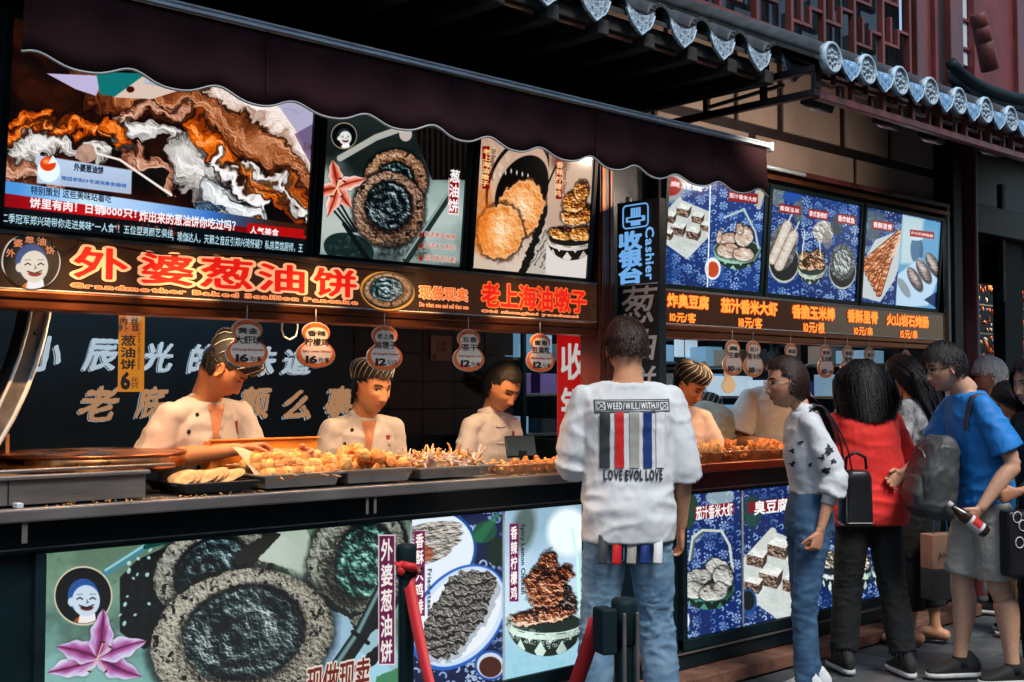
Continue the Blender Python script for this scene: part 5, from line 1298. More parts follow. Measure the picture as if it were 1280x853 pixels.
def tag_obj(px, ytop, ybot, wpx, y, label, lines, price, eng, rim=M_TAGR, face=M_TAGW, plain=False, group='gourd shaped price tags'):
    c = hit(px, (ytop+ybot)/2, y); zt = hit(px, ytop, y)[2]; zb = hit(px, ybot, y)[2]; x0 = hit(px-wpx/2, (ytop+ybot)/2, y)[0]; x1 = hit(px+wpx/2, (ytop+ybot)/2, y)[0]
    H = zt-zb; Wd = x1-x0
    r = empty('price_tag', c, 0, label, 'price tag', group)
    def pl(s, d0, d1, m, nm):
        cz = 0
        mb = MB(); mb.prism([(x*Wd*(1 if s == 1 else (Wd-s)/Wd), z*H*(1 if s == 1 else (H-s)/H)) for x, z in GP], d0, d1); return mb.build(nm, m, r)
    if plain: pl(1, 0, .004, M_TAGG, 'tag_back'); return r
    pl(1, .0, .004, M_TAGE, 'tag_edge'); pl(.007, -.003, -.0002, rim, 'tag_rim'); pl(.036, -.005, -.0032, face, 'tag_face')
    P = Panel(c[0]-Wd/2, c[0]+Wd/2, c[2]-H/2, c[2]+H/2, c[1]-.0055)
    def L_(s, u0, v0, u1, v1, m=M_INK, b_=.02):
        a = proj(P.pt(u0, v0)); bb = proj(P.pt(u1, v1)); V0 = len(r.children)
        lettering(P, s, (a[0], a[1], bb[0], bb[1]), m, b_, .0008, None, name='lettering')
        o = COL.objects[-1]; kid(o, r)
    L_('老上海名小吃', .26, .93, .74, .885, M_INK, .0)
    if len(lines) == 2:
        L_(lines[0], .27, .82, .73, .70); L_(lines[1], .2 if len(lines[1]) > 2 else .26, .655, .80 if len(lines[1]) > 2 else .74, .49)
    else: L_(lines[0], .3, .82, .7, .60)
    if eng: L_(eng, .14, .40, .86, .34, M_INKR, .03)
    n_ = price.index('元'); L_(price[:n_], .24, .27, .5, .13, M_INK, .05); L_(price[n_:], .54, .24, .82, .14)
    mb = MB(); mb.smooth = True; mb.tube([(0, .002, H/2-.01), (0, .002, H/2+.05)], .0015, 5); mb.build('string', M_ALU, r)
    return r
tag_obj(309, 399, 460, 54, -.06, 'price tag for shrimp balls hanging in front of the first cook', ('黄金', '大虾球'), '16元/客', 'Gold Large Shrimp balls')
tag_obj(395, 403, 461, 49, -.06, 'price tag for lemon chicken hanging between the first two cooks', ('香辣', '柠檬鸡'), '16元/客', 'Spicy Lemon Chicken')
tag_obj(481, 407, 464, 45, -.06, 'price tag for fried cakes hanging above the second cook', ('老上海', '油墩子'), '12元/2只', 'Old Shanghai Youdunzi')
tag_obj(586, 412, 465, 39.5, -.06, 'price tag for dried tofu hanging above the woman cook', ('五香', '茶干'), '12元/串', 'Quail egg Dry tea')
tag_obj(675.5, 417, 466, 35.5, -.06, 'price tag for bean curd hanging beside the red banner', ('蜜香', '豆腐粒'), '12元/客', 'Marble Bean curd')
rt = [(916, 425, 468, 25, ('臭', '豆腐'), '10元/客', 'second tag of the right stall, left of the glasses woman'), (942, 426, 470, 25, ('茄汁', '香米虾'), '18元/客', 'tag hanging just above the forehead of the glasses woman'), (989, 429, 470, 21, ('香甜', '玉米'), '10元/根', 'tag partly behind the ponytail woman, over her head'),
      (1032, 431, 471, 20.5, ('香脆', '玉米棒'), '10元/根', 'tag hanging alone left of the woman in red'), (1060, 432, 472, 19, ('香酥', '里脊'), '10元/串', 'tag just above the left side of the head in red'), (1087, 434, 474, 18, ('香炸', '鱿鱼'), '15元/串', 'tag behind the black bobbed hair'), (1133, 438, 474, 16, ('火山石', '烤肠'), '15元/串', 'last tag at the right end of the beam')]
for px, a, b_, w_, ln, pr, lb in rt: tag_obj(px, a, b_+2, w_, -.03, 'orange rimmed price '+lb, ln, pr, '', rim=M_TAGO)
for i, (px, a, b_, w_) in enumerate(((880, 452, 485, 16), (911, 460, 492, 17))): tag_obj(px, a, b_, w_, .5, ('blank grey back of a gourd tag beside the capped cook', 'blank grey back of a gourd tag above the bent grey back')[i], None, None, None, plain=True, group='blank backs of price tags')

# orange price strip
P = Panel(*[hit(146, 440, -.02)[0], hit(178, 440, -.02)[0]], hit(160, 490, -.02)[2], hit(160, 395, -.02)[2], -.035); I = Print(P, 300, (.98, .6, .08))
I.put(I.ell(161, 408, 17, 16), 'e87c2c'); I.put(I.ell(167, 398, 10, 6), 'f0c8b8', .7)
I.text('肉', (150, 397, 159, 406), '2a0c04', bold=.03); I.text('丝', (164, 397, 173, 406), '2a0c04', bold=.03); I.text('萝卜', (148, 406, 160, 415), '2a0c04', bold=.03); I.text('丝', (165, 405, 174, 414), '2a0c04', bold=.03)
I.text('葱油饼', (151, 418, 170, 463), '24120a', vert=True, bold=.03, wob=.02); I.text('6', (152, 466, 162, 486), '1c0c08', bold=.05); I.text('元', (164, 472, 173, 478), '3a1c0c'); I.text('只', (164, 479, 173, 486), '3a1c0c'); I.textr('Radish Scallion Pancake', (172.5, 417, 176, 462), '8a3c0c')
o = I.mesh('price_strip', None, .45, .6); tag(o, 'torn edged orange price strip hanging over the white wall lettering', 'price strip'); o.modifiers.new('t', 'SOLIDIFY').thickness = .004
# red cashier banner
P = Panel(4.0, 4.16, 1.15, 1.72, .17); P = Panel(hit(697, 430, .2)[0], hit(738, 430, .2)[0], 1.05, 1.735, .2); I = Print(P, 220, (.78, .05, .07)); I.put(np.clip(I.n(20, 3, 3), 0, 1), 'e83018', .4)
I.text('收', (702, 429, 733, 474), 'e8e4e0', bold=.025); I.text('银', (702, 485, 733, 530), 'e8e4e0', bold=.025); I.text('台', (702, 540, 733, 585), 'e8e4e0', bold=.025)
o = I.mesh('red_banner', None, .5, .45); tag(o, 'red vertical cashier banner behind the man in the white shirt', 'banner'); o.modifiers.new('t', 'SOLIDIFY').thickness = .004

# blade sign of the cashier
CX = 4.25
r = empty('cashier_sign', (CX, -.1, 1.2), 0, 'tall black cashier sign with blue and silver characters jutting from the post', 'sign')
kid(box('sign_box', mat('charcoal_sign_face', (.02, .03, .035), .5, spec=.3), CX, CX+.05, -.262, -.002, 1.02, 2.35, None, .004), r)
P = Panel.free((CX-.001, -.002, 1.02), (0, -.26, 0), (0, 0, 1.432))
M_BLU = mat('lit_blue_letter', (.1, .25, .4), .4, emit=(.16, .40, .78), estr=.8); M_SIL = mat('silver_brush_letter', (.75, .8, .8), .4)
def zc(z): return (z-1.02)/1.432
def ub(s, u0, z1, u1, z0, m, b_=.03, vert=False, n=.003, **k):
    pa = proj(P.pt(u0, zc(z1))); pb = proj(P.pt(u1, zc(z0))); lettering(P, s, (pa[0], pa[1], pb[0], pb[1]), m, b_, n, None, vert=vert, **k); kid(COL.objects[-1], r)
for ch, (z1, z0) in zip('收银台', ((2.205, 2.122), (2.118, 2.04), (2.036, 1.962))): ub(ch, .08, z1, .60, z0, M_BLU, .05, name='blue_letter')
for ch, (z1, z0) in zip('葱油饼', ((1.945, 1.772), (1.742, 1.60), (1.57, 1.42))): ub(ch, .12, z1, .93, z0, M_SIL, .012, name='silver_letter', brush=.014, slant=.14)
# Cashier: rotated Latin word reading downwards
PR = Panel.free(P.pt(.70, zc(2.215)), P.V*((1.97-2.215)/1.432), P.U*.2); pa = proj(PR.pt(0, .98)); pb = proj(PR.pt(1, .02))
lettering(PR, 'Cashier', (pa[0], pa[1], pb[0], pb[1]), M_BLU, .03, .003, None, name='blue_letter', gap=.12); kid(COL.objects[-1], r)
kid(box('silver_line', M_ALU, CX-.003, CX-.0002, -.255, -.01, 1.951, 1.955, None, 0), r)
# icon: rounded square with hand
mb = MB(); fr_ = []
def rr_path(y0, y1, z0, z1, q, n=5):
    out = []
    for (cy, cz, a0) in ((y1-q, z1-q, 0), (y0+q, z1-q, 90), (y0+q, z0+q, 180), (y1-q, z0+q, 270)):
        for k in range(n+1): a = R(a0+90*k/n); out.append((CX-.004, cy+q*math.cos(a), cz+q*math.sin(a)))
    return out
mb.smooth = True; pth = rr_path(-.2, -.045, 2.222, 2.33, .02); mb.tube(pth+[pth[0]], .0035, 6, cap=False); kid(mb.build('icon_frame', M_BLU, None), r)
mb = MB()
for k in range(4): mb.box(CX-.006, CX-.001, -.152+k*.016, -.143+k*.016, 2.275, 2.315)
mb.box(CX-.0065, CX-.001, -.18, -.065, 2.25, 2.274); mb.box(CX-.006, CX-.001, -.15, -.095, 2.232, 2.2498); kid(mb.build('icon_hand', M_BLU, None), r)
mb = MB(); mb.box(CX-.0075, CX-.0067, -.165, -.08, 2.256, 2.268); kid(mb.build('icon_slot', M_BLACKM, None), r)
mb = MB(); mb.smooth = True; mb.lathe([(0, .03), (.014, .024), (.016, 0)], 12, (CX+.02, -.06, 2.35)); kid(mb.build('sign_lamp_cap', M_ALU, None), r)

# ================================================================== awning
AW0, AW1 = 1.165, 4.425
aw = empty('awning', (1.2, -.3, 2.7), 0, 'long maroon canvas awning with white front bar and wavy valance', 'awning')
mb = MB(); n = 260; V = []; F = []
for i in range(n+1):
    x = AW0+(AW1-AW0)*i/n; ph = (x-1.462)/.2625*2*math.pi
    zb = 2.322+.016*math.cos(ph)+.0025*math.cos(ph*2)+.003*math.sin(x*2.3)
    q = .006*math.sin(x*7)+.004*math.sin(x*17)
    for j, t in enumerate((0, .25, .5, .75, 1)): V.append((x, -.73+(q-.012*math.sin(x*3.1))*t, 2.53+(zb-2.53)*t))
for i in range(n):
    for j in range(4): k = i*5+j; F.append((k, k+5, k+6, k+1))
mb.smooth = True; mb.add(V, F); o = kid(mb.build('valance', M_CANVAS, None), aw); o.modifiers.new('t', 'SOLIDIFY').thickness = .003
for k in range(1, 5): kid(box('canvas_seam', M_CANVAS, AW0+k*.72-.004, AW0+k*.72+.004, -.7365, -.7315, 2.345, 2.53, None, .001), aw)
mb = MB(); mb.smooth = True; mb.tube([(V[i*5+4][0], V[i*5+4][1], V[i*5+4][2]) for i in range(n+1)], .0042, 6); kid(mb.build('piping', M_PIPE, None), aw)
mb = MB(); mb.smooth = True
mb.add([(AW0, -.735, 2.545), (AW1, -.735, 2.545), (AW1, .06, 2.84), (AW0, .06, 2.84)], [(0, 1, 2, 3)]); o = kid(mb.build('canopy', M_CANVAS, None), aw); o.modifiers.new('t', 'SOLIDIFY').thickness = .004
for z0, z1, yy in ((2.531, 2.541, -.752), (2.5412, 2.546, -.746), (2.5462, 2.553, -.752)): kid(box('front_bar', M_ALU, AW0, AW1+.01, yy, -.725, z0, z1, None, .002), aw)
kid(box('bar_end_cap', M_ALU, AW1+.0105, AW1+.03, -.76, -.715, 2.515, 2.56, None, .008), aw)
mb = MB(); mb.smooth = True; mb.tube([(AW0, -.02, 2.80), (AW1-.02, -.02, 2.80)], .05, 18); kid(mb.build('canvas_roll', M_CANVAS, None), aw)
def arm(p, q, r_, nm): mb = MB(); mb.smooth = True; mb.tube([p, q], r_, 10); return kid(mb.build(nm, M_ALU, None), aw)
for x in (1.3, 4.32): arm((x, -.02, 2.74), (x, -.45, 2.60), .014, 'folding_arm'); arm((x, -.45, 2.60), (x, -.72, 2.54), .014, 'folding_arm')
kid(box('end_bracket', M_ALU, AW1-.03, AW1-.01, -.09, .03, 2.75, 2.87, None, .01), aw)
p = hit(597, 40, -.5); o = box('wall_plate', M_STEELD, p[0]-.04, p[0]+.03, .06, .095, 2.86, 3.0, None, .004); tag(o, 'small pale metal plate fixed above the awning roll', 'plate')
# ================================================================== people
M_SKIN = mat('skin', (.5, .3, .2), .5, attr='Col', var=.10, scale=60, bump=.06, bscale=260, sss=.12)
M_HAIRB = mat('black_hair', (.006, .0055, .007), .42, var=.6, scale=90, spec=.35, rvar=.1, bump=.4, bscale=200)
M_HAIRBR = mat('dark_brown_hair', (.028, .013, .010), .36, var=.6, scale=90, spec=.35, bump=.4, bscale=200)
M_HAIRW = mat('white_hair', (.5, .52, .53), .5, var=.3, scale=80)
M_WHITE = mat('white_cotton', (.62, .67, .71), .85, var=.05, scale=6, bump=.25, bscale=500, sheen=.15)
M_COOK = mat('cook_white_cotton', (.50, .52, .57), .85, var=.06, scale=6, bump=.25, bscale=400, sheen=.1)
M_REDC = mat('red_jersey', (.74, .022, .016), .8, var=.1, scale=8, bump=.2, bscale=400, sheen=.1)
M_BLUEC = mat('bright_blue_jersey', (.008, .20, .60), .62, var=.1, scale=8, bump=.15, bscale=400)
M_BLUED = mat('blue_polo', (.012, .09, .36), .7, var=.1, scale=8, bump=.15, bscale=300)
M_DENIM = mat('light_blue_denim', (.07, .17, .30), .8, col2=(.20, .34, .48), scale=7, bump=.4, bscale=600)
M_DENIM2 = mat('mid_blue_denim', (.022, .07, .16), .8, col2=(.06, .16, .30), scale=6, bump=.4, bscale=600)
M_BLKC = mat('black_cloth', (.004, .0065, .008), .85, var=.2, scale=10, bump=.3, bscale=300)
M_GREYC = mat('grey_stone_cloth', (.40, .40, .36), .85, var=.12, scale=9, bump=.3, bscale=300)
M_GREYS = mat('grey_shirt_cloth', (.24, .26, .25), .85, var=.1, scale=8, bump=.2, bscale=300)
M_PACK = mat('grey_nylon', (.05, .055, .058), .45, var=.2, scale=20, bump=.2, bscale=200)
M_LEATH = mat('black_leather', (.012, .013, .015), .32, var=.2, bump=.15, bscale=180)
M_SHOE = mat('black_mesh_shoe', (.01, .012, .014), .7, bump=.4, bscale=300)
M_SOLE = mat('white_rubber_sole', (.5, .52, .52), .6, var=.15, scale=20)
M_HATB = mat('black_hat_cloth', (.010, .014, .018), .8); M_HATW = mat('white_hat_stripe', (.42, .45, .47), .8)
SKIN_A = (.60, .30, .17); SKIN_W = (.50, .24, .13); SKIN_L = (.46, .26, .18)

def loft(mb, C, ra, rb, side, fwd, n=22, ex=2.3):
    V = []; F = []; m = len(C)
    for i in range(m):
        s_ = Vector(side[i] if isinstance(side, list) else side).normalized(); f_ = Vector(fwd[i] if isinstance(fwd, list) else fwd).normalized()
        for k in range(n):
            q = 2*math.pi*k/n; c, s = math.cos(q), math.sin(q); c = math.copysign(abs(c)**(2/ex), c); s = math.copysign(abs(s)**(2/ex), s)
            V.append(Vector(C[i])+s_*(ra[i]*c)+f_*(rb[i]*s))
    for i in range(m-1):
        for k in range(n): F.append((i*n+k, i*n+(k+1) % n, (i+1)*n+(k+1) % n, (i+1)*n+k))
    F.append(tuple(range(n))[::-1]); F.append(tuple(range((m-1)*n, m*n)))
    mb.add(V, F)
def ball(mb, c, r, n=14, M=None):
    rx, ry, rz = r if hasattr(r, '__len__') else (r, r, r)
    V = [(0, 0, rz)]; F = []; h = n//2
    for i in range(1, h):
        t = math.pi*i/h
        for k in range(n): q = 2*math.pi*k/n; V.append((rx*math.sin(t)*math.cos(q), ry*math.sin(t)*math.sin(q), rz*math.cos(t)))
    V.append((0, 0, -rz)); L = len(V)-1
    for k in range(n): F.append((0, 1+k, 1+(k+1) % n)); F.append((L, L-n+(k+1) % n, L-n+k))
    for i in range(h-2):
        for k in range(n): a = 1+i*n+k; b = 1+i*n+(k+1) % n; F.append((a, a+n, b+n, b))
    T = Matrix.Translation(Vector(c))
    mb.add([Vector(v) for v in V], F, T @ M if M is not None else T)
def limb(mb, P, r, n=14, sub=4):
    """smooth tapered chain through joints"""
    P = [Vector(p) for p in P]; pts = []; rs = []
    for i in range(len(P)-1):
        for k in range(sub):
            t = k/sub; p0 = P[max(i-1, 0)]; p3 = P[min(i+2, len(P)-1)]; p1, p2 = P[i], P[i+1]
            q = .5*((2*p1)+(p2-p0)*t+(2*p0-5*p1+4*p2-p3)*t*t+(3*p1-p0-3*p2+p3)*t**3)
            pts.append(q); rs.append(r[i]+(r[i+1]-r[i])*(t*t*(3-2*t)))
    pts.append(P[-1]); rs.append(r[-1])
    mb.tube(pts, rs, n); ball(mb, pts[0], rs[0], 12); ball(mb, pts[-1], rs[-1], 12)

def gs(v, c, w): return np.exp(-((v-c)/w)**2)
def head_np(male=True, seed=0):
    nt, nf = 60, 84
    th = np.linspace(.02, math.pi-.02, nt); p = np.linspace(-math.pi, math.pi, nf, endpoint=False); ph = p-.45*np.sin(p)
    T, Pp = np.meshgrid(th, ph, indexing='ij')
    dx = np.sin(T)*np.sin(Pp); dy = np.sin(T)*np.cos(Pp); dz = np.cos(T)
    x = .074*dx; y = .094*dy; z = .115*dz
    s = np.clip((-.012-z)/.103, 0, 1); f = np.clip(dy, 0, 1); bk = np.clip(-dy, 0, 1)
    x = x*(1-(.36 if male else .42)*s**1.5); x = x*(1+.05*np.clip(z/.1, 0, 1)*(1-bk))
    y = y*(1-.42*s*bk); z = z+.03*s*bk
    y = np.where(y > .05, .05+(y-.05)*.80, y); y = y+.013*s*f*(s > 0)
    fr = np.clip(dy*2, 0, 1)
    # brow, sockets, nose, cheeks, lips, chin
    y += fr*(.0045*gs(z, .021, .009)*np.clip(gs(np.abs(x), .027, .024), 0, 1))
    y -= fr*(.0085*gs(z, .002, .013)*gs(np.abs(x), .031, .015)); y -= fr*.004*gs(z, .010, .01)*gs(x, 0, .01)
    prof = np.clip((.016-z)/.056, 0, 1)**1.25*(z > -.046)+np.clip(1-(-.046-z)/.007, 0, 1)*(z <= -.046)
    y += fr*(.0185 if male else .0165)*prof*gs(x, 0, .0090+.0055*np.clip((.0-z)/.045, 0, 1))
    y += fr*.007*gs(z, -.040, .0075)*gs(np.abs(x), .0125, .006)
    y += fr*.0045*gs(z, -.022, .016)*gs(np.abs(x), .042, .016)
    y += fr*(.0075*gs(z, -.0615, .0045)*gs(x, 0, .019)+.008*gs(z, -.0715, .005)*gs(x, 0, .017)); y -= fr*.0045*gs(z, -.0663, .0022)*gs(x, 0, .024)
    y -= fr*.004*gs(z, -.082, .006)*gs(x, 0, .02); y += fr*.009*gs(z, -.098, .012)*gs(x, 0, .02)
    V = np.stack([x, y, z], -1).reshape(-1, 3)
    F = [(i*nf+k, (i+1)*nf+k, (i+1)*nf+(k+1) % nf, i*nf+(k+1) % nf) for i in range(nt-1) for k in range(nf)]
    F.append(tuple(range(nf))); F.append(tuple(range((nt-1)*nf, nt*nf))[::-1])
    return V, F
def head_parts(skin, male=True, gaze=0.0, lids=.5, lipcol=None, brow=(.012, .008, .007)):
    """vertices, faces and colours of head, ears, eyes, brows, lips in head space"""
    V, F = head_np(male); skin = np.array(skin)
    C = np.tile(skin, (len(V), 1)); x, y, z = V.T
    ck = (gs(z, -.025, .02)*gs(np.abs(x), .042, .018)*(y > 0))[:, None]; C = C*(1-ck*np.array([0, .10, .10]))
    lip = np.array(lipcol if lipcol else skin*np.array([.95, .55, .6]))
    lm = (y > .05)*np.clip(1.4-((x/.024)**2+((z+.0665)/.0095)**2)*1.1, 0, 1); C = C*(1-lm[:, None])+lip*lm[:, None]
    nm = (y > .05)*gs(z, -.0495, .003)*gs(np.abs(x), .007, .004); C = C*(1-.75*nm[:, None])
    if male: bd = (y > .0)*np.clip((-.06-z)/.03, 0, 1)*.12; C = C*(1-bd[:, None])
    VV = [V]; FF = list(F); CC = [C]; n = len(V)
    bv = BVHTree.FromPolygons([tuple(v) for v in V], F)
    def proj_(px, pz, off):
        h = bv.ray_cast(Vector((px, .3, pz)), Vector((0, -1, 0)))
        return (px, (h[0].y if h[0] else .08)+off, pz)
    def patch(pts, faces, col):
        nonlocal n
        VV.append(np.array(pts)); FF.extend([tuple(i+n for i in f) for f in faces]); CC.append(np.tile(np.array(col, float), (len(pts), 1)) if np.ndim(col) == 1 else np.array(col)); n += len(pts)
    for sx in (-1, 1):
        cx, cz, w, h = sx*.0305, .001, .0145, .0062*(.45+lids)
        pts = []; cols = []; fs = []; m = 12; r = 5
        for j in range(r):
            v = -1+2*j/(r-1)
            for i in range(m+1):
                u = -1+2*i/m; e = (1-u*u)**.75
                px = cx+u*w; pz = cz+v*h*e+(.0012*u*sx); pts.append(proj_(px, pz, .0012+.0022*(1-u*u)*(1-v*v)))
                d = math.hypot((u-gaze)*w, v*h*e)
                cols.append((.012, .008, .006) if d < .0055 else ((.45, .42, .40) if abs(u) < .9 else tuple(skin*.5)))
                if v > .6: cols[-1] = (.012, .008, .008)
        for j in range(r-1):
            for i in range(m): a = j*(m+1)+i; fs.append((a, a+1, a+m+2, a+m+1))
        patch(pts, fs, cols)
        for (zz, t0, t1, off, col, arch, ww) in ((cz+h*1.0, .0016, .0016, .0035, (.012, .008, .008), .0, w*1.05), (.0205, .0036, .0022, .0022, brow, .0035, .019), (cz+h+.0045, .0007, .0007, .0016, tuple(skin*.45), .001, w)):
            pts = []; m = 8
            for i in range(m+1):
                u = -1+2*i/m; e = 1-u*u; q = (t0 if zz > .015 else t0*(.4+.6*e)); k = zz+(arch*e if zz > .015 else -h*(1-e**.75))+(sx*u*.001)
                pts += [proj_(cx+u*ww, k-q*(.5 if abs(u) > .9 else 1), off), proj_(cx+u*ww, k+q*(.5 if abs(u) > .9 else 1), off)]
            patch(pts, [(2*i, 2*i+2, 2*i+3, 2*i+1) for i in range(m)], col)
        # ear
        pts = []; fs = []; na, nb = 14, 6
        for j in range(nb+1):
            rr = j/nb
            for i in range(na):
                q = 2*math.pi*i/na; hh = .032*math.sin(q)*rr*(1 if math.sin(q) > 0 else .95); ww = .017*math.cos(q)*rr*(1 if math.sin(q) > -.2 else .7)
                dep = .0125*(rr**.8)*(1 if rr < .86 else .8) if rr > .45 else .002+.004*rr
                pts.append((sx*(.070+dep*(.6+.5*(math.cos(q) < .3))), -.004-ww-.003*math.sin(q), -.004+hh))
        base = len(pts)
        for i in range(na):
            q = 2*math.pi*i/na; pts.append((sx*.066, -.004-.012*math.cos(q), -.004+.026*math.sin(q)))
        for j in range(nb):
            for i in range(na): fs.append((j*na+i, j*na+(i+1) % na, (j+1)*na+(i+1) % na, (j+1)*na+i))
        for i in range(na): fs.append((nb*na+i, nb*na+(i+1) % na, base+(i+1) % na, base+i))
        cc = np.tile(skin*np.array([1, .85, .85]), (len(pts), 1)); cc[:na*3] *= .6
        patch(pts, fs, cc)
    return np.concatenate(VV), FF, np.concatenate(CC)
def hand_mb(mb, wrist, d, nrm, thumb, curl=.35, s=1.0, spread=.10):
    """palm, four unequal bent fingers and a thumb from the side of the palm"""
    w = Vector(wrist); d = Vector(d).normalized(); nrm = Vector(nrm); nrm = (nrm-d*nrm.dot(d)).normalized(); t = Vector(thumb); t = (t-d*t.dot(d)-nrm*t.dot(nrm)).normalized()
    loft(mb, [w-d*.02*s, w+d*.01*s, w+d*.04*s, w+d*.075*s, w+d*.092*s], [.025*s, .027*s, .036*s, .040*s, .036*s], [.019*s, .017*s, .0155*s, .013*s, .010*s], t, nrm, 16)
    ball(mb, w+d*.03*s+t*.022*s+nrm*.006*s, (.018*s,)*3, 10)
    for k, (o, L, r) in enumerate(((.029, .070, .0083), (.010, .079, .0087), (-.010, .073, .0083), (-.028, .057, .0073))):
        p = w+d*.088*s+t*o*s; a = curl*(1+.12*k); dd = (d+t*spread*(1.2-k*.8)).normalized(); pts = [p-dd*.012*s, p]; ang = 0
        for seg in (.45, .3, .25):
            ang += a*(1.25 if seg == .3 else 1); q = dd*math.cos(ang)+nrm*math.sin(ang); pts.append(pts[-1]+q*L*seg*s)
        limb(mb, pts, [r*s*x for x in (1.05, 1.05, 1, .92, .74)], 10, 3)
    p = w+d*.022*s+t*.024*s; dd = (d*.66+t*.62+nrm*.30).normalized(); d2 = (d*.88+t*.18+nrm*(.3+curl*.4)).normalized()
    limb(mb, [p-dd*.01*s, p+dd*.030*s, p+dd*.034*s+d2*.026*s, p+dd*.036*s+d2*.052*s], [.0125*s, .0105*s, .0098*s, .0075*s], 10, 3)
def np_parts_to_mesh(parts, name, m, parent, smooth=True):
    VV = []; FF = []; CC = []; k = 0
    for V, F, C in parts:
        VV.append(np.asarray(V)); FF += [tuple(i+k for i in f) for f in F]; CC.append(C if np.ndim(C) == 2 else np.tile(np.array(C, float), (len(V), 1))); k += len(V)
    return np_mesh(name, np.concatenate(VV), FF, m, parent, smooth, np.concatenate(CC))
def folds(V, N, amp, seed=0, fx=9, fy=9, fz=4, ridge=True, w=None):
    P = V*np.array([fx, fy, fz])+seed*3.3; P = P+.35*np.stack([perlin(P*.6+5), perlin(P*.6+11), perlin(P*.6+19)], -1)
    a = perlin(P); Q = P @ np.array([[.8, 0, .6], [0, 1, 0], [-.6, 0, .8]]); b = perlin(Q*1.5+7)
    h = np.clip(1-np.abs(a)*3.6, 0, 1)**1.3*.75+np.clip(1-np.abs(b)*4, 0, 1)**1.3*.45-.3+.25*perlin(P*.5+3) if ridge else a+.4*b
    h = h*amp
    if w is not None: h = h*w
    return V+N*h[:, None]

class Body:
    """joint positions in metres, x right, y forward, z up, feet at z = 0"""
    def __init__(s, H, male=True, lean=0, twist=0, side=0, stance=.055, step=(0, 0), shoulder=None, head=(0, 0, 0), neckfwd=.01, bend=(0, 0), feet=None, bulk=1.0, hunch=0):
        s.H = H; s.male = male; h = H; s.bulk = bulk
        s.pel = Vector((0, 0, .515*h)); Rl = Matrix.Rotation(R(-lean), 4, 'X') @ Matrix.Rotation(R(side), 4, 'Y') @ Matrix.Rotation(R(twist), 4, 'Z'); s.Rl = Rl.to_3x3()
        up = lambda x, y, z: s.pel+s.Rl @ Vector((x*h, y*h, z*h-.515*h))
        s.up = up; sw = shoulder or (.112 if male else .098); s.sw = sw
        R2 = Matrix.Rotation(R(-hunch), 3, 'X')
        s.sh = {-1: up(-sw, .0, .808), 1: up(sw, .0, .808)}
        s.neck = up(0, -.005, .845); s.hc = s.neck+s.Rl @ (R2 @ Vector((0, neckfwd*h+.01*h, .082*h)))
        yaw, pitch, roll = head
        s.Rh = (s.Rl if abs(lean) < 25 else Matrix.Identity(3)) @ Matrix.Rotation(R(yaw), 3, 'Z') @ Matrix.Rotation(R(-pitch), 3, 'X') @ Matrix.Rotation(R(roll), 3, 'Y')
        s.hs = 1.05*(h/1.72)**.5
        s.hip = {k: Vector((k*.05*h, 0, .50*h)) for k in (-1, 1)}
        s.ank = {}; s.knee = {}
        for i, k in enumerate((-1, 1)):
            a = Vector((k*stance*h, step[i], .045*h)); s.ank[k] = a; kn = s.hip[k].lerp(a, .47)+Vector((0, .012*h+bend[i], 0)); s.knee[k] = kn
        s.arm = {}
        for k in (-1, 1): s.arm[k] = (s.sh[k]+Vector((k*.03*h, -.01*h, -.165*h)), s.sh[k]+Vector((k*.035*h, .02*h, -.31*h)))
    def setarm(s, k, elbow, wrist): s.arm[k] = (Vector(elbow)*s.H, Vector(wrist)*s.H)
    def torso_rings(s, grow=0, hem=None, drop=1, neckr=None):
        h = s.H; m = s.male; b = s.bulk
        Z = [.47, .50, .54, .60, .66, .72, .765, .80, .825, .842]
        A = [.088, .094, .094, .084, .088, .099, .104, .100, .078, .045] if m else [.084, .094, .097, .074, .079, .087, .089, .086, .065, .036]
        B = [.060, .064, .062, .052, .056, .062, .062, .052, .042, .036] if m else [.054, .062, .060, .044, .048, .058, .055, .045, .036, .030]
        out = []
        for z, a, bb in zip(Z, A, B):
            if hem is not None and z < hem-.005: continue
            q = s.up(0, -.004 if z < .75 else -.008, z) if z >= .54 else s.pel.lerp(s.up(0, 0, z), 1)
            out.append((q, a*h*b+grow, bb*h*b+grow))
        return out
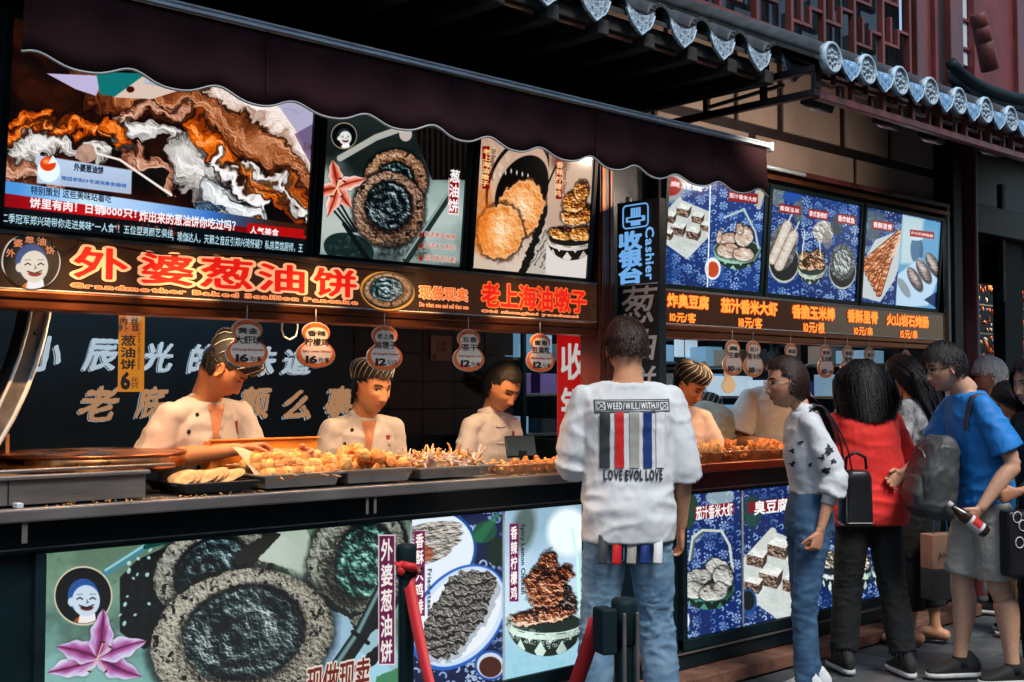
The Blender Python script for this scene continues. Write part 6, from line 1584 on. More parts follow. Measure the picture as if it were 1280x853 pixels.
def make_person(label, loc, rz, B, skin=SKIN_A, hands=True, body=True, legs=False, gaze=0, lids=.5, hand_kw=None, arms=True, lip=None, group=None, neck=True, armk=(-1, 1)):
    r = empty('person', loc, rz, label, 'person', group); h = B.H
    B.root = r
    mb = MB()
    Rg = B.torso_rings(-.018)
    loft(mb, [q[0] for q in Rg], [q[1] for q in Rg], [q[2] for q in Rg], B.Rl @ Vector((1, 0, 0)), B.Rl @ Vector((0, 1, 0)))
    nk = .034 if B.male else .0285
    hb = B.hc+B.Rh @ Vector((0, -.022, -.045))
    limb(mb, [B.neck-(B.Rl @ Vector((0, 0, .05*h))), B.neck, B.neck.lerp(hb, .55), hb], [nk*h*1.25, nk*h*1.08, nk*h*.98, nk*h*1.0], 16)
    for k in (-1, 1):
        limb(mb, [B.neck-(B.Rl @ Vector((0, 0, .02*h))), B.sh[k].lerp(B.neck, .45)+Vector((0, 0, -.004*h)), B.sh[k]], [.03*h, .020*h, .018*h], 12)
        if k in armk:
            e, w = B.arm[k]; q = 1.0 if B.male else .82
            limb(mb, [B.sh[k], B.sh[k].lerp(e, .45), e, e.lerp(w, .3), w], [.019*h*q, .026*h*q, .0235*h*q, .0245*h*q, .0155*h*q], 14)
        if legs:
            kn, an = B.knee[k], B.ank[k]; q = 1 if B.male else .9
            limb(mb, [B.hip[k], B.hip[k].lerp(kn, .5), kn, kn.lerp(an, .3)+Vector((0, -.010*h, 0)), an.lerp(kn, .15), an], [.05*h*q, .047*h*q, .033*h*q, .035*h*q, .021*h*q, .021*h*q], 16)
            if legs == 'bare': limb(mb, [an+Vector((0, -.03*h, -.02*h)), an+Vector((0, .03*h, -.012*h)), an+Vector((0, .085*h, -.028*h))], [.02*h, .022*h, .015*h], 12)
    V, F, N = remeshed(mb, .0095, 3)
    parts = [(V, F, np.array(skin, float))]
    HV, HF, HC = head_parts(skin, B.male, gaze, lids, lip)
    HV = np.array([tuple(B.hc+B.Rh @ (Vector(v)*B.hs)) for v in HV]); parts.append((HV, HF, HC))
    if hands and armk:
        mb = MB(); kw = hand_kw or {}
        for k in armk:
            e, w = B.arm[k]; o = dict(d=(w-e).normalized(), n=(-k, 0, 0), t=(0, 1, 0), curl=.4, s=1.0 if B.male else .88); o.update(kw.get(k, {}))
            if o.get('skip'): continue
            hand_mb(mb, w+Vector(o['d']).normalized()*.012, o['d'], o['n'], o['t'], o['curl'], o['s'])
        if mb.v:
            V, F, N = remeshed(mb, .0042, 2); V2 = V; parts.append((V2, F, np.array(skin, float)*np.array([1.0, .93, .9])))
    if body: np_parts_to_mesh(parts, 'body', M_SKIN, r)
    B.headbvh = None
    return r
def shirt(B, m, r, hem=.47, grow=.014, sleeve=.5, sleeve_r=.040, sleeve_end=None, amp=.006, seed=1, name='shirt', hemflare=.0, sl=None, voxel=.0095, armk=(-1, 1), neck=True, waist=1.0, rings=None, cuff=None):
    h = B.H; mb = MB(); Rg = rings or B.torso_rings(grow, hem); 
    ra = []; rb = []
    hipw = max(q[1] for q in Rg[:3])
    for i, q in enumerate(Rg):
        t = (q[0]-B.pel).dot(B.Rl @ Vector((0, 0, 1)))/h
        f = np.clip((.24-t)/.24, 0, 1) if t > 0 else 1
        wa = q[1]+(max(hipw, q[1])-q[1])*waist if t < .2 else q[1]
        ra.append(wa+hemflare*f); rb.append(q[2]+hemflare*.8*f+(.012*waist if t < .2 else 0))
    if neck: ra[-1] = ra[-1]*1.12; rb[-1] = rb[-1]*1.12
    loft(mb, [q[0] for q in Rg], ra, rb, B.Rl @ Vector((1, 0, 0)), B.Rl @ Vector((0, 1, 0)), 26)
    for k in (-1, 1):
        s0 = B.sh[k]; limb(mb, [B.neck-(B.Rl @ Vector((0, 0, .034*h))), s0.lerp(B.neck, .45)-Vector((0, 0, .008*h)), s0-Vector((0, 0, .006*h))], [.034*h, .027*h+grow*.3, .026*h+grow*.3], 14)
        if k not in armk: continue
        e, w = B.arm[k]; L = (sl or {}).get(k, sleeve); q = 1 if B.male else .86
        se = sleeve_end or sleeve_r
        if L <= .5: p = s0.lerp(e, L*2); pts = [s0, s0.lerp(p, .5), p]; rs = [.027*h*q+grow*.4, sleeve_r*h*q*.9, se*h*q]
        else:
            p = e.lerp(w, L*2-1); pts = [s0, s0.lerp(e, .5), e, e.lerp(p, .5), p]; rs = [.027*h*q+grow*.4, sleeve_r*h*q*.9, sleeve_r*h*.95*q, (sleeve_r*.45+se*.5)*h*q, se*h*q]
        # flat sleeve end
        P = [Vector(x) for x in pts]; mb.tube([P[0]]+[P[i].lerp(P[i+1], t) for i in range(len(P)-1) for t in ((.33, .66, 1) if i < len(P)-2 else (.33, .66, .97, 1))], [rs[0]]+[rs[i]+(rs[i+1]-rs[i])*t for i in range(len(P)-1) for t in ((.33, .66, 1) if i < len(P)-2 else (.33, .66, .97, 1))], 18)
        ball(mb, P[0], rs[0], 14)
    V, F, N = remeshed(mb, voxel, 2)
    V = folds(V, N, amp*.62, seed, 8, 8, 5); V = folds(V, N, amp*.22, seed+40, 20, 20, 11)
    # long drag folds
    a = perlin(V*np.array([6, 6, 14])+seed*9.1); z = V[:, 2]/h
    V = V+N*(amp*1.0*np.clip(1-np.abs(a)*3.2, -.4, 1)*(gs(z, .56, .08)+.6*gs(z, .76, .05)))[:, None]
    o = np_mesh(name, V, F, m, r)
    B.shirt = (V, F); return o
def trousers(B, m, r, end=0.03, grow=.012, wide=(1.0, 1.0), top=.56, amp=.006, seed=2, name='trousers', voxel=.0095, flare=0):
    h = B.H; mb = MB(); Rg = [q for q in B.torso_rings(grow) if (q[0].z) < (top+.03)*h]
    loft(mb, [q[0] for q in Rg], [q[1] for q in Rg], [q[2] for q in Rg], (1, 0, 0), (0, 1, 0), 24)
    for k in (-1, 1):
        hp, kn, an = B.hip[k], B.knee[k], B.ank[k]; q = 1 if B.male else .95
        T = .45; path = [hp, hp.lerp(kn, .5), kn, kn.lerp(an, .5), an]; rr = [.050*h*q+grow, .045*h*q*wide[0]+grow*.6, .036*h*q*wide[0]+grow*.8, .030*h*wide[1]+grow*.7+flare*.5, .026*h*wide[1]+grow*.6+flare]
        pts = []; rs = []
        for i in range(4):
            for t in (0, .25, .5, .75): pts.append(path[i].lerp(path[i+1], t)); rs.append(rr[i]+(rr[i+1]-rr[i])*t)
        pts.append(path[4]); rs.append(rr[4])
        keep = [(p, q_) for p, q_ in zip(pts, rs) if p.z > end*h]
        last, lr = keep[-1]
        if len(keep) < len(pts):
            nx = pts[len(keep)]; t = (last.z-end*h)/(last.z-nx.z+1e-9); keep.append((last.lerp(nx, t), lr+(rs[len(keep)]-lr)*t))
        mb.tube([p for p, _ in keep], [q_ for _, q_ in keep], 18); ball(mb, keep[0][0], keep[0][1], 14)
    V, F, N = remeshed(mb, voxel, 2)
    z = V[:, 2]/h; w = .35+1.0*gs(z, .27, .07)+1.1*gs(z, .06, .05)+.8*gs(z, .47, .05)
    V = folds(V, N, amp, seed, 8, 8, 22, True, w)
    return np_mesh(name, V, F, m, r)
def shoe(B, k, r, m=None, sole=None, high=.0, yaw=0, ank=None):
    h = B.H; a = ank or B.ank[k]; M = Matrix.Translation((a.x, a.y, 0)) @ Matrix.Rotation(R(yaw), 4, 'Z'); L = .155*h
    mb = MB(); C = []; ra = []; rb = []
    for y, z, wa, hb in ((-.38, .052, .020, .024), (-.30, .062, .033, .046), (-.1, .068, .038, .052), (.12, .058, .040, .042), (.35, .044, .044, .028), (.55, .034, .040, .016), (.66, .030, .022, .010)):
        C.append((0, y*L, z)); ra.append(wa*h/1.7); rb.append(hb*h/1.7)
    loft(mb, C, ra, rb, (1, 0, 0), (0, 0, 1), 16, 2.4); limb(mb, [(0, -.16*L, .06), (0, -.15*L, .098+high)], [.042*h/1.7, .037*h/1.7], 14)
    mb.v = [M @ p for p in mb.v]; V, F, N = remeshed(mb, .006, 3); V = V.copy(); V[:, 2] = np.maximum(V[:, 2], .018)
    o = np_mesh('shoe', V, F, m or M_SHOE, r)
    mb = MB(); mb.smooth = True; ring = []; 
    for y, wa in ((-.38, .012), (-.34, .026), (-.2, .034), (.0, .036), (.2, .040), (.4, .045), (.56, .040), (.66, .024), (.69, .008)): ring.append((y*L, wa*h/1.7))
    top = [(w, y) for y, w in ring]+[(-w, y) for y, w in ring[::-1]]; n = len(top)
    V = [M @ Vector((x, y, .004)) for x, y in top]+[M @ Vector((x*1.05, y*1.01, .014)) for x, y in top]+[M @ Vector((x, y, .026)) for x, y in top]
    Fs = [tuple(range(n))[::-1], tuple(range(2*n, 3*n))]+[(j*n+i, j*n+(i+1) % n, (j+1)*n+(i+1) % n, (j+1)*n+i) for j in range(2) for i in range(n)]
    mb.add(V, Fs); mb.build('sole', sole or M_SOLE, o)
    mb = MB()
    for q in range(4): y = (.02+.1*q)*L; z = .103-.017*q; mb.add([M @ Vector(p) for p in ((-.018, y, z), (.018, y, z), (.018, y+.006, z-.001), (-.018, y+.006, z-.001))], [(0, 1, 2, 3)])
    return o
def hair(B, r, style, m=M_HAIRB, n=1400, seed=1, length=.04, thick=.010, hairline=None, width=.0020, tie=(0, -.118, -.02), tail=.33, part=0, back=None, name='hair'):
    n = int(n*1.25); rs = np.random.RandomState(seed); E = np.array([.076, .097, .117])
    hl = hairline or (lambda d: np.where(d[:, 1] > .35, .48, np.where(d[:, 1] > -.1, .12, -.42)) if style == 'short' else np.where(d[:, 1] > .45, .52, np.where(d[:, 1] > .12, .25, -.5)))
    def surf(d, off): return d*(E+off)
    # cap
    nt, nf = 30, 44; T, Pp = np.meshgrid(np.linspace(.01, math.pi*.86, nt), np.linspace(-math.pi, math.pi, nf, endpoint=False), indexing='ij')
    d = np.stack([np.sin(T)*np.sin(Pp), np.sin(T)*np.cos(Pp), np.cos(T)], -1).reshape(-1, 3)
    # smooth hairline function of azimuth
    line = hl(d*np.array([1, 1, 1])); keep = (d[:, 2]/np.maximum(1e-6, 1) > line)
    off = thick*(.75+.3*fbm(d*3+seed, 3))*(np.clip(.35+d[:, 2]*1.3, .25, 1) if style == 'short' else 1); off = off*np.clip((d[:, 2]-line)/.18+.25, .15, 1)
    V = surf(d, off[:, None]*1.0)
    cham = np.clip((-.012-V[:, 2])/.103, 0, 1); V[:, 1] = np.where(V[:, 1] < 0, V[:, 1]*(1-.30*cham), V[:, 1])
    F = []
    for i in range(nt-1):
        for k in range(nf):
            q = (i*nf+k, i*nf+(k+1) % nf, (i+1)*nf+(k+1) % nf, (i+1)*nf+k)
            if sum(keep[j] for j in q) >= 3: F.append(q)
    parts = [(V, F)]
    # strands
    D = rs.normal(size=(n*4, 3)); D /= np.linalg.norm(D, axis=1)[:, None]; ok = D[:, 2] > hl(D)+.02; D = D[ok][:n]; n = len(D)
    P = surf(D, thick*.6); steps = 12
    if style in ('short', 'fringe'):
        wh = np.array([.15, -.55, .82]); wh = wh/np.linalg.norm(wh); L = length*(.6+.6*rs.rand(n))*np.where(D[:, 2] < .35, .38, 1)
        flow = D-wh; flow[:, 2] -= .35
        if style == 'fringe': flow[:, 1] += .3
    elif style == 'pony': L = None
    else: L = (P[:, 2]+length)*1.22*(.94+.1*rs.rand(n))
    path = [P.copy()]; tiep = np.array(tie)
    if style == 'pony':
        steps = 18; tl = tail*(.75+.35*rs.rand(n)); jit = np.clip(rs.normal(size=(n, 3)), -1.8, 1.8)*np.array([.028, .030, .012])
        q = P.copy()
        for k in range(8):
            t = (k+1)/8; q = P*(1-t)+(tiep+jit*.35)*t; q[:, 2] += .055*math.sin(math.pi*t)*np.clip(P[:, 1]/.07, 0, 1); dd = q/np.linalg.norm(q/ E, axis=1)[:, None]; rr = np.linalg.norm(q/E, axis=1)
            q2 = np.where((rr < 1.10)[:, None], q/rr[:, None]*(1.10+.03*np.sin(t*3.14)), q); path.append(q2)
        base = path[-1]
        for k in range(10):
            t = (k+1)/10; wv = np.array([0, 1, 0])*0; b = tiep+jit*(.35+1.0*math.sin(min(1, t*1.15)*math.pi*.8)); bk = np.array(back or (0, -.05, -1)); bk = bk/np.linalg.norm(bk)
            curve = np.array([0, -.035*math.sin(t*math.pi*.6), 0]); path.append(b+curve+bk*(tl*t)[:, None]+.006*np.sin(t*7+jit[:, :1]*90))
    else:
        vel = None
        for k in range(steps):
            p = path[-1]; nrm = p/(E*E); nrm /= np.linalg.norm(nrm, axis=1)[:, None]
            if style in ('short', 'fringe'):
                f = flow-nrm*(flow*nrm).sum(1)[:, None]; f /= np.linalg.norm(f, axis=1)[:, None]+1e-6
                f = f+.25*nrm*(1-k/steps)+rs.normal(size=(n, 3))*.05; q = p+f*(L/steps)[:, None]
                rr = np.linalg.norm(q/(E+thick*.8), axis=1); q = np.where((rr < 1)[:, None], q/rr[:, None], q)
            else:
                g = np.zeros((n, 3)); g[:, 2] = -1; top = np.clip(p[:, 2]/.1, 0, 1); sg = np.sign(P[:, 0]-part+1e-4); g[:, 0] += sg*top*1.3
                g[:, 1] += np.where((P[:, 1] > .0) & (np.abs(p[:, 2]) < .09), -.55, -.1*top)
                g[:, 1] += np.where(p[:, 2] < -.10, .10*np.sign(-p[:, 1]-.03), 0)
                if back is not None: g[:, 1] += np.where(p[:, 2] < -.1, back, 0)
                g += rs.normal(size=(n, 3))*.06; g /= np.linalg.norm(g, axis=1)[:, None]; q = p+g*(L/steps)[:, None]
                rr = np.linalg.norm(q/(E+thick), axis=1); k1 = (1+.04*rs.rand(n)); q = np.where((rr < k1)[:, None] & (q[:, 2:3] > -.09), q/rr[:, None]*k1[:, None], q)
            path.append(q)
    K = len(path); A = np.stack(path, 1)                       # n, K, 3
    tan = np.gradient(A, axis=1); nr = A/(E*E); sd = np.cross(tan, nr); sd /= np.linalg.norm(sd, axis=2)[:, :, None]+1e-9
    wt = width*(1-.75*(np.arange(K)/(K-1))**2)[None, :, None]*(.7+.6*rs.rand(n))[:, None, None]
    up_ = nr/np.linalg.norm(nr, axis=2)[:, :, None]
    V = np.stack([A-sd*wt+up_*wt*(rs.rand(n)*.7-.3)[:, None, None], A+up_*wt*(.2+.7*rs.rand(n))[:, None, None], A+sd*wt+up_*wt*(rs.rand(n)*.7-.3)[:, None, None]], 2).reshape(-1, 3)
    a = ((np.arange(n)*K)[:, None]+np.arange(K-1)[None]).ravel()[:, None]*3; F = np.concatenate([a+np.array([0, 1, 4, 3]), a+np.array([1, 2, 5, 4])])
    parts.append((V, F)); VV = np.concatenate([p[0] for p in parts]); FF = list(parts[0][1])+(parts[1][1]+len(parts[0][0])).tolist()
    Rh = np.array(B.Rh); VV = (VV*B.hs) @ Rh.T+np.array(B.hc)
    return np_mesh(name, VV, FF, m, r)
def cook_cap(B, r, flat=0, stripes=14, tilt=0):
    """black cap with white seams: pulled over the skull"""
    T0 = [(.083, .0, .040), (.088, .0, .062), (.092, 0, .085), (.088, 0, .105), (.066, 0, .124), (.03, 0, .132), (0.001, 0, .133)]
    M = Matrix.Translation(B.hc) @ B.Rh.to_4x4() @ Matrix.Scale(B.hs, 4) @ Matrix.Rotation(R(tilt), 4, 'X'); n = 40
    V = []; F = []
    for (rr, _, z) in T0:
        for k in range(n):
            q = 2*math.pi*k/n; w = 1+.02*math.cos(q*stripes); V.append(M @ Vector((rr*.93*w*math.cos(q), rr*1.2*w*math.sin(q)-.006, z+.012*math.sin(q)*(1 if z < .1 else .3)+flat*.0)))
    for i in range(len(T0)-1):
        for k in range(n): F.append((i*n+k, i*n+(k+1) % n, (i+1)*n+(k+1) % n, (i+1)*n+k))
    mb = MB(); mb.smooth = True; mb.add(V, F); o = mb.build('cap', M_HATB, r)
    mb = MB(); mb.smooth = True
    for k in range(stripes):
        q = 2*math.pi*k/stripes; pts = []
        for i, (rr, _, z) in enumerate(T0[:-1]):
            qq = q+.12*i; pts.append(M @ Vector((rr*.93*1.03*math.cos(qq), rr*1.2*1.03*math.sin(qq)-.006, z+.012*math.sin(qq)*(1 if z < .1 else .3)+.001)))
        mb.tube(pts, .0017, 5)
    ring = [M @ Vector((.083*.93*1.02*math.cos(2*math.pi*k/24), .083*1.2*1.02*math.sin(2*math.pi*k/24)-.006, .040+.012*math.sin(2*math.pi*k/24))) for k in range(25)]
    mb.build('stripe', M_HATW, o); return o
def on_surface(bv, p, d, off):
    h = bv.ray_cast(Vector(p), Vector(d))
    return (h[0]+h[1]*off if h[1].dot(Vector(d)) < 0 else h[0]-h[1]*off) if h[0] else None
def patch_on(bv, O, U, V, d, m, name, parent, off=.003, nu=6, nv=12):
    O, U, V = Vector(O), Vector(U), Vector(V); pts = []; last = O
    for j in range(nv+1):
        for i in range(nu+1):
            q = on_surface(bv, O+U*(i/nu)+V*(j/nv), d, off); last = q if q is not None else last; pts.append(last)
    F = [(j*(nu+1)+i, j*(nu+1)+i+1, (j+1)*(nu+1)+i+1, (j+1)*(nu+1)+i) for j in range(nv) for i in range(nu)]
    mb = MB(); mb.smooth = True; mb.add(pts, F); return mb.build(name, m, parent)
def text_on(bv, s, O, U, V, d, m, name, parent, off=.004, bold=.03, gap=.15):
    P = Panel.free(O, U, V); O, U, V = Vector(O), Vector(U), Vector(V); pts = []; FF = []; k = 0
    for ch, sx, tx, sy, ty, sl in place_text(P, s, (0, 1, 1, 0), False, gap):
        sd, x0, y0, mn, mx = glyph(ch); W_, F = contour(sd[::2, ::2], bold)
        for c in W_:
            u = tx+(c[0]*2/GR+x0)*sx; v = ty+(c[1]*2/GR+y0)*sy; q = on_surface(bv, O+U*u+V*v, d, off); pts.append(q if q is not None else (pts[-1] if pts else O))
        FF += [tuple(i+k for i in f) for f in F]; k = len(pts)
    return np_mesh(name, np.array([tuple(p) for p in pts]), FF, m, parent, smooth=True)
def strap(r, pts, w, m, name='strap', th=.003, up=None):
    pts = [Vector(p) for p in pts]; P = []
    for i in range(len(pts)-1):
        for t in range(5):
            t_ = t/5; p0 = pts[max(i-1, 0)]; p3 = pts[min(i+2, len(pts)-1)]; p1, p2 = pts[i], pts[i+1]
            P.append(.5*((2*p1)+(p2-p0)*t_+(2*p0-5*p1+4*p2-p3)*t_*t_+(3*p1-p0-3*p2+p3)*t_**3))
    P.append(pts[-1]); mb = MB(); V = []; F = []
    for i, p in enumerate(P):
        t_ = (P[min(i+1, len(P)-1)]-P[max(i-1, 0)]).normalized(); s_ = Vector(up).normalized() if up is not None else Vector((1, 0, 0)); s_ = (s_-t_*s_.dot(t_)).normalized(); n_ = t_.cross(s_)
        V += [p-s_*w/2-n_*th/2, p+s_*w/2-n_*th/2, p+s_*w/2+n_*th/2, p-s_*w/2+n_*th/2]
    for i in range(len(P)-1):
        for k in range(4): F.append((i*4+k, i*4+(k+1) % 4, (i+1)*4+(k+1) % 4, (i+1)*4+k))
    F += [(3, 2, 1, 0), (len(V)-4, len(V)-3, len(V)-2, len(V)-1)]; mb.smooth = True; mb.add(V, F); return mb.build(name, m, r)
# ---------------------------------------------------------------- the man in the white T-shirt
def man_white():
    B = Body(1.75, True, lean=0, stance=.088, head=(4, 14, 0), shoulder=.106, bulk=1.0)
    B.setarm(-1, (-.130, .02, .650), (-.085, .16, .66)); B.setarm(1, (.128, -.015, .648), (.134, .03, .50))
    r = make_person('man seen from behind in a white T-shirt with coloured ribbons down the back', (3.76, -.5, .012), R(-38), B, SKIN_A, hand_kw={1: dict(curl=.55), -1: dict(curl=.5)})
    shirt(B, M_WHITE, r, hem=.466, grow=.018, sl={-1: .64, 1: .60}, sleeve=.6, sleeve_r=.046, sleeve_end=.047, amp=.0075, seed=3, hemflare=.012)
    trousers(B, M_DENIM, r, .03, .010, (1.08, 1.35), amp=.010, seed=5)
    for k in (-1, 1): shoe(B, k, r, M_SHOE, M_SOLE)
    hair(B, r, 'short', M_HAIRBR, 1900, 2, .05, .013)
    bv = BVHTree.FromPolygons([tuple(v) for v in B.shirt[0]], B.shirt[1]); d = (0, 1, 0)
    MR = mat('red_ribbon', (.55, .015, .02), .45, bump=.1, bscale=60); MBL = mat('navy_ribbon', (.01, .035, .19), .5); MG = mat('grey_ribbon', (.33, .34, .31), .6); MK = mat('charcoal_ribbon', (.03, .04, .045), .55); MW = mat('white_ribbon', (.72, .76, .8), .6)
    y = -.5
    # box print across the shoulder blades
    patch_on(bv, (-.155, y, 1.353), (.31, 0, .003), (0, 0, .052), d, MK, 'print_box', r, .003, 24, 3)
    patch_on(bv, (-.149, y, 1.358), (.298, 0, .003), (0, 0, .042), d, MW, 'print_border', r, .0042, 24, 3); patch_on(bv, (-.147, y, 1.360), (.294, 0, .003), (0, 0, .038), d, MK, 'print_box', r, .0052, 24, 3)
    text_on(bv, 'WEED/WILL/WITH/F', (-.105, y, 1.366), (.212, 0, .002), (0, 0, .026), d, MW, 'print_letters', r, .0065, .03, .22)
    for x0 in (-.144, .112):
        patch_on(bv, (x0, y, 1.363), (.032, 0, 0), (0, 0, .032), d, MW, 'print_square', r, .0062, 4, 4); patch_on(bv, (x0+.003, y, 1.366), (.026, 0, 0), (0, 0, .026), d, MK, 'print_square', r, .0072, 4, 4)
        for a, b_ in (((x0+.004, 1.367), (.024, .024)), ((x0+.004, 1.391), (.024, -.024))): patch_on(bv, (a[0], y, a[1]), (.004, 0, 0), (b_[0], 0, b_[1]), d, MW, 'print_cross', r, .0082, 1, 6)
    cols = [(-.118, MK, .038), (-.062, MR, .036), (-.002, MG, .038), (.052, MBL, .036), (.106, MW, .036)]
    for x, m_, w in cols:
        patch_on(bv, (x-w/2+.004, y, 1.13), (w, 0, 0), (0, 0, .225), d, m_, 'ribbon', r, .006, 4, 22)
        strap(r, [(x-.005, -.118, .86), (x-.008, -.136, .80), (x-.012, -.140, .745)], w, m_, 'ribbon_end', .004)
    text_on(bv, 'LOVE EVOL LOVE', (-.118, y, 1.082), (.236, 0, 0), (0, 0, .040), d, MK, 'print_letters', r, .0045, .05, .18)
    # back pockets and seams
    for sx in (-1, 1):
        mb = MB(); mb.smooth = True; mb.tube([(sx*.04, -.128, .86), (sx*.042, -.135, .76), (sx*.085, -.128, .745), (sx*.125, -.112, .76)], .0025, 5); mb.build('pocket_seam', M_DENIM2, r)
man_white()
# ---------------------------------------------------------------- the young woman with glasses
def woman_glasses():
    B = Body(1.60, False, lean=3, stance=.045, head=(2, -1, 0), shoulder=.094, step=(.05, -.03), neckfwd=.035)
    B.setarm(-1, (-.118, -.045, .655), (-.12, .0, .505)); B.setarm(1, (.105, -.04, .655), (.085, -.01, .53))
    c = at_depth(1008, 5.73, 0)
    r = make_person('young woman in profile with glasses, ponytail and embroidered white blouse', (c[0], c[1], .012), R(50), B, (.60, .31, .19), hand_kw={-1: dict(curl=1.0, n=(.9, .5, 0), t=(0, 1, 0))}, lids=.45, lip=(.42, .10, .08))
    shirt(B, M_WHITE, r, hem=.60, grow=.008, sleeve=.68, sleeve_r=.045, sleeve_end=.045, amp=.009, seed=8, hemflare=-.004, waist=.2)
    h = B.H
    for k in (-1,):
        e, w = B.arm[k]; p = e.lerp(w, .36); q = e.lerp(w, .52); mb = MB(); mb.smooth = True; mb.tube([p, p.lerp(q, .5), q], [.036, .033, .034], 18); mb.build('cuff', M_WHITE, r)
    trousers(B, M_DENIM2, r, .035, .010, (.95, .95), amp=.007, seed=6, top=.585)
    for k in (-1, 1): shoe(B, k, r, M_WHITE, M_SOLE)
    hair(B, r, 'pony', M_HAIRBR, 2600, 4, thick=.007, tie=(0, -.092, -.07), tail=.33, back=(-.02, -.07, -1), width=.0028)
    # collar
    mb = MB(); mb.smooth = True; nk = B.neck; M = B.Rl
    loft(mb, [nk+M @ Vector((0, 0, -.03)), nk+M @ Vector((0, -.006, .03))], [.062, .052], [.058, .046], M @ Vector((1, 0, 0)), M @ Vector((0, 1, .25)), 24); mb.build('collar', M_WHITE, r, smooth=True)
    # glasses
    g = MB(); g.smooth = True; T = Matrix.Translation(B.hc) @ B.Rh.to_4x4()
    for sx in (-1, 1):
        g.tube([T @ Vector((sx*.031+.023*math.cos(a), .101-.25*max(0, sx*(sx*.031+.023*math.cos(a))-.02), -.002+.020*math.sin(a))) for a in [2*math.pi*k/20 for k in range(21)]], .0014, 6, cap=False)
        g.tube([T @ Vector((sx*.054, .092, .002)), T @ Vector((sx*.073, .07, .003)), T @ Vector((sx*.078, .0, .002))], .0014, 6)
    g.tube([T @ Vector((-.008, .099, .002)), T @ Vector((0, .102, .005)), T @ Vector((.008, .099, .002))], .0013, 6); o = g.build('glasses', mat('thin_metal_frame', (.5, .42, .36), .3, metal=.8), r)
    # embroidered flowers on the sleeve and chest
    bv = BVHTree.FromPolygons([tuple(v) for v in B.shirt[0]], B.shirt[1]); ME = mat('black_embroidery', (.012, .016, .02), .7)
    mb = MB(); rr = random.Random(4)
    for (y, z, s) in ((-.035, 1.17, .030), (.0, 1.14, .018), (-.05, 1.12, .018), (.03, 1.10, .014), (-.02, 1.08, .02), (.07, 1.20, .016), (.095, 1.16, .014), (.09, 1.10, .016), (.1, 1.03, .016)):
        for k in range(9):
            a = rr.uniform(0, 6.28); L_ = s*rr.uniform(.6, 1.1); pts = []
            for (u, v) in ((0, 0), (.5, .28), (1, 0), (.5, -.28)):
                yy = y+(u*math.cos(a)-v*math.sin(a))*L_; zz = z+(u*math.sin(a)+v*math.cos(a))*L_; q = on_surface(bv, (-.5, yy, zz), (1, 0, 0), .003); pts.append(q)
            if all(p is not None for p in pts): mb.add(pts, [(0, 1, 2, 3)])
    if mb.v: mb.build('embroidery', ME, r)['kind'] = 'stuff'
    # bag straps and bag on the back
    strap(r, [(-.09, .085, 1.16), (-.11, .05, 1.30), (-.10, -.02, 1.375), (-.105, -.09, 1.31), (-.10, -.13, 1.18), (-.09, -.15, 1.05)], .022, M_LEATH, 'bag_strap', .004, (1, 0, 0))
    strap(r, [(-.065, .0, 1.385), (-.08, -.075, 1.34), (-.10, -.15, 1.2), (-.10, -.18, 1.07)], .012, M_LEATH, 'bag_strap', .004, (1, 0, 0))
    bg = empty('shoulder_bag', (0, 0, 0), 0); bg.parent = None
    wl = Matrix.Translation(r.location) @ Matrix.Rotation(r.rotation_euler.z, 4, 'Z')
    bg.matrix_world = wl @ Matrix.Translation((-.06, -.205, .96)); tag(bg, 'black leather bag hanging behind the woman with glasses', 'bag')
    mb = MB(); loft(mb, [(0, 0, -.15), (0, 0, -.13), (0, 0, .08), (0, 0, .11)], [.07, .08, .078, .07], [.065, .075, .07, .055], (1, 0, 0), (0, 1, 0), 24, 3.4); V, F, N = remeshed(mb, .009, 2); np_mesh('bag_body', V, F, M_LEATH, bg); mb = MB(); mb.smooth = True
    mb.tube([(-.092, -.06+.13*(k/10), -.13+.0*k) for k in range(11)]+[(-.092, .07, -.13+.22*(k/8)) for k in range(1, 9)], .003, 5); mb.build('zip', M_STEEL, bg)
    mb = MB(); mb.smooth = True; mb.tube([(-.02, -.05, .115), (-.02, -.045, .17), (-.02, 0, .195), (-.02, .045, .17), (-.02, .05, .115)], .008, 8); mb.build('bag_handle', M_LEATH, bg)
woman_glasses()
# ---------------------------------------------------------------- woman in red
def woman_red():
    B = Body(1.60, False, lean=3, stance=.085, head=(-6, 12, 0), shoulder=.102, bulk=1.12, step=(.02, -.10))
    B.setarm(-1, (-.15, .09, .68), (-.10, .24, .66)); B.setarm(1, (.16, .06, .67), (.12, .20, .66))
    c = at_depth(1083, 6.25, 0)
    r = make_person('woman seen from behind in a red top with black bobbed hair', (c[0], c[1], .012), R(-34), B, SKIN_A)
    shirt(B, M_REDC, r, hem=.475, grow=.014, sleeve=.46, sleeve_r=.047, sleeve_end=.049, amp=.008, seed=12, hemflare=.018)
    trousers(B, M_BLKC, r, .07, .014, (1.12, 1.3), amp=.007, seed=9, flare=.006)
    for k in (-1, 1): shoe(B, k, r, M_SHOE, M_SOLE)
    hair(B, r, 'bob', M_HAIRB, 2600, 6, .185, .018, width=.0030)
    mb = MB()
    rr = random.Random(3)
    for k in (-1, 1):
        a = B.ank[k]
        for i in range(46): q = rr.uniform(0, 6.28); x, y = a.x+.062*math.cos(q), a.y+.062*math.sin(q); mb.box(x-.0015, x+.0015, y-.0015, y+.0015, .07*1.6-rr.uniform(.01, .035), .07*1.6+.01)
    mb.build('frayed_hem', M_BLKC, r)['kind'] = 'stuff'
woman_red()
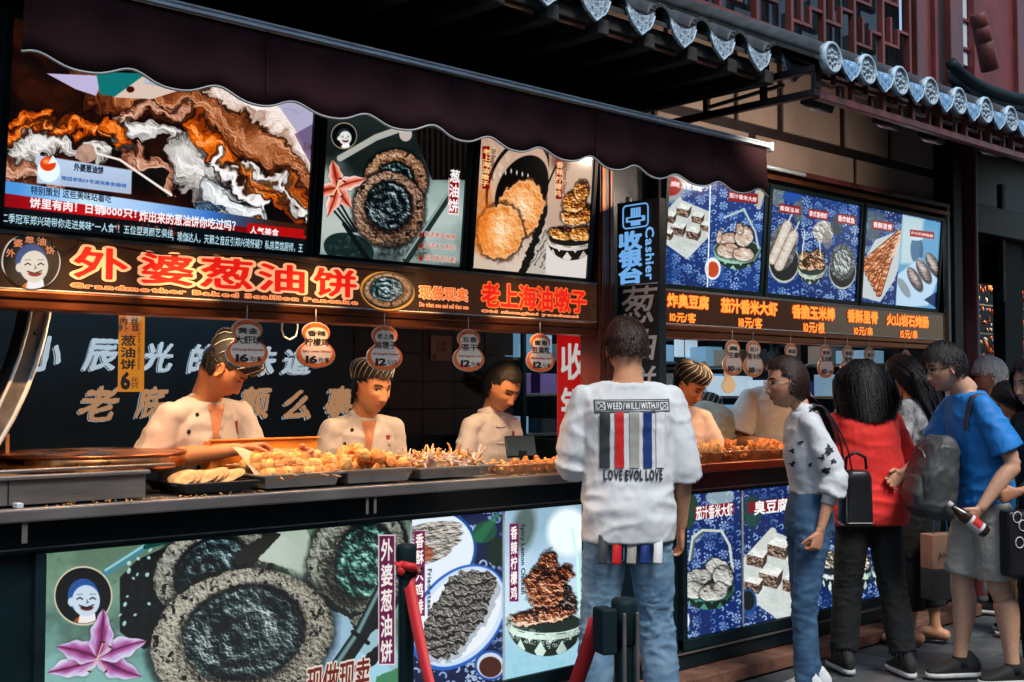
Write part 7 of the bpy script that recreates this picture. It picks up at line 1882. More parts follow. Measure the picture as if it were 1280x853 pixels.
# ---------------------------------------------------------------- woman with long hair behind her
def woman_long():
    c = at_depth(1150, 6.95, 0)
    B = Body(1.66, False, lean=6, stance=.05, head=(28, 10, 0), shoulder=.098, step=(.06, -.05))
    B.setarm(-1, (-.13, .05, .66), (-.09, .17, .62)); B.setarm(1, (.14, -.0, .65), (.145, .03, .50))
    r = make_person('long haired woman in black and white standing between the red top and the blue shirt', (c[0], c[1], .012), R(18), B, SKIN_A, legs='bare')
    shirt(B, mat('black_white_print', (.02, .024, .028), .8, col2=(.5, .52, .54), scale=14), r, hem=.5, grow=.014, sleeve=.4, sleeve_r=.046, amp=.006, seed=14)
    trousers(B, M_BLKC, r, .12, .012, (1.05, 1.4), amp=.005, seed=15)
    hair(B, r, 'long', M_HAIRB, 2200, 9, .40, .016, width=.0042, back=-.12)
    for k in (-1, 1):
        a = B.ank[k]; mb = MB(); mb.smooth = True; loft(mb, [(a.x, a.y-.06, .008), (a.x, a.y+.03, .008), (a.x, a.y+.12, .008), (a.x, a.y+.17, .008)], [.026, .034, .04, .02], [.008]*4, (1, 0, 0), (0, 0, 1), 14); mb.build('sandal', M_LEATH, r)
woman_long()
# ---------------------------------------------------------------- man in the blue shirt
def man_blue():
    c = at_depth(1228, 6.05, 0)
    B = Body(1.71, True, lean=10, stance=.05, head=(0, 2, 0), shoulder=.100, bulk=.92, step=(-.09, .10), neckfwd=.04, bend=(.0, .02))
    B.setarm(-1, (-.130, -.02, .640), (-.13, .075, .515)); B.setarm(1, (.14, .09, .66), (.10, .20, .60))
    r = make_person('man in profile in a bright blue T-shirt and grey shorts holding a bottle', (c[0], c[1], .012), R(52), B, (.58, .33, .22), legs=True, hand_kw={-1: dict(curl=.95, d=(.1, .75, -.75), n=(.8, .2, .3), t=(.2, .6, .6))}, lids=.4)
    shirt(B, M_BLUEC, r, hem=.463, grow=.012, sleeve=.40, sleeve_r=.047, sleeve_end=.048, amp=.009, seed=21, hemflare=.012)
    trousers(B, M_GREYC, r, .30, .016, (1.28, 1.5), amp=.007, seed=22, name='shorts')
    # cut the shorts above the knee
    for k in (-1, 1): shoe(B, k, r, M_SHOE, M_SOLE, yaw=0)
    for k in (-1, 1):
        a = B.ank[k]; mb = MB(); mb.smooth = True; mb.tube([a+Vector((0, 0, -.02)), a+Vector((0, 0, .028))], [.043, .041], 18); mb.build('sock', M_BLKC, r)
    hair(B, r, 'short', M_HAIRB, 1900, 12, .042, .013)
    g = MB(); g.smooth = True; T = Matrix.Translation(B.hc) @ B.Rh.to_4x4()
    for sx in (-1, 1):
        lp = []
        for (u, v) in ((-.022, .012), (0, .014), (.022, .012), (.023, -.006), (.012, -.014), (-.012, -.014), (-.022, -.006), (-.022, .012)): lp.append(T @ Vector((sx*.032+u, .098-.2*abs(sx*.032+u)*.3, -.002+v)))
        g.tube(lp, .0018, 6, cap=False); g.tube([T @ Vector((sx*.055, .092, .006)), T @ Vector((sx*.077, .06, .004)), T @ Vector((sx*.079, -.005, .002))], .002, 6)
    g.tube([T @ Vector((-.01, .098, .004)), T @ Vector((.01, .098, .004))], .0016, 6); g.build('glasses', M_BLACKM, r)
    # backpack worn on the chest side
    wl = Matrix.Translation(r.location) @ Matrix.Rotation(r.rotation_euler.z, 4, 'Z')
    bp = empty('backpack'); bp.matrix_world = wl @ Matrix.Translation((-.03, .27, 1.02)) @ Matrix.Rotation(R(6), 4, 'X'); tag(bp, 'grey backpack worn on the front of the man in blue', 'backpack')
    mb = MB(); loft(mb, [(0, 0, -.21), (0, 0.01, -.17), (0, .02, 0), (0, 0, .15), (0, -.01, .2)], [.11, .14, .15, .13, .08], [.07, .10, .105, .085, .05], (1, 0, 0), (0, 1, 0), 26, 3); V, F, N = remeshed(mb, .01, 2); V = folds(V, N, .008, 4, 10, 10, 10); np_mesh('pack_body', V, F, M_PACK, bp)
    mb = MB(); loft(mb, [(-.01, .09, -.17), (-.01, .105, -.1), (-.01, .1, .0)], [.085, .1, .085], [.03, .045, .03], (1, 0, 0), (0, 1, 0), 20, 3); V, F, N = remeshed(mb, .01, 2); np_mesh('front_pocket', V, F, M_PACK, bp)
    mb = MB(); mb.smooth = True; mb.tube([(-.1, .085, .05), (-.05, .1, .12), (.0, .1, .13), (.06, .09, .1)], .004, 6); mb.build('zip', M_STEELD, bp)
    bv = BVHTree.FromPolygons([tuple(v) for v in B.shirt[0]], B.shirt[1]); ce = B.up(0, .0, .74); pts = []
    for k in range(9):
        q = R(-5+k*24); dv = Vector((-.42, math.cos(q), math.sin(q)*1.1)).normalized(); p = on_surface(bv, Vector((-.085, 0, 0))+ce+dv*.6, -dv, .007)
        if p is not None: pts.append(p)
    strap(r, pts, .036, M_PACK, 'pack_strap', .007, (1, 0, .2))
    # bottle
    bt = empty('bottle'); e, w = B.arm[-1]; dv = Vector((-.15, -.75, -.62)).normalized(); ctr = w+Vector((.0, .065, -.055))
    q = dv.to_track_quat('Z', 'Y').to_matrix().to_4x4(); bt.matrix_world = wl @ Matrix.Translation(ctr) @ q; tag(bt, 'drink bottle with red and white label in the hand of the man in blue', 'bottle')
    MBt = mat('cola_plastic', (.03, .015, .01), .15, coat=.5); mb = MB(); mb.smooth = True; mb.lathe([(0, -.10), (.012, -.10), (.013, -.085), (.026, -.05), (.031, -.03), (.031, .09), (.026, .105), (0, .108)], 20); mb.build('bottle_body', MBt, bt)
    mb = MB(); mb.smooth = True; mb.lathe([(.0318, .0), (.0318, .075)], 20); mb.build('label', mat('white_label', (.6, .6, .6), .5), bt)
    mb = MB(); mb.smooth = True; mb.lathe([(.0323, .015), (.0323, .06)], 20, a0=.3, a1=3.4); mb.build('label_print', mat('red_label', (.5, .02, .02), .5), bt)
    mb = MB(); mb.smooth = True; mb.lathe([(0, -.122), (.015, -.122), (.0155, -.1), (0, -.099)], 16); mb.build('bottle_cap', M_SOLE, bt)
man_blue()
# ---------------------------------------------------------------- white haired man, far right
def far_people():
    c = at_depth(1246, 7.9, 0)
    B = Body(1.67, True, lean=2, head=(25, 8, 0), shoulder=.112)
    r = make_person('white haired man in a blue polo shirt in front of the souvenir shop', (c[0], c[1], .012), R(10), B, SKIN_A)
    shirt(B, M_BLUED, r, .47, .018, .4, .052, seed=31); trousers(B, M_BLKC, r, .04, .012, seed=32, voxel=.014); hair(B, r, 'short', M_HAIRW, 1300, 21, .06, .014)
    for k in (-1, 1): shoe(B, k, r)
    c = at_depth(1272, 7.2, 0)
    B = Body(1.5, False, lean=2, head=(0, 30, 0), shoulder=.10); B.setarm(-1, (-.13, .0, .64), (-.11, .1, .55))
    r = make_person('person in a pale grey long sleeved top beside the white haired man', (c[0], c[1], .012), R(30), B, SKIN_A)
    shirt(B, M_GREYS, r, .47, .018, .9, .046, .036, seed=33); trousers(B, mat('striped_trousers', (.35, .18, .07), .8, col2=(.02, .02, .02), scale=9, stretch=(6, 6, .3)), r, .04, .014, (1.2, 1.6), seed=34, voxel=.014); hair(B, r, 'bob', M_HAIRB, 700, 22, .14, .014)
    for k in (-1, 1): shoe(B, k, r)
    c = at_depth(1302, 6.0, 0)
    B = Body(1.60, False, lean=3, head=(8, 4, 0), shoulder=.10); B.setarm(-1, (-.14, .03, .64), (-.10, .15, .60)); B.setarm(1, (.14, .03, .64), (.08, .16, .60))
    r = make_person('woman in dark clothes at the right edge of the street holding a bag', (c[0], c[1], .012), R(58), B, (.52, .26, .15), hand_kw={-1: dict(curl=.9)})
    shirt(B, M_BLKC, r, .47, .016, .45, .05, seed=35); trousers(B, M_BLKC, r, .04, .012, (1.1, 1.3), seed=36); hair(B, r, 'bob', M_HAIRB, 1200, 23, .16, .014, name='hair')
    for k in (-1, 1): shoe(B, k, r)
    wl = Matrix.Translation(r.location) @ Matrix.Rotation(r.rotation_euler.z, 4, 'Z')
    tb = empty('tote_bag'); tb.matrix_world = wl @ Matrix.Translation((-.14, .17, .74)); tag(tb, 'black tote bag with white rings held by the woman at the right edge', 'bag')
    mb = MB(); mb.box(-.05, .05, -.15, .15, -.19, .13); mb.build('bag_body', M_LEATH, tb, .02)
    mb = MB(); mb.smooth = True
    for (y, z) in ((.08, .06), (.10, -.02), (.05, .1), (.11, .1)): mb.tube([(-.053, y+.022*math.cos(a), z+.026*math.sin(a)) for a in [math.pi*2*k/14 for k in range(15)]], .0032, 5, cap=False)
    mb.build('bag_print', M_SOLE, tb); strap(tb, [(0, -.08, .12), (0, -.05, .25), (0, .05, .25), (0, .08, .12)], .02, M_LEATH, 'bag_handle', .004)
far_people()
# ---------------------------------------------------------------- the cooks
def jacket_details(B, r, open_=True, badge=True, buttons=((.052, .80), (.072, .762), (.050, .722), (.046, .68), (-.012, .70), (-.012, .65))):
    bv = BVHTree.FromPolygons([tuple(v) for v in B.shirt[0]], B.shirt[1]); h = B.H; d = (0, -1, 0)
    def P(x, z): return on_surface(bv, Vector((x*h, .6, z*h))+Vector((0, 0, 0)), d, .003)
    mb = MB(); mb.smooth = True
    for x, z in buttons:
        q = P(x, z)
        if q is not None: ball(mb, q, (.009, .005, .009), 10)
    mb.build('button', M_BLACKM, r)
    if badge:
        pts = [P(-.050-a, .752+b_) for a, b_ in ((0, 0), (.016, 0), (.018, .032), (.002, .032))]
        if all(p is not None for p in pts): mb = MB(); mb.add(pts, [(0, 1, 2, 3)]); mb.build('badge', mat('dark_red_badge', (.2, .02, .03), .6), r)
    if open_:
        # open neck: skin wedge and turned lapel
        Vp = [P(x, z) for x, z in ((-.022, .84), (.024, .84), (.012, .735))]
        Lp = [P(x, z) for x, z in ((-.024, .842), (.012, .735), (.045, .70), (.03, .775), (-.036, .835))]
        wp = []; nu = 8
        for j in range(nu+1):
            t = j/nu
            for i in range(5):
                s_ = i/4; x = (-.026+.036*t)*(1-s_)+(.026-.014*t)*s_; q = on_surface(bv, Vector((x*h, .6, (.838-.115*t)*h)), d, .004); wp.append(q if q is not None else B.neck)
        mb = MB(); mb.smooth = True; mb.add(wp, [(j*5+i, j*5+i+1, (j+1)*5+i+1, (j+1)*5+i) for j in range(nu) for i in range(4)])
        o = mb.build('open_neck', M_SKIN, r); ca = o.data.color_attributes.new('Col', 'FLOAT_COLOR', 'POINT'); ca.data.foreach_set('color', list((SKIN_W[0]*.95, SKIN_W[1]*.9, SKIN_W[2]*.9, 1))*len(wp))
        mb = MB(); mb.smooth = True
        def PL(x, z, o_): q = on_surface(bv, Vector((x*h, .6, z*h)), d, o_); return q if q is not None else B.neck
        mb.add([PL(.0, .725, .005), PL(-.014, .775, .010), PL(-.040, .80, .014), PL(-.052, .745, .016), PL(-.018, .70, .010)], [(0, 1, 2, 3, 4)]); mb.build('lapel', M_COOK, r)
        mb = MB(); mb.smooth = True; mb.tube([PL(.014, .84, .004), PL(.006, .79, .005), PL(.0, .725, .005), PL(.004, .64, .004), PL(.004, .55, .004), PL(.004, .49, .004)], .0022, 6); mb.build('placket_seam', M_GREYC, r); mb = MB(); mb.smooth = True; mb.tube([PL(.03, .70, .003), PL(.034, .64, .003), PL(.036, .56, .003), PL(.036, .5, .003)], .0018, 5); mb.tube([PL(-.034, .79, .004), PL(-.034, .735, .004), PL(-.072, .737, .004), PL(-.072, .79, .004)], .0018, 5); mb.build('pocket_seam', M_GREYC, r)
    mb = MB(); mb.smooth = True; nk = B.neck; M = B.Rl
    loft(mb, [nk+M @ Vector((0, 0, -.03)), nk+M @ Vector((0, -.012, .016))], [.068, .064], [.058, .054], M @ Vector((1, 0, 0)), M @ Vector((0, 1, .35)), 26); mb.build('collar', M_COOK, r, smooth=True)
def cooks():
    FL = .0
    # first cook, writing on a slip
    x = hit(249, 500, .52)[0]
    B = Body(1.70, True, lean=12, head=(38, 34, 0), neckfwd=.04, shoulder=.102, bulk=.92)   # facing the street
    B.setarm(1, (.128, .02, .695), (.0, .175, .722)); B.setarm(-1, (-.115, .09, .69), (-.13, .225, .705))
    r = make_person('cook in a white jacket and striped cap bending over a paper slip', (x, .60, FL), R(190), B, SKIN_W, hand_kw={1: dict(d=(-.9, .25, .12), n=(0, .2, -1), t=(0, 1, .3), curl=.8), -1: dict(d=(.0, .9, -.05), n=(.9, 0, -.2), t=(.2, 0, 1), curl=.7)}, lids=.1)
    shirt(B, M_COOK, r, .48, .010, .44, .043, .046, amp=.009, seed=41, hemflare=.01); jacket_details(B, r); cook_cap(B, r, tilt=-4); hair(B, r, 'short', M_HAIRB, 500, 31, .02, .004)
    trousers(B, M_BLKC, r, .03, .012, seed=50, voxel=.016)
    for k in (-1, 1): shoe(B, k, r)
    wl = Matrix.Translation(r.location) @ Matrix.Rotation(r.rotation_euler.z, 4, 'Z')
    mb = MB(); V = []; n = 8
    for j in range(n+1):
        for i in range(n+1): u, v = i/n, j/n; V.append(wl @ (Vector((-.16+.24*u, .50-.16*v+.02*u, 1.135+.015*math.sin(u*5+v*3)+.09*v))))
    mb.smooth = True; mb.add(V, [(j*(n+1)+i, j*(n+1)+i+1, (j+1)*(n+1)+i+1, (j+1)*(n+1)+i) for j in range(n) for i in range(n)]); o = mb.build('paper_sheet', mat('brownish_paper', (.5, .38, .3), .8, var=.1, scale=5)); o.modifiers.new('t', 'SOLIDIFY').thickness = .0015
    tag(o, 'sheet of pale wrapping paper in the hands of the first cook', 'paper')
    # second cook, looking right
    x = hit(452, 500, .62)[0]
    B = Body(1.60, True, lean=8, head=(12, 3, -3), shoulder=.100, neckfwd=.03, bulk=.9); B.setarm(1, (.125, .01, .64), (.10, .10, .54)); B.setarm(-1, (-.125, .01, .64), (-.10, .10, .54))
    r = make_person('young cook in a black and white cap looking off to the right', (x, .66, FL), R(172), B, SKIN_W, gaze=.25, lids=.5)
    shirt(B, M_COOK, r, .48, .008, .42, .040, .042, amp=.008, seed=43); jacket_details(B, r); cook_cap(B, r, tilt=6, stripes=22); hair(B, r, 'fringe', M_HAIRB, 900, 32, .03, .007)
    trousers(B, M_BLKC, r, .03, .012, seed=51, voxel=.016)
    for k in (-1, 1): shoe(B, k, r)
    # woman cook looking down
    x = hit(606, 500, .62)[0]
    B = Body(1.60, False, lean=6, head=(2, 24, 0), shoulder=.090, neckfwd=.03, bulk=.95); B.setarm(1, (.115, .02, .66), (.085, .14, .645)); B.setarm(-1, (-.112, .03, .66), (-.13, .15, .64))
    r = make_person('woman cook in a white mandarin collar tunic looking down at the trays', (x, .62, FL), R(182), B, SKIN_W, lids=.12, lip=(.4, .09, .06))
    shirt(B, M_COOK, r, .48, .008, .40, .041, .046, amp=.007, seed=45); jacket_details(B, r, open_=False, buttons=())
    hair(B, r, 'pony', M_HAIRB, 1500, 33, thick=.010, tie=(0, -.11, -.03), tail=.06); h = B.H
    bv = BVHTree.FromPolygons([tuple(v) for v in B.shirt[0]], B.shirt[1]); mb = MB(); mb.smooth = True
    for z in (.80, .75, .69, .63):
        q = on_surface(bv, (0, .6, z*h), (0, -1, 0), .004)
        if q is not None:
            mb.tube([q+Vector((-.03, -.002, .003)), q+Vector((-.012, 0, -.002)), q, q+Vector((.012, 0, -.002)), q+Vector((.03, -.002, .003))], .003, 6); ball(mb, q, .006, 8)
    pts = [on_surface(bv, (0, .6, z*h), (0, -1, 0), .003) for z in (.835, .78, .72, .66, .60, .55)]; pts = [p for p in pts if p is not None]; mb.tube(pts, .0022, 5); mb.build('knot_button', M_COOK, r)
    trousers(B, M_BLKC, r, .03, .012, seed=52, voxel=.016)
    for k in (-1, 1): shoe(B, k, r)
    # right stall: cook with tongs
    x = hit(850, 500, .55)[0]
    B = Body(1.62, False, lean=8, head=(22, 22, 0), shoulder=.104, neckfwd=.035); B.setarm(-1, (-.16, .06, .64), (-.26, .19, .66)); B.setarm(1, (.15, .04, .65), (.1, .15, .6))
    r = make_person('cook in a striped cap reaching over the cups with tongs behind the man in white', (x, .60, FL), R(165), B, SKIN_W, lids=.12, hand_kw={-1: dict(curl=.8, n=(0, 0, -1), t=(1, .2, 0))})
    shirt(B, mat('pale_pink_cotton', (.60, .53, .54), .85, sheen=.1), r, .48, .018, .36, .05, .05, seed=47); cook_cap(B, r, stripes=18); hair(B, r, 'short', M_HAIRB, 600, 34, .02, .004)
    trousers(B, M_BLKC, r, .03, .012, seed=53, voxel=.016)
    for k in (-1, 1): shoe(B, k, r)
    wl = Matrix.Translation(r.location) @ Matrix.Rotation(r.rotation_euler.z, 4, 'Z'); w = B.arm[-1][1]
    mb = MB(); mb.smooth = True
    for s_ in (-1, 1): mb.tube([wl @ (w+Vector((-.06, .08, .03))), wl @ (w+Vector((-.09, .12+.01*s_, -.0))), wl @ (w+Vector((-.15, .2+.02*s_, -.07)))], [.004, .005, .004], 6)
    tg = mb.build('tongs', M_STEEL); tag(tg, 'steel tongs in the hand of the cook behind the cups', 'tongs')
    # bent grey back
    x = hit(905, 520, .95)[0]
    B = Body(1.66, True, lean=72, shoulder=.118, head=(0, 20, 0), bulk=1.15); B.setarm(-1, (-.13, .32, .42), (-.1, .40, .34)); B.setarm(1, (.13, .32, .42), (.1, .40, .34))
    r = make_person('cook in a grey shirt bending low behind the right counter', (x-.25, 1.05, FL), R(-62), B, SKIN_W, lids=.1)
    r.scale = (1.12, 1.12, 1.22)
    shirt(B, M_GREYS, r, .47, .03, .4, .06, .058, amp=.010, seed=48); cook_cap(B, r, stripes=16); trousers(B, M_BLKC, r, .03, .012, seed=54, voxel=.016)
    for k in (-1, 1): shoe(B, k, r)
    # striped sleeves cook and white shirted cook
    x = hit(958, 500, 1.0)[0]
    B = Body(1.76, True, lean=6, head=(-10, 12, 0), shoulder=.115); B.setarm(-1, (-.16, .08, .64), (-.09, .22, .62)); B.setarm(1, (.17, .04, .64), (.03, .18, .62))
    r = make_person('cook in a white shirt standing behind the head of the glasses woman', (x, .95, FL), R(150), B, SKIN_W, lids=.3)
    shirt(B, M_COOK, r, .48, .02, .42, .056, .056, seed=49); hair(B, r, 'short', M_HAIRB, 1000, 35, .04, .012); trousers(B, mat('striped_apron_cloth', (.02, .025, .03), .8, col2=(.4, .42, .44), scale=20, stretch=(8, 8, .1)), r, .03, .012, seed=55, voxel=.016)
    for k in (-1, 1): shoe(B, k, r)
    x = hit(1028, 500, 1.0)[0]
    B = Body(1.60, True, lean=16, head=(30, 14, 0), shoulder=.115); B.setarm(-1, (-.16, .08, .66), (-.13, .24, .66)); B.setarm(1, (.17, .04, .64), (.06, .18, .62))
    r = make_person('cook in black leaning over between the ponytail and the red top', (x, .85, FL), R(175), B, SKIN_W, lids=.3)
    shirt(B, M_BLKC, r, .48, .02, .42, .056, .056, seed=56); hair(B, r, 'short', M_HAIRB, 1000, 36, .04, .012); trousers(B, M_BLKC, r, .03, .012, seed=57, voxel=.016)
    for k in (-1, 1): shoe(B, k, r)
cooks()
# ================================================================== warm lamps over the counters
M_BULB = mat('lamp_glow', (1, .6, .3), .4, emit=(1, .45, .14), estr=14)
def heat_lamp(x, y, z, power, label):
    r = empty('heat_lamp', (x, y, z), 0, label, 'lamp', 'warm lamps hidden behind the sign beams')
    mb = MB(); mb.smooth = True; mb.lathe([(.012, .16), (.015, .10), (.05, .03), (.055, .0), (.05, .0), (.045, .028), (.012, .09)], 20); mb.build('lamp_shade', M_STEELD, r)
    mb = MB(); mb.smooth = True; ball(mb, (0, 0, .012), .022, 12); mb.build('bulb', M_BULB, r)
    mb = MB(); mb.smooth = True; mb.tube([(0, 0, .15), (0, 0, 2.1-z)], .004, 6); mb.build('cord', M_BLACKM, r)
    L = bpy.data.lights.new('lamp_light', 'SPOT'); L.energy = power; L.color = (1.0, .56, .27); L.spot_size = R(150); L.spot_blend = .6; L.shadow_soft_size = .05
    o = bpy.data.objects.new('lamp_light', L); COL.objects.link(o); o.parent = r; o.location = (0, 0, -.014)
    return r
HL = 'warm heat lamp behind the sign beam, shining on the food'
for i, x in enumerate((1.75, 2.25, 2.75, 3.25, 3.75)): heat_lamp(x, .16, 1.79, 18, HL+(' at the far left', ' above the first cook', ' above the second cook', ' above the woman cook', ' next to the red banner')[i])
for i, x in enumerate((4.85, 5.35, 5.85, 6.4, 6.95)): heat_lamp(x, .16, 1.79, 14, HL.replace('food', 'cups')+(' by the cashier sign', ' over the glasses woman', ' over the woman in red', ' over the long haired woman', ' at the far right')[i])

for i, (x, e) in enumerate(((1.50, 5), (1.68, 3.5), (1.98, 6), (2.52, 4), (3.0, 4.5), (3.55, 4))):
    r = empty('awning_lamp', (x, -.60, 2.42), 0, 'small spot lamp behind the awning valance '+('at the far left', 'over the letter beside the logo', 'over the first large letters', 'over the round pancake', 'over the small orange words', 'over the last red words')[i], 'lamp', 'spot lamps behind the valance')
    mb = MB(); mb.smooth = True; mb.lathe([(0, .06), (.018, .055), (.022, 0), (.018, .002), (0, .006)], 16); mb.build('lamp_body', M_STEELD, r); mb = MB(); mb.box(-.003, .003, -.003, .003, .05, .17); mb.build('mount', M_BLACKM, r)
    L = bpy.data.lights.new('lamp_light', 'SPOT'); L.energy = e*22; L.color = (1.0, .5, .2); L.spot_size = R(22); L.spot_blend = .9; L.shadow_soft_size = .012
    o = bpy.data.objects.new('lamp_light', L); COL.objects.link(o); o.parent = r; o.location = (0, 0, -.02); o.rotation_euler = (Vector((0, -.02, 1.752))-Vector((0, -.60, 2.40))).to_track_quat('-Z', 'Y').to_euler()
# ================================================================== food
M_FRY = mat('golden_fried_crust', (.60, .20, .04), .55, var=.5, scale=30, bump=.5, bscale=120, sss=.05)
M_FRYL = mat('pale_fried_batter', (.72, .38, .12), .55, var=.35, scale=30, bump=.5, bscale=100, sss=.05)
M_CAKE = mat('baked_flat_cake', (.68, .47, .26), .65, col2=(.42, .2, .08), scale=16, bump=.4, bscale=80)
M_OCTO = mat('pink_grey_squid', (.55, .32, .25), .4, col2=(.7, .6, .52), scale=26, bump=.3, bscale=90)
M_STICK = mat('bamboo_stick', (.6, .42, .22), .6)
M_TRAY = mat('steel_tray', (.28, .29, .29), .35, metal=.6, var=.15, rvar=.1)
M_TRAYD = mat('dark_tray', (.03, .04, .045), .35, metal=.6)
M_CUP = mat('clear_plastic_cup', (.75, .5, .3), .12, trans=.55, var=.1)
def lump(seed, r, sx=1, sy=1, sz=1, rough=.18, fr=2.2, nn=3):
    bm = bmesh.new(); bmesh.ops.create_icosphere(bm, subdivisions=nn, radius=1.0)
    V = np.array([tuple(v.co) for v in bm.verts]); F = [tuple(v.index for v in f.verts) for f in bm.faces]; bm.free()
    V = V*(1+rough*fbm(V*fr+seed*5.1, 3))[:, None]*np.array([sx, sy, sz])*r; return V, F
def me_of(V, F, m, name):
    me = bpy.data.meshes.new(name); me.from_pydata(np.asarray(V).tolist(), [], F); me.materials.append(m); me.polygons.foreach_set('use_smooth', [True]*len(me.polygons)); me.update(); return me
def tray(x0, x1, y0, y1, z, hgt, label, m=M_TRAY):
    r = empty('tray', ((x0+x1)/2, (y0+y1)/2, z), 0, label, 'tray', 'metal food trays along the counter'); a = (x1-x0)/2; b = (y1-y0)/2; f = .015
    mb = MB(); V = []
    for (s, zz) in ((-f, .002), (0, hgt), (.012, hgt), (.012, hgt-.004)): V += [(-a-s, -b-s, zz), (a+s, -b-s, zz), (a+s, b+s, zz), (-a-s, b+s, zz)]
    F = [(0, 3, 2, 1)]+[(j*4+k, j*4+(k+1) % 4, (j+1)*4+(k+1) % 4, (j+1)*4+k) for j in range(3) for k in range(4)]
    mb.add(V, F); o = mb.build('tray_body', m, r); o.modifiers.new('t', 'SOLIDIFY').thickness = .003; return r
Z = 1.0925
t1 = tray(2.02, 2.30, .0, .30, Z, .035, 'dark tray of flat pancakes at the left end of the counter', M_TRAYD)
t2 = tray(2.335, 2.67, .0, .30, Z, .05, 'steel tray under the skewered fried balls')
t3 = tray(2.70, 3.02, .0, .30, Z, .052, 'steel tray of fried chicken pieces beside the skewers')
t4 = tray(3.06, 3.44, .0, .30, Z, .045, 'steel tray of squid pieces before the woman cook')
rr = random.Random(5)
# pancakes fanned on the first tray
V, F = lump(2, .050, 1, 1, .13, .10, 1.5); cake_me = me_of(V, F, M_CAKE, 'pancake')
for k in range(8):
    c = hit(203+k*11.5, 592-(k % 2), .12); o = link('pancake', cake_me, None, (2.055+k*.030, .10+.012*(k % 3), Z+.050+.002*(k % 2)), (R(rr.uniform(10, 20)), R(-26+rr.uniform(-5, 5)), R(rr.uniform(-12, 12))))
    tag(o, ('leftmost', 'second', 'third', 'fourth', 'fifth', 'sixth', 'seventh', 'rightmost')[k]+' flat baked pancake in the fan on the dark tray', 'pancake', 'pancakes fanned on the dark tray')
# translucent orange box of the skewers
bx = empty('food_box', (2.42, .42, Z), 0, 'orange glowing plastic food box in front of the first cook', 'box')
MO = mat('orange_plastic', (.85, .34, .06), .35, var=.15, trans=.25, sss=.2)
x0, x1 = hit(264, 560, .36)[0], hit(397, 560, .36)[0]; ww = (x1-x0)/2; bx.location = ((x0+x1)/2, .46, Z+.0)
for (a, b_, c, d) in ((-ww, ww, -.10, -.094), (-ww, ww, .094, .10), (-ww, -ww+.006, -.0935, .0935), (ww-.006, ww, -.0935, .0935)): MB().box(a, b_, c, d, .01, .165).build('box_wall', MO, bx, .002)
MB().box(-ww-.008, ww+.008, -.108, -.0945, .1655, .173).build('box_rim', MO, bx, .002); MB().box(-ww, ww, -.0935, .0935, .0, .009).build('box_floor', MO, bx)
# skewered balls
def skewer(loc, rot, label, n=4, r=.021):
    s = empty('ball_skewer', loc, 0, label, 'skewer', 'skewers of fried balls'); s.rotation_euler = rot
    return s
V1, F1 = lump(3, .024, 1, 1, .95, .12); ballm = [me_of(*lump(3+i, .0235+.001*i, 1, 1, .95, .14), M_FRYL if i % 2 else M_FRY, 'fried_ball') for i in range(4)]
mb = MB(); mb.smooth = True; mb.tube([(-.13, 0, 0), (.10, 0, 0)], .002, 6); sk = mb.build('stick', M_STICK); stick_me = sk.data; bpy.data.objects.remove(sk)
for k in range(26):
    row = k//9; i = k % 9
    c = (2.39+i*.033+row*.012, .07+row*.06+rr.uniform(-.01, .01), Z+.048+row*.024+rr.uniform(0, .008))
    s = skewer(c, (R(rr.uniform(-15, 15)), R(rr.uniform(-8, 8)), R(rr.uniform(68, 100))), ('front row', 'middle row', 'back row')[row]+' skewer of fried balls piled on the steel tray', 4)
    for j in range(4): link('ball', rr.choice(ballm), s, (-.045+j*.036, 0, 0), (rr.uniform(0, 6), rr.uniform(0, 6), 0))
    link('stick', stick_me, s)
for k in range(9):
    c = (2.40+k*.046, .16+rr.uniform(-.02, .02), Z+.07+rr.uniform(0, .012)); s = skewer(c, (0, R(rr.uniform(-10, 10)), R(rr.uniform(-15, 25))), 'skewer of fried balls lying across the pile', 4)
    for j in range(4): link('ball', rr.choice(ballm), s, (-.045+j*.036, 0, 0), (rr.uniform(0, 6), rr.uniform(0, 6), 0))
    link('stick', stick_me, s)
chick = [me_of(*lump(20+i, .026, 1.3, .9, .8, .42, 2.8, 3), M_FRY if i % 3 else M_FRYL, 'fried_chicken') for i in range(6)]
for k in range(60):
    u, v = rr.random(), rr.random(); top = 1-abs(u-.5)*1.2
    o = link('fried_chicken', rr.choice(chick), None, (2.72+u*.30, .02+v*.24, Z+.045+rr.random()*.065*top+.015*v), (rr.uniform(0, 6), rr.uniform(0, 6), rr.uniform(0, 6)), rr.uniform(.75, 1.25))
    tag(o, ('pale' if o.data.materials[0] == M_FRYL else 'golden')+' fried chicken piece on the '+('left' if u < .5 else 'right')+' side of its steel tray', 'fried chicken', 'fried chicken pieces on the tray')
squid = []
for i in range(6):
    mb = MB(); q = random.Random(i)
    for a in range(5):
        p = Vector((0, 0, 0)); dv = Vector((math.cos(a*1.25), math.sin(a*1.25), .6)); pts = [p]
        for s_ in range(5): dv = (dv+Vector((q.uniform(-.5, .5), q.uniform(-.5, .5), q.uniform(-.5, .3)))).normalized(); pts.append(pts[-1]+dv*.011)
        mb.tube(pts, [.006, .0058, .005, .004, .003, .002], 7)
    ball(mb, (0, 0, 0), (.014, .011, .010), 10); me = bpy.data.meshes.new('squid'); me.from_pydata([tuple(p) for p in mb.v], [], mb.f); me.materials.append(M_OCTO if i % 3 else M_FRYL); me.polygons.foreach_set('use_smooth', [True]*len(me.polygons)); squid.append(me)
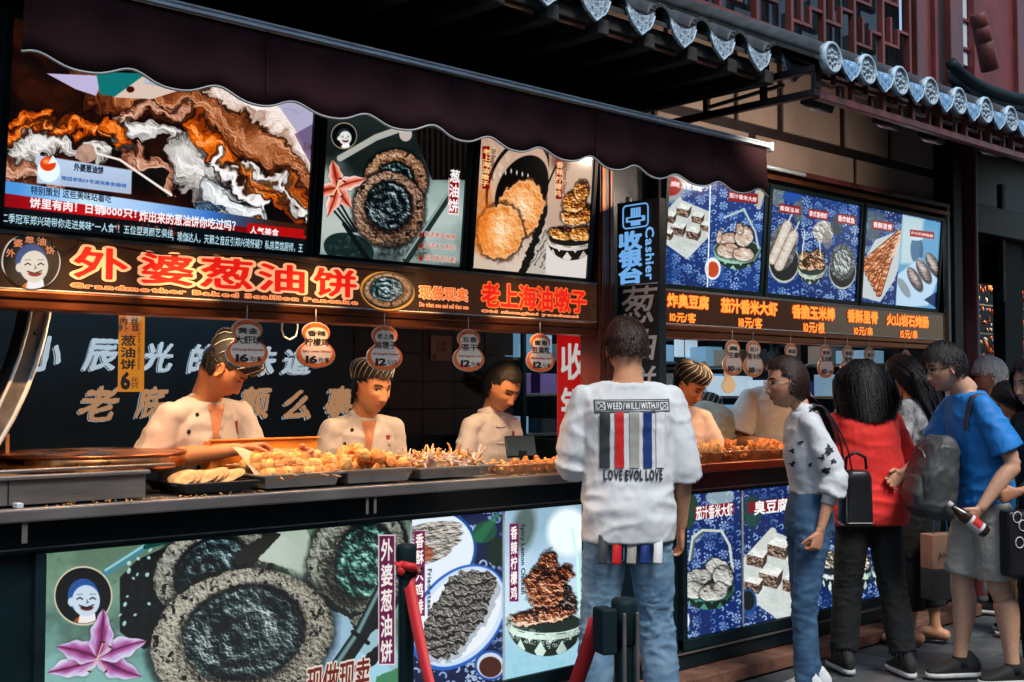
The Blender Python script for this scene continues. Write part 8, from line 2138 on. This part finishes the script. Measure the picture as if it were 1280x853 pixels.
for k in range(58):
    u, v = rr.random(), rr.random()
    o = link('squid_piece', rr.choice(squid), None, (3.06+u*.36, .02+v*.24, Z+.045+rr.random()*.04), (rr.uniform(0, 6), rr.uniform(0, 6), rr.uniform(0, 6)), rr.uniform(.8, 1.3))
    tag(o, ('battered' if o.data.materials[0] == M_FRYL else 'pink')+' squid piece with curled tentacles on the '+('left' if u < .5 else 'right')+' of the tray', 'squid', 'squid pieces on the tray')
# plastic cups of snacks
cup_mb = MB(); cup_mb.smooth = True; cup_mb.lathe([(0, .001), (.032, .0), (.045, .045), (.047, .046), (.046, .048), (.043, .045), (.030, .004), (0, .004)], 22); cu_o = cup_mb.build('cup_wall', M_CUP); cup_me = cu_o.data; bpy.data.objects.remove(cu_o)
def heap(seed, kind):
    q = random.Random(seed); VV = []; FF = []; n = 0
    for k in range(24 if kind != 'fries' else 20):
        if kind == 'fries':
            mb = MB(); a = q.uniform(0, 6.28); r_ = q.uniform(0, .024); t = q.uniform(0, .35); L_ = q.uniform(.05, .085); M = Matrix.Translation((r_*math.cos(a), r_*math.sin(a), .012)) @ Matrix.Rotation(q.uniform(0, 3), 4, 'Z') @ Matrix.Rotation(t, 4, 'X'); mb.box(-.0045, .0045, -.0045, .0045, 0, L_, M); V = np.array([tuple(p) for p in mb.v]); F = [tuple(f) for f in mb.f]
        else:
            V, F = lump(seed*7+k, q.uniform(.009, .014), 1.2, .9, .9, .4, 2.5, 2); a = q.uniform(0, 6.28); r_ = q.uniform(0, .036); V = V+np.array([r_*math.cos(a), r_*math.sin(a), .02+q.random()*.045*(1-r_/.05)])
        VV.append(V); FF += [tuple(i+n for i in f) for f in F]; n += len(V)
    return np.concatenate(VV), FF
heaps = {k: [me_of(*heap(i+3, k), (M_FRYL if i % 2 else M_FRY), 'snack_heap') for i in range(3)] for k in ('bits', 'fries')}
def cup(x, y, kind, label, group, s=1.0):
    r = empty('snack_cup', (x, y, Z), rr.uniform(0, 6), label, 'cup', group); r.scale = (s, s, s*rr.uniform(.95, 1.1))
    link('cup_wall', cup_me, r); h = link('snack_pieces', rr.choice(heaps[kind]), r); h['kind'] = 'stuff'; return r
for k in range(9):
    for j in range(2): cup(3.50+k*.068+(j*.03), -.015+j*.11+rr.uniform(-.01, .01), 'bits', ('front' if j == 0 else 'back')+' row clear cup of fried snacks between the squid tray and post', 'snack cups at the right end of the left counter', .92)
for k in range(15):
    for j in range(2): cup(4.60+k*.085+j*.03, -.035+j*.12+rr.uniform(-.01, .01), 'fries' if (k*3+j) % 5 in (2, 4) else 'bits', ('front' if j == 0 else 'back')+' row clear cup of '+('fried strips' if (k*3+j) % 5 in (2, 4) else 'fried lumps')+' on the right counter', 'snack cups on the right counter', 1.05)
for k in range(12): cup(5.95+k*.1, .0+(k % 2)*.08, 'bits', 'clear cup of snacks on the counter beyond the woman in red', 'snack cups at the far end', 1.0)
# crumbs
V = []; F = []; n = 0
for k in range(90):
    v, f = lump(k, .0028, 1.3, 1, .6, .4, 2, 1); xx, yy = rr.choice(((rr.uniform(1.5, 2.3), rr.uniform(-.1, -.02)), (rr.uniform(3.4, 4.0), rr.uniform(-.11, -.04)))); v = v+np.array([xx, yy, Z+.001]); V.append(v); F += [tuple(i+n for i in q) for q in f]; n += len(v)
o = np_mesh('crumbs', np.concatenate(V), F, M_FRYL); tag(o, 'tiny fried crumbs scattered along the steel counter edge', 'crumbs', None, 'stuff')
# skewers standing behind the box
for k in range(7):
    s = skewer((2.60+k*.045, .62, 1.205+.006*(k % 2)), (0, R(rr.uniform(-20, 10)), R(rr.uniform(-30, 30))), 'glazed skewer stacked behind the orange box', 3)
    s['group'] = 'glazed skewers behind the orange box'
    for j in range(4): link('ball', chick[j % 3], s, (-.045+j*.036, 0, 0), (rr.uniform(0, 6), rr.uniform(0, 6), 0), .8)
    link('stick', stick_me, s)
o = box('shelf', M_STEELD, 2.2, 3.1, .52, .75, 1.165, 1.175, None, .002); tag(o, 'low steel shelf behind the orange food box', 'shelf')
# weighing machine by the woman cook
wm = empty('card_reader', (3.92, .30, Z), R(-25), 'black till screen standing beside the woman cook', 'till')
MB().box(-.075, .075, -.01, .01, .05, .16, Matrix.Rotation(R(-24), 4, 'X')).build('till_screen', M_BLACK, wm, .006); MB().box(-.06, .06, -.08, .08, 0, .02).build('till_base', M_BLACKM, wm, .006); MB().box(-.015, .015, -.01, .02, .02, .08).build('till_neck', M_BLACKM, wm, .003)

# ================================================================== back of the right stall
sh = empty('back_shelf', (6, 2.0, 1), 0, 'dark shelving with boxes at the back of the right stall', 'shelf')
for z in (1.15, 1.42, 1.66, 1.88): kid(box('shelf_board', M_STEELD, 4.6, 7.35, 2.0, 2.3, z, z+.02, None, .003), sh)
for x in (4.6, 5.5, 6.4, 7.3): kid(box('shelf_post', M_BLACKM, x, x+.03, 1.97, 1.9995, 0, 2.1, None, .002), sh)
MBX = [mat('white_glow_box', (.62, .68, .72), .6, emit=(.5, .66, .78), estr=.5), mat('pale_blue_glow_box', (.25, .42, .58), .6, emit=(.2, .42, .62), estr=.35), mat('dark_box', (.03, .04, .05), .6), mat('violet_box', (.3, .18, .5), .5), mat('cream_box', (.6, .5, .4), .6)]  # emission brightens the white and pale blue surfaces beyond their real lighting
xx = 4.66
for z in (1.17, 1.44, 1.68):
    xx = 4.66
    while xx < 7.2:
        w_ = rr.uniform(.06, .2); h_ = rr.uniform(.08, .19); m_ = rr.choice(MBX)
        o = box('storage_box', m_, xx, xx+w_, 2.02+rr.uniform(0, .05), 2.25, z+.0005, z+h_, None, .004); tag(o, {'white_glow_box': 'white', 'pale_blue_glow_box': 'pale blue', 'dark_box': 'black', 'violet_box': 'violet', 'cream_box': 'cream'}[m_.name]+' storage box on the '+('lowest' if z < 1.3 else 'middle' if z < 1.6 else 'upper')+' shelf behind the right counter', 'box', 'boxes on the back shelves'); xx += w_+rr.uniform(.01, .12)
ss = empty('side_shelf', (7.3, 1.2, 1), 0, 'shelving with white and blue boxes along the far side wall of the right stall', 'shelf')
for z in (1.2, 1.42, 1.64, 1.86): kid(box('shelf_board', M_STEELD, 7.12, 7.41, .35, 2.6, z-.018, z, None, .002), ss)
for y in (.34, 1.1, 1.9, 2.61): kid(box('shelf_post', M_BLACKM, 7.10, 7.118, y, y+.03, 0, 2.1, None, .002), ss)
for z in (1.2, 1.42, 1.64, 1.86):
    yy = .4
    while yy < 2.5:
        w_ = rr.uniform(.08, .26); h_ = rr.uniform(.07, .17); m_ = rr.choice(MBX[:2]+MBX)
        o = box('storage_box', m_, 7.14+rr.uniform(0, .04), 7.38, yy, yy+w_, z+.0005, z+h_, None, .004); tag(o, {'white_glow_box': 'white', 'pale_blue_glow_box': 'pale blue', 'dark_box': 'black', 'violet_box': 'violet', 'cream_box': 'cream'}[m_.name]+' box on the '+('lowest' if z < 1.3 else 'second' if z < 1.5 else 'third' if z < 1.7 else 'top')+' board of the side shelf', 'box', 'boxes on the side shelf'); yy += w_+rr.uniform(.01, .14)
for i, (px, py, w_, h_) in enumerate(((858, 436, .27, .13), (905, 434, .1, .1), (926, 436, .16, .13), (1008, 434, .12, .12), (1010, 470, .16, .2), (1050, 440, .14, .1))):
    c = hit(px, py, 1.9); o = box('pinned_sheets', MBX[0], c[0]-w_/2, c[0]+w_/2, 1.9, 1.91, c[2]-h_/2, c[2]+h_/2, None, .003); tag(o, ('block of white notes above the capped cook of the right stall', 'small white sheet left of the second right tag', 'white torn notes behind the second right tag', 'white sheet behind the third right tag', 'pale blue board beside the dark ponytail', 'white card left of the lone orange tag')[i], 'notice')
lt = empty('ceiling_light', (6.2, 1.3, 2.09), 0, 'added cool fill tube on the unseen ceiling of the right stall', 'light')  # tube added to brighten the dim interior of the right stall
MB().box(-.5, .5, -.03, .03, -.03, -.0005).build('tube', mat('cool_tube', (1, 1, 1), .4, emit=(.7, .88, 1), estr=22), lt, .01)
for i, (x, y, z) in enumerate(((4.86, 1.4, 1.5), (5.05, 1.4, 1.5))):
    pass
# bowls of noodles handed over
lt = empty('ceiling_light', (2.6, 1.15, 2.09), 0, 'added cool fill tube hidden above the three cooks', 'light')  # unseen tube added as cool fill for the dark kitchen wall
MBC = mat('cool_tube_dim', (1, 1, 1), .4, emit=(.45, .80, 1), estr=5); MB().box(-.7, .7, -.03, .03, -.03, -.0005).build('tube', MBC, lt, .01)
# ================================================================== souvenir stall far right
sv = empty('souvenir_rack', (10.3, 1.0, 1.2), 0, 'rack hung with small orange and gold trinkets in the shop at right', 'rack')
for z in (1.95, 2.2, 2.45): kid(box('rack_rail', M_STEELD, 9.2, 11.4, 1.0, 1.015, z, z+.012, None, 0), sv)
trc = [mat('orange_trinket', (.6, .16, .04), .4), mat('gold_trinket', (.6, .38, .12), .3, metal=.6), mat('red_trinket', (.4, .03, .02), .5), mat('dark_trinket', (.05, .05, .06), .4), mat('white_trinket', (.6, .62, .62), .4), mat('blue_trinket', (.05, .2, .5), .4)]
tm = [me_of(*lump(60+i, .032, 1, .6, 1.4-.2*(i % 3), .3, 2, 2), m_, 'trinket') for i, m_ in enumerate(trc)]
for k in range(170):
    x = rr.uniform(9.75, 11.0); z = rr.choice((1.95, 2.2, 2.45))-rr.uniform(.03, .22); o = link('trinket', tm[0] if rr.random() < .3 else rr.choice(tm), None, (x, .98+rr.uniform(-.04, .04), z), (0, 0, rr.uniform(0, 3)), rr.uniform(.35, .8))
    tag(o, o.data.materials[0].name.split('_')[0]+' trinket hanging on the '+('lower' if z < 1.95 else 'middle' if z < 2.2 else 'upper')+' rail of the souvenir shop', 'trinket', 'trinkets hanging in the souvenir shop')
for k in range(12):
    x = 9.8+(k % 6)*.22; z = 1.66-(k//6)*.25; r_ = empty('goods_packet', (x, .95, z), 0, 'grey packet with a round item hanging in the souvenir shop', 'packet', 'packets hanging below the trinkets')
    MB().box(-.095, .095, -.005, .005, -.11, .11).build('packet_card', mat('grey_packet', (.2, .22, .24), .4), r_, .004); mb = MB(); mb.smooth = True; ball(mb, (0, -.012, -.01), (.05, .012, .04), 12); mb.build('packet_item', rr.choice(trc), r_)
o = box('shop_poster', MBX[0], 9.55, 9.78, 1.02, 1.04, 1.3, 1.85, None, .003); tag(o, 'white poster at the left side of the souvenir shop', 'poster')
sl = empty('shop_light', (10.2, .7, 2.62), 0, 'added warm fill lamp inside the souvenir shop', 'lamp'); mb = MB(); mb.smooth = True; ball(mb, (0, 0, 0), .05, 12); mb.build('bulb', M_BULB, sl)  # lamp added to give the souvenir shop a warm glow
L = bpy.data.lights.new('lamp_light', 'POINT'); L.energy = 30; L.color = (1, .7, .45); L.shadow_soft_size = .06; o = bpy.data.objects.new('lamp_light', L); COL.objects.link(o); o.parent = sl; o.location = (0, -.12, -.1)

# ================================================================== stanchions with red belts
def stanchion(px, dep, top, rad, label, lean=0):
    c = at_depth(px, dep, 0); r = empty('stanchion', (c[0], c[1], .012), R(-20), label, 'stanchion', 'belt stanchions before the stall')
    mb = MB(); mb.smooth = True; mb.lathe([(0, 0), (.16, 0), (.165, .01), (.15, .022), (.03, .035), (rad*.8, .05)], 32); mb.build('foot', M_BLACKM, r)
    mb = MB(); mb.smooth = True; mb.lathe([(rad*.8, .03), (rad*.8, top-.10)], 24); mb.build('pole', M_BLACK, r)
    mb = MB(); mb.smooth = True; mb.lathe([(rad*.8, top-.10), (rad, top-.095), (rad, top-.012), (rad*.95, top-.004), (rad*.8, top), (0, top)], 28); mb.build('head', M_BLACKM, r)
    return r, c
s1, c1 = stanchion(509, 3.6, .985, .030, 'black belt stanchion before the pancake poster with a knotted red belt')
s2, c2 = stanchion(779, 2.66, .985, .029, 'black belt stanchion behind the legs of the man in white')
mb = MB(); mb.box(-.066, -.030, -.026, .026, .87, .968); mb.build('belt_slot', M_BLACKM, s2, .004)
for dx in (-.02, .012): mb = MB(); mb.box(dx-.004, dx+.004, -.041, -.033, .3, .96); mb.build('side_groove', M_STEELD, s2, .002)
M_BELT = mat('red_belt', (.55, .006, .012), .55, bump=.15, bscale=200, sheen=.2)
A = Vector((c1[0], c1[1], .93)); Bp = Vector((c2[0], c2[1], .95))-Vector(RT)*.06; mb = MB(); V = []; F = []; n = 40
for i in range(n+1):
    t = i/n; p = A.lerp(Bp, t); p.z -= 2.35*t*(1-t)*(1.0-.15*t); w = .005+.013*abs(math.cos(math.pi*t))**.8; tw = .7*math.exp(-t*9)
    ax = Vector(FW)*math.sin(tw)+Vector((0, 0, 1))*math.cos(tw) if 1 else 0; tg = (Bp-A).normalized(); sd = (Vector(RT)*.65+Vector((0, 0, 1))*.5).normalized() if t < .5 else (Vector(RT)*-.5+Vector((0, 0, 1))*.8).normalized()
    sd = Vector(RT)*math.cos(math.pi*t)*.8+Vector((0, 0, 1))*(.35+.65*math.sin(math.pi*t)); sd.normalize(); V += [p-sd*w, p+sd*w]
for i in range(n): F.append((2*i, 2*i+1, 2*i+3, 2*i+2))
mb.smooth = True; mb.add(V, F); o = mb.build('belt', M_BELT); o.modifiers.new('t', 'SOLIDIFY').thickness = .002; tag(o, 'slack red belt hanging between the two stanchions', 'belt')
kn = MB(); q = random.Random(2)
kn.smooth = True; kn.tube([A+Vector((-.035, -.02, .012)), A+Vector((0, -.038, .0)), A+Vector(RT)*.036+Vector((0, -.01, -.012)), A+Vector((.0, .035, -.008)), A+Vector((-.035, -.02, .012))], [.011, .014, .013, .010, .011], 8)
ball(kn, A-Vector(FW)*.036-Vector(RT)*.012+Vector((0, 0, -.004)), (.014, .012, .016), 10); kn.tube([A-Vector(FW)*.036-Vector(RT)*.012, A-Vector(FW)*.04-Vector(RT)*.03+Vector((0, 0, .022))], [.01, .004], 8)
o = kn.build('belt_knot', M_BELT); tag(o, 'red belt knot wrapped round the first stanchion', 'belt')
# paper shopping bag held by the long haired woman
c = at_depth(1172, 6.75, 0); pb = empty('paper_bag', (c[0], c[1], .30), R(-22), 'brown and black paper shopping bag hanging beside the grey shorts', 'bag')
MP = mat('brown_paper', (.28, .16, .11), .6, var=.25, scale=6); MPK = mat('black_paper', (.02, .024, .026), .5)
mb = MB(); mb.box(-.10, .10, -.05, .05, .17, .36); mb.build('bag_upper', MP, pb, .004); mb = MB(); mb.box(-.101, .101, -.051, .051, .0, .1695); mb.build('bag_lower', MPK, pb, .004)
mb = MB(); mb.smooth = True; mb.tube([(-.05, 0, .36), (-.03, 0, .52), (.0, 0, .58), (.03, 0, .52), (.05, 0, .36)], .004, 6); mb.build('bag_handle', M_BLUEC, pb)
mb = MB(); mb.smooth = True
for k in range(5): mb.tube([(-.06+k*.028, -.052, .22+.01*(k % 2)), (-.05+k*.028, -.052, .26), (-.04+k*.028, -.052, .235)], .0022, 5)
mb.build('bag_print', MPK, pb)
# stones behind the man's legs
for i, (px, py, s_) in enumerate(((800, 806, .055), (806, 830, .06), (848, 832, .07), (800, 850, .06))):
    c = hit_z(px, 865, .06); V, F = lump(80+i, s_, 1, .8, .8, .25, 2, 3); o = np_mesh('river_stone', V+np.array([c[0], -.02-.0, .13+(852-py)*.003]), F, M_BRICK); tag(o, ('top round brown stone behind the knees of the man in white', 'middle round brown stone behind the man in white', 'grey brown stone just right of the light jeans', 'lowest round brown stone behind the light jeans')[i], 'stone')
